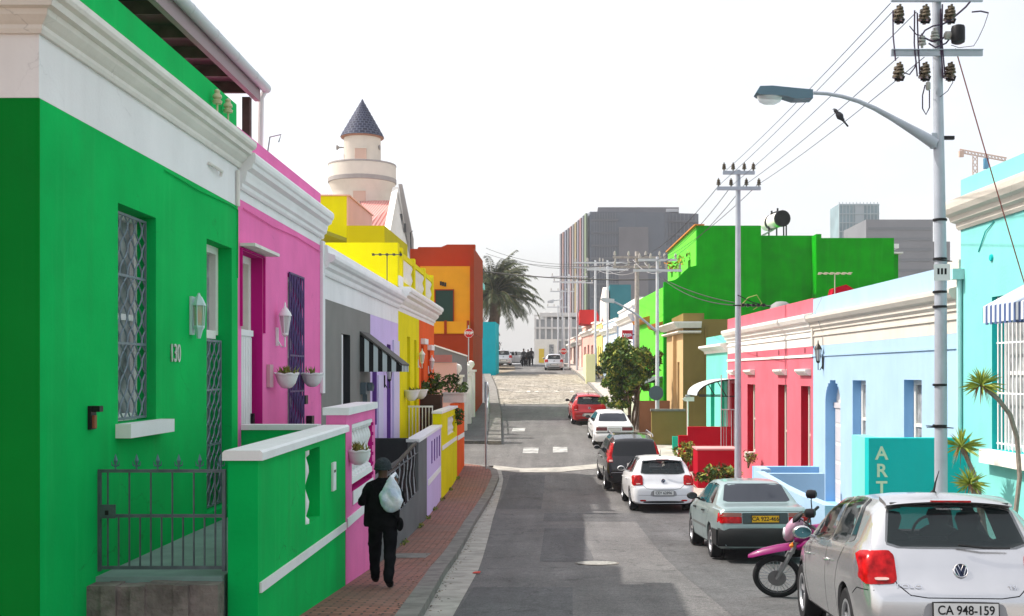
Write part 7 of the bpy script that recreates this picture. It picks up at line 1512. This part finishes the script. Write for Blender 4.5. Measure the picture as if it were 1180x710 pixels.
# sedans
def sedan(label,m,P2,plate,group=None,dark_bumper=True,lamp='wide'):
    P=dict(L=4.2,W=1.65,wr=.295,wheels=(.92,3.36),top=[(-.1,.62),(0,.66),(.02,.80),(.05,.90),(.12,.945),(.62,.975),(.72,.99),(1.12,1.30),(1.35,1.345),(2.0,1.365),(2.5,1.33),(3.05,.98),(3.9,.84),(4.12,.74),(4.2,.6)],
       belt=[(0,.60),(.05,.83),(.15,.885),(1.5,.90),(3,.88),(4.0,.74),(4.2,.52)],w=[(0,.70),(.03,.76),(.1,.79),(.5,.82),(1,.825),(3.2,.825),(3.9,.77),(4.2,.62)],zb=[(0,.26),(.3,.2),(3.8,.2),(4.2,.26)],tumble=.5,crown=.03,soft=.02,spokes=P2.get('spokes',7))
    c=Car('sedan',label,'car',P,m,group)
    c.panel('rear_window','B',[(-.60,.995),(.60,.995),(.505,1.295),(-.505,1.295)],mat('sedan_glass',(.03,.034,.045),.07,spec=.45),.005,k=.07)
    for ax in 'LR':
        c.panel('side_window',ax,[(1.78,.93),(2.85,.925),(2.42,1.25),(1.88,1.29)],GLS,.004,k=.06)
        c.panel('side_window',ax,[(.98,.95),(1.72,.93),(1.82,1.29),(1.28,1.265)],GLS,.004,k=.06)
    c.panel('windscreen','F',[(-.62,1.0),(.62,1.0),(.5,1.27),(-.5,1.27)],GLS,.004,k=.1)
    for sg in (1,-1):
        f=(lambda p:p) if sg>0 else sym
        if lamp=='wide':
            c.panel('tail_lamp','B',f([(.40,.67),(.765,.67),(.765,.78),(.40,.78)]),TLR,.01,k=.06,rings=3); c.panel('indicator_lamp','B',f([(.40,.785),(.765,.785),(.76,.845),(.40,.845)]),mat('smoky_lamp',(.2,.07,.05),.2,coat=.6),.01,k=.06,rings=3)
            c.panel('tail_lamp','R' if sg>0 else 'L',[(.015,.68),(.18,.68),(.18,.84),(.03,.84)],TLR,.008,k=.08,rings=3)
        else: c.panel('tail_lamp','B',f([(.30,.70),(.74,.70),(.74,.84),(.30,.84)]),mat('dark_tail_lamp',(.12,.01,.012),.25,coat=.5),.01,k=.06,rings=3)
    if lamp=='wide': c.panel('garnish','B',[(-.39,.66),(.39,.66),(.39,.845),(-.39,.845)],mat('teal_black_garnish',(.015,.035,.035),.25,coat=.5),.004,k=.03,rings=3)
    bmat=BLP if dark_bumper else m
    bp=MB(); prof=[(-.05,.28),(-.075,.38),(-.075,.54),(-.04,.585),(.02,.59),(.02,.28)]
    xs=[-.80+1.6*k/16 for k in range(17)]; rr=[]
    for x in xs: q=.11*(abs(x)/.8)**4; rr.append([bp.V(x,y+q,z) for y,z in prof])
    for A,B in zip(rr,rr[1:]):
        for j in range(6): bp.F((A[j],A[(j+1)%6],B[(j+1)%6],B[j]))
    for sg in (0,-1): bp.F(rr[sg])
    for sx in (-1,1): bp.box(min(sx*.80,sx*.835),max(sx*.80,sx*.835),.06,.56,.30,.56)
    bp.build('rear_bumper',bmat,c.root,smooth=40)
    for ax in 'LR':
        mb=MB(); c.seam(ax,[(1.75,.26),(1.75,.9),(1.86,1.31)],mb=mb); c.seam(ax,[(2.86,.28),(2.92,.9)],mb=mb); c.seam(ax,[(1.0,.92),(1.22,.7),(1.3,.5),(1.3,.26)],mb=mb); c.seam(ax,[(1.25,.26),(2.85,.26)],.012,mb=mb); mb.build('panel_gap',SEAM,c.root,recalc=False,weld=False)
        c.seam(ax,[(1.3,.52),(2.95,.52)],.045,.008,'rubbing_strip',mat('strip_grey',(.12,.13,.13),.6))
    c.seam('B',[(-.77,.865),(0,.87),(.77,.865)],.007)
    c.handles(((1.62,.80),(2.7,.80)),BLP); c.mirror(2.72,.95,BLP)
    if plate: c.plate(plate[0],.745 if lamp=='wide' else .745,plate[1],.46,.11,size=.1,tm=BLP)
    return c
GG=carpaint('pale_green_grey_paint',(.27,.36,.365),.4,.35)
c7=sedan('pale green-grey sedan with dark bumper and yellow plate CA 922-466',GG,{},('CA 922-466',PLY)); c7.place(3.50,19.15,1.2)
# stick figure sticker on the rear door
c8=sedan('white older sedan parked between the red hatchback and black estate car',WHC,{'spokes':9},('',PLW),dark_bumper=False,lamp='low'); c8.place(2.2,45.3,3)
c8.seam('B',[(-.76,.62),(.76,.62)],.03,.006,'bumper_strip',BLP)
# tall black estate / SUV
P=dict(L=4.5,W=1.80,wr=.345,wheels=(.85,3.48),top=[(-.1,.70),(0,.72),(.03,.86),(.07,1.02),(.14,1.10),(.30,1.55),(.42,1.64),(1.2,1.70),(2.3,1.67),(2.6,1.60),(3.3,1.12),(4.1,.98),(4.4,.84),(4.5,.7)],
   belt=[(0,.66),(.08,.96),(.2,1.03),(1,1.04),(3,1.0),(4.2,.86),(4.5,.6)],w=[(0,.74),(.03,.81),(.1,.85),(.4,.885),(1,.9),(3.4,.9),(4.1,.84),(4.5,.66)],zb=[(0,.32),(.3,.27),(4.1,.27),(4.5,.34)],tumble=.30,crown=.06)
BK=carpaint('black_car_paint',(.006,.006,.008),0,.25)
c9=Car('sports_utility_vehicle','black tall estate car with upright red tail lamps, behind the white hatchback','car',P,BK)
c9.panel('rear_window','B',[(-.68,1.12),(.68,1.12),(.60,1.55),(-.60,1.55)],GLS,.005,k=.08)
for ax in 'LR':
    c9.panel('side_window',ax,[(1.9,1.08),(3.0,1.07),(2.6,1.52),(1.95,1.57)],GLS,.004,k=.07); c9.panel('side_window',ax,[(.95,1.10),(1.83,1.08),(1.88,1.575),(1.0,1.56)],GLS,.004,k=.07); c9.panel('side_window',ax,[(.42,1.14),(.88,1.11),(.92,1.55),(.55,1.5)],GLS,.004,k=.1)
    c9.panel('tail_lamp',ax,[(.10,.95),(.30,.98),(.34,1.15),(.42,1.48),(.37,1.5),(.20,1.12)],TLR,.008,k=.1)
for sg in (1,-1):
    f=(lambda p:p) if sg>0 else sym
    c9.panel('tail_lamp','B',f([(.67,.93),(.84,.93),(.80,1.2),(.70,1.54),(.62,1.54),(.70,1.12)]),TLR,.012,k=.1); c9.panel('reversing_lamp','B',f([(.68,.95),(.80,.95),(.79,1.0),(.68,1.0)]),TLW,.026,rings=2); c9.panel('fog_lamp','B',f([(.55,.48),(.74,.48),(.74,.56),(.55,.56)]),TLR,.01,rings=2)
c9.panel('lower_bumper','B',[(-.75,.36),(.75,.36),(.75,.60),(-.75,.60)],BLP,.012,k=.1); c9.seam('B',[(-.73,.63),(.73,.63)],.02,.014,'bumper_trim',mat('grey_trim',(.3,.31,.33),.4)); c9.plate('',.86,PLW,.5,.11); c9.mirror(2.9,1.08,mat('grey_mirror_shell',(.12,.12,.13),.3)); c9.handles(((1.8,.92),(2.9,.92)),BK)
mb=MB(); 
for sx in (-1,1): mb.tube([(sx*.62,.6,1.66),(sx*.62,.7,1.73),(sx*.62,2.3,1.74),(sx*.62,2.45,1.66)],.018,6)
mb.build('roof_rail',mat('roof_rail_grey',(.3,.3,.32),.4,.5),c9.root)
c9.place(2.31,34.6,2.5)

# ================================================================ MOTORCYCLE
mk=thing('motorcycle',(0,0,0),'purple trail motorcycle with a black spoked front wheel, between the silver and green-grey cars','motorcycle')
MP=mat('purple_fairing',(.20,.002,.10),.35,coat=.15,spec=.25); MPW=mat('pale_pink_fairing',(.42,.24,.33),.35,coat=.4); SEAT=mat('black_seat',(.02,.02,.02),.6); ENG=mat('engine_grey',(.12,.12,.13),.4,.6)
def bwheel(y,name='wheel',r=.31):
    mb=MB(); n=36; rings=[]
    for k in range(n):
        a=2*math.pi*k/n; ring=[]
        for j in range(8): b=2*math.pi*j/8; q=r-.042+.042*math.cos(b); ring.append(mb.V(.045*math.sin(b),y+q*math.cos(a),r+q*math.sin(a)))
        rings.append(ring)
    for k in range(n):
        A,B=rings[k],rings[(k+1)%n]
        for j in range(8): mb.F((A[j],A[(j+1)%8],B[(j+1)%8],B[j]))
    w_=mb.build(name,TYR,mk,smooth=60)
    mb=MB(); rr=r-.08
    mb.lathe((0,y,r),[(rr,-.022),(rr+.02,-.025),(rr+.02,.025),(rr,.022)],30,'x',cap=False); mb.build('rim',CHR if False else mat('grey_rim',(.3,.31,.32),.35,.7),w_,smooth=40)
    mb=MB()
    for k in range(28): a=2*math.pi*k/28; a2=a+(.35 if k%2 else -.35); sx=.02 if k%4<2 else -.02; mb.tube([(sx,y+.035*math.cos(a2),r+.035*math.sin(a2)),(0,y+rr*math.cos(a),r+rr*math.sin(a))],.0035,4)
    mb.lathe((0,y,r),[(.03,-.05),(.045,-.04),(.045,.04),(.03,.05)],14,'x'); mb.build('spokes',GALV,w_)
    mb=MB(); mb.lathe((-.055,y,r),[(.06,-.002),(.115,-.002),(.115,.002),(.06,.002)],24,'x'); mb.build('brake_disc',mat('brake_disc_grey',(.25,.25,.26),.3,.8),w_)
bwheel(0); bwheel(-1.38)
mb=MB()
for sx in (-.085,.085): mb.tube([(sx,0,.31),(sx,-.17,.68),(sx,-.37,1.08)],[.028,.026,.022],8)
mb.box(-.11,.11,-.22,-.14,.70,.73); mb.box(-.11,.11,-.37,-.3,.98,1.01); mb.build('fork',mat('fork_grey',(.3,.3,.31),.35,.5),mk,smooth=40)
def blade(name,pts,wd,m,th=.02):
    mb=MB(); rr=[]
    for k,(y,z,w) in enumerate(pts): rr.append([mb.V(-w,y,z-.05*w/.08),mb.V(-w*.6,y,z),mb.V(0,y,z+.014),mb.V(w*.6,y,z),mb.V(w,y,z-.05*w/.08),mb.V(w*.55,y,z-th-.005),mb.V(0,y,z-th+.01),mb.V(-w*.55,y,z-th-.005)])
    for A,B in zip(rr,rr[1:]):
        for j in range(8): mb.F((A[j],A[(j+1)%8],B[(j+1)%8],B[j]))
    mb.F(rr[0]); mb.F(rr[-1]); return mb.build(name,m,mk,smooth=50)
blade('front_mudguard',[(.36,.60,.03),(.30,.64,.06),(.18,.70,.08),(0,.755,.085),(-.16,.79,.08),(-.3,.81,.06)],.08,MP)
blade('rear_mudguard',[(-1.85,.92,.06),(-1.6,.90,.09),(-1.3,.84,.09),(-1.1,.8,.08)],.09,MP)
mb=MB(); mb.tube([(0,-.36,1.02),(0,-.55,.82),(0,-.62,.45),(0,-.9,.33),(0,-1.05,.5),(0,-1.1,.75),(0,-.6,.86),(0,-.4,.95)],.026,8); 
for sx in (-.09,.09): mb.tube([(sx,-1.0,.42),(sx,-1.38,.31)],.024,6)
mb.build('frame',MP,mk,smooth=50)
mb=MB(); mb.lathe((0,-.78,.32),[(.11,-.0),(.13,.03),(.13,.16),(.1,.2),(.1,.38),(.05,.4)],10); mb.lathe((0,-.84,.38),[(.1,-.14),(.13,-.12),(.13,.12),(.1,.14)],14,'x'); mb.tube([(.1,-.7,.62),(.14,-.55,.6),(.15,-.6,.35),(.15,-1.0,.4),(.16,-1.5,.62)],[.025,.025,.03,.04,.05],8,m=1); mb.build('engine',[ENG,BLP],mk,smooth=40)
def loft(name,secs,m,parent=None):    # secs: (y,z,halfwidth,halfheight)
    mb=MB(); rr=[]
    for y,z,w,h in secs: rr.append([mb.V(w*math.copysign(abs(math.cos(a))**.8,math.cos(a)),y,z+h*math.copysign(abs(math.sin(a))**.8,math.sin(a))) for a in [2*math.pi*j/16 for j in range(16)]])
    for A,B in zip(rr,rr[1:]):
        for j in range(16): mb.F((A[j],A[(j+1)%16],B[(j+1)%16],B[j]))
    mb.F(rr[0]); mb.F(rr[-1]); return mb.build(name,m,parent or mk,smooth=60)
loft('fuel_tank',[(-.33,.93,.06,.10),(-.42,.93,.13,.13),(-.6,.95,.15,.14),(-.78,.93,.12,.11),(-.9,.88,.08,.06)],MP)
loft('seat',[(-.8,.92,.08,.05),(-.95,.88,.12,.05),(-1.3,.89,.13,.06),(-1.6,.95,.11,.045),(-1.68,.96,.08,.02)],SEAT)
loft('headlamp_fairing',[(-.09,.92,.05,.05),(-.12,.95,.09,.11),(-.19,1.0,.105,.15),(-.27,1.05,.085,.13),(-.33,1.09,.06,.07)],MPW)
loft('windscreen',[(-.2,1.12,.07,.04),(-.26,1.18,.075,.05),(-.32,1.24,.05,.03)],BLP)
loft('fairing_side',[(-.22,.90,.125,.05),(-.32,.93,.135,.10),(-.42,.95,.13,.08)],MP)
loft('side_shroud',[(-.25,.80,.15,.05),(-.35,.84,.17,.10),(-.5,.84,.17,.12),(-.66,.82,.15,.06)],MP)
mb=MB(); mb.lathe((0,-.105,.95),[(.02,.03),(.07,.02),(.08,-.02)],16,'y'); mb.build('headlamp',mat('headlamp_glass',(.6,.62,.64),.1,spec=.8),mk,smooth=50)
mb=MB(); mb.tube([(-.38,-.50,1.17),(-.2,-.42,1.15),(-.08,-.38,1.09),(.08,-.38,1.09),(.2,-.42,1.15),(.38,-.50,1.17)],.013,8); 
for sx in (-1,1): mb.tube([(sx*.24,-.44,1.16),(sx*.38,-.50,1.17)],.02,8); mb.tube([(sx*.24,-.42,1.15),(sx*.38,-.44,1.14)],.006,5); mb.tube([(sx*.2,-.42,1.15),(sx*.1,-.3,1.2),(0,-.25,1.05),(0,-.3,.8)],.008,5)
hb=mb.build('handlebar',BLACKM,mk,smooth=50)
for sx in (-1,1):
    mb=MB(); mb.tube([(sx*.24,-.43,1.16),(sx*.26,-.42,1.3),(sx*.3,-.42,1.33)],.008,5); mb.lathe((sx*.32,-.42,1.38),[(.02,-.07),(.055,-.05),(.062,0),(.055,.05),(.02,.07)],12,'y'); mb.build('mirror',BLACKM,hb,smooth=50)
    mb=MB(); mb.tube([(sx*.1,-.2,.86),(sx*.17,-.19,.86)],[.012,.01],5); mb.lathe((sx*.2,-.19,.86),[(.02,-.03),(.03,0),(.02,.03)],10,'x'); mb.build('indicator_lamp',TLO,mk,smooth=50)
mb=MB(); mb.tube([(-.12,-.85,.32),(-.32,-.80,.02)],.014,6); mb.tube([(-.12,-.75,.36),(-.25,-.75,.34)],.014,6); mb.build('side_stand',BLACKM,mk)
ym=14.35; mk.location=(W(896,0,ym).x,ym,gz(ym)+.0); mk.rotation_euler=(0,R(-15),R(90-14)); mk.scale=(1,1,.93); WL[mk.name]=Vector()
# ================================================================ PEOPLE
from mathutils import noise as _mn
def skinmesh(verts,edges,radii,root=0,lev=2):
    me=bpy.data.meshes.new('s'); me.from_pydata(verts,edges,[]); o=bpy.data.objects.new('s',me); C.objects.link(o)
    md=o.modifiers.new('k','SKIN'); md.use_smooth_shade=True
    for k,r in enumerate(radii): me.skin_vertices[0].data[k].radius=(r if isinstance(r,tuple) else (r,r)); me.skin_vertices[0].data[k].use_root=(k==root)
    sb=o.modifiers.new('u','SUBSURF'); sb.levels=lev; sb.render_levels=lev
    bpy.context.view_layer.update(); m2=bpy.data.meshes.new_from_object(o.evaluated_get(bpy.context.evaluated_depsgraph_get())); bpy.data.objects.remove(o); m2.shade_smooth(); return m2
SKIN=mat('dark_skin',(.12,.06,.04),.6); CB=mat('black_cloth',(.006,.006,.007),.95,spec=.05,var=.3,scale=9,bump=.6,bscale=14); CT=mat('black_trousers',(.007,.007,.009),.95,spec=.05,var=.3,scale=8,bump=.6,bscale=12); SH=mat('black_shoe',(.01,.01,.011),.5); COL=mat('white_collar',(.6,.6,.6),.8)
def person(label,loc,yaw,H,J,mats,name='person',group=None,head=True,hands=True,lev=2):
    """J: joint dict in metres for a 1.75 m figure, +y is the way the figure faces, x right"""
    s=H/1.75; K=list(J.keys()); idx={k:i for i,k in enumerate(K)}
    V=[tuple(c*s for c in J[k][0]) for k in K]; Rr=[tuple(q*s for q in J[k][1]) if isinstance(J[k][1],tuple) else J[k][1]*s for k in K]; E=[(idx[J[k][2]],idx[k]) for k in K if J[k][2]]
    me=skinmesh(V,E,Rr,0,lev)
    for m in mats: me.materials.append(m)
    for p in me.polygons:
        c=p.center/s; x,y,z=c
        hd_l=Vector(J['hand_l'][0]); hd_r=Vector(J['hand_r'][0])
        if z<.10: k=3
        elif (c-hd_l).length<.085 or (c-hd_r).length<.085 or z>1.50: k=0
        elif z<.96 and abs(x)<.24: k=2
        else: k=1
        p.material_index=k
    if lev>1:
        for v in me.vertices:
            z=v.co.z/s
            if z<1.46:
                q=Vector((v.co.x*7,v.co.y*7,v.co.z*13)); v.co+=v.normal*(.014*_mn.noise(q)+.007*_mn.noise(q*2.3)) if (.12<z and (v.co/s-hd_l).length>.1 and (v.co/s-hd_r).length>.1) else Vector((0,0,0))
    o=bpy.data.objects.new(name,me); C.objects.link(o); tag(o,label,'person',group); o.location=loc; o.rotation_euler=(0,0,R(yaw)); WL[o.name]=Vector(); return o,s
def pose(stride=.2,armL=None,armR=None,lean=.0):
    J={'pelvis':((0,0,.95),(.165,.12),None),'waist':((0,.01,1.10),(.150,.105),'pelvis'),'chest':((0,.02+lean,1.30),(.185,.125),'waist'),'sho':((0,.01+lean,1.42),(.13,.09),'chest'),'neck':((0,.02+lean,1.50),(.058,.06),'sho'),'head0':((0,.035+lean,1.58),(.075,.085),'neck'),'head1':((0,.035+lean,1.66),(.078,.092),'head0'),'head2':((0,.03+lean,1.715),(.055,.065),'head1'),
     'sl':((-.185,.01+lean,1.385),.075,'sho'),'sr':((.185,.01+lean,1.385),.075,'sho'),
     'hl':((-.10,0,.86),.118,'pelvis'),'hr':((.10,0,.86),.118,'pelvis'),
     'kl':((-.12,.03+stride*.4,.49),.095,'hl'),'kr':((.105,.06-stride*.3,.49),.095,'hr'),
     'al':((-.115,stride*.5-.02,.11),.068,'kl'),'ar':((.105,-stride-.02,.15),.068,'kr'),
     'tl':((-.12,stride*.5+.14,.045),.05,'al'),'tr':((.13,-stride+.08,.045),.05,'ar')}
    aL=armL or [(-.24,-.02,1.13),(-.25,.08,.88)]; aR=armR or [(.24,-.02,1.13),(.25,.08,.88)]
    for sd,a in (('l',aL),('r',aR)):
        J['e'+sd]=(a[0],.055,'s'+sd); J['w'+sd]=(a[1],.036,'e'+sd)
        d=(Vector(a[1])-Vector(a[0])).normalized(); J['hand_'+sd]=(tuple(Vector(a[1])+d*.08),(.042,.022),'w'+sd)
        h=Vector(a[1])+d*.08; side=d.cross(Vector((0,1,0))) if abs(d.y)<.8 else d.cross(Vector((1,0,0))); side.normalize(); inn=Vector((1 if sd=='l' else -1,0,0))
        for f in range(4): q=h+side*(.03-.02*f)+d*.055+inn*.01; q2=q+d*(.03-.005*abs(f-1.5))+inn*.025; J['f%s%d'%(sd,f)]=(tuple(q),.011,'hand_'+sd); J['g%s%d'%(sd,f)]=(tuple(q2),.009,'f%s%d'%(sd,f))
        q=Vector(a[1])+d*.05+side*.045; J['th'+sd]=(tuple(q),.012,'hand_'+sd); J['tt'+sd]=(tuple(q+d*.04+inn*.01),.010,'th'+sd)
    return J
Yp=14.5; px=W(441,0,Yp).x; gzp=gz(Yp)+.12
J=pose(.30,armL=[(-.30,-.04,1.13),(-.18,.18,1.19)],armR=[(.28,-.06,1.16),(.19,.10,1.38)])
mn,s=person('person in black clothes and dark knitted cap walking uphill, white bag over the right shoulder',(px,Yp,gzp+.0),4,1.63,J,[SKIN,CB,CT,SH])
WLp=Vector()
def onp(name,mb,m,smooth=60): 
    o=mb.build(name,m,mn,smooth=smooth); return o
def ball(mb,c,r,n=18,nz=10,f=None,z0=-1,m=0):
    rr=[]
    for k in range(nz+1):
        t=math.acos(max(-1,min(1,z0)))*(1-k/nz) if z0>-1 else math.pi*(1-k/nz); ring=[]
        for j in range(n):
            a=2*math.pi*j/n; v=Vector((math.sin(t)*math.cos(a),math.sin(t)*math.sin(a),math.cos(t)))
            if f: v=f(v)
            ring.append(mb.V(c[0]+r[0]*v.x,c[1]+r[1]*v.y,c[2]+r[2]*v.z))
        rr.append(ring)
    for A,B in zip(rr,rr[1:]):
        for j in range(n): mb.F((A[j],A[(j+1)%n],B[(j+1)%n],B[j]),m)
    mb.F(rr[0],m); mb.F(rr[-1],m)
k=s; mb=MB(); ball(mb,(0,.03*k,1.655*k),(.118*k,.128*k,.125*k),24,12,z0=-.35); mb.tube([(.118*k*math.cos(a)*.97,.03*k+.128*k*math.sin(a)*.97,1.622*k) for a in [2*math.pi*j/24 for j in range(25)]],.013,6); onp('knitted_cap',mb,mat('slate_knit',(.03,.04,.045),.9,var=.25,scale=30,bump=.8,bscale=70))
mb=MB(); mb.lathe((0,.015*k,1.455*k),[(.085*k,0),(.075*k,.02),(.066*k,.045),(.06*k,.045)],18); onp('collar',mb,COL)
# eyes, nose, ears on the far side of the head
for nm_,c_,r_,m_ in (('eye',(-.03,.118,1.64),(.012,.008,.009),mat('eye_white',(.6,.6,.58),.3)),('eye',(.03,.118,1.64),(.012,.008,.009),MATS['eye_white']),('ear',(-.083,.03,1.62),(.014,.024,.034),SKIN),('ear',(.083,.03,1.62),(.014,.024,.034),SKIN),('nose',(0,.132,1.61),(.014,.02,.024),SKIN),('mouth',(0,.118,1.575),(.026,.01,.008),mat('lips',(.2,.07,.06),.5))):
    mb=MB(); ball(mb,tuple(q*k for q in c_),r_,10,6); onp(nm_,mb,m_)
# open jacket hem flaring over the trousers
mb=MB(); rr=[]
for zq,rx,ry in ((1.40,.22,.13),(1.34,.25,.155),(1.2,.245,.16),(1.05,.24,.16),(.95,.245,.165),(.86,.25,.17),(.83,.24,.165)):
    rr.append([mb.V((rx*math.cos(a)*(1+.035*math.sin(3*a+zq*5)+.025*math.sin(7*a+zq*11)))*k,(.0+ry*math.sin(a)*(1+.03*math.sin(5*a)))*k,(zq+.012*math.sin(4*a))*k) for a in [2*math.pi*j/28 for j in range(28)]])
for A,B in zip(rr,rr[1:]):
    for j in range(28): mb.F((A[j],A[(j+1)%28],B[(j+1)%28],B[j]))
onp('jacket',mb,CB)
# white bag carried on the back over the right shoulder
bgm=thing('plastic_bag',(0,0,0),'thin white plastic bag slung over the walking person\'s right shoulder','bag')
WL[bgm.name]=Vector(); rnd=random.Random(2)
mb=MB(); 
def lump(v): 
    t=1+.07*math.sin(5*v.x+3*v.z)+.06*math.sin(7*v.y+4*v.z+1)+.05*math.sin(9*v.z+5*v.x)+.12*_mn.noise(Vector((v.x*4,v.y*4,v.z*2)))+.06*_mn.noise(v*9); sq=.62+.38*min(1,max(0,(.75-v.z))); return Vector((v.x*t*sq,v.y*t*sq,v.z*(1+.15*(v.z>0)*v.z)))
ball(mb,(.13,-.225,1.19),(.15,.085,.215),40,28,lump); mb.tube([(.09,-.22,1.36),(.13,-.15,1.42),(.16,-.03,1.45),(.18,.06,1.40)],[.03,.028,.022,.018],8)
bag=mb.build('bag',[mat('thin_white_plastic',(.8,.8,.84),.3,var=.2,scale=9,bump=1,bscale=12,coat=.3,col2=(.5,.58,.72))],bgm,smooth=60)
bgm.location=(px,Yp,gzp); bgm.rotation_euler=(0,0,R(4))
mb=MB(); ball(mb,(.235*k,-.02,.86*k),(.05,.09,.09),12,8); mb.tube([(.2*k,-.12,.95*k),(.0,-.165,1.2*k),(-.15*k,-.1,1.42*k)],.012,5); onp('hip_pouch',mb,CB)
# three people at the crest
far=[((603.5,0),-.02,1.72,.12,mat('grey_coat',(.05,.05,.055),.8),'leftmost of three distant dark figures walking on the crest of the street'),
     ((608.5,0),0,1.62,.06,mat('charcoal_coat',(.02,.02,.022),.8),'middle of three distant dark figures walking on the crest of the street'),
     ((612.3,0),.02,1.75,.16,mat('brown_black_coat',(.035,.03,.03),.8),'rightmost of three distant dark figures walking on the crest of the street')]
for k_,((pxx,_),dx,Hh,st,m_,lab) in enumerate(far):
    o,_s=person(lab,(W(pxx,0,107+k_).x,107+k_,gz(107+k_)+.01),[5,-8,10][k_],Hh,pose(st),[SKIN,m_,CT,SH],lev=1,group=None)
    mb=MB(); ball(mb,(0,.02*_s,1.665*_s),(.085*_s,.1*_s,.09*_s),12,8,z0=-.2); h_=mb.build('hair',mat('dark_hair',(.012,.01,.009),.7),o,smooth=60)

# ================================================================ AIR
hz=MB(); hz.box(-330,330,-70,520,EZ-50,EZ+75); 
hm=bpy.data.materials.new('thin_haze'); hm.use_nodes=True; ht=hm.node_tree; ht.nodes.remove(ht.nodes['Principled BSDF'])
pv=ht.nodes.new('ShaderNodeVolumePrincipled'); pv.inputs['Color'].default_value=(.93,.95,1,1); pv.inputs['Density'].default_value=.00038; pv.inputs['Anisotropy'].default_value=.2
ht.links.new(pv.outputs[0],ht.nodes['Material Output'].inputs['Volume'])
ho_=hz.build('haze',hm); ho_['kind']='stuff'
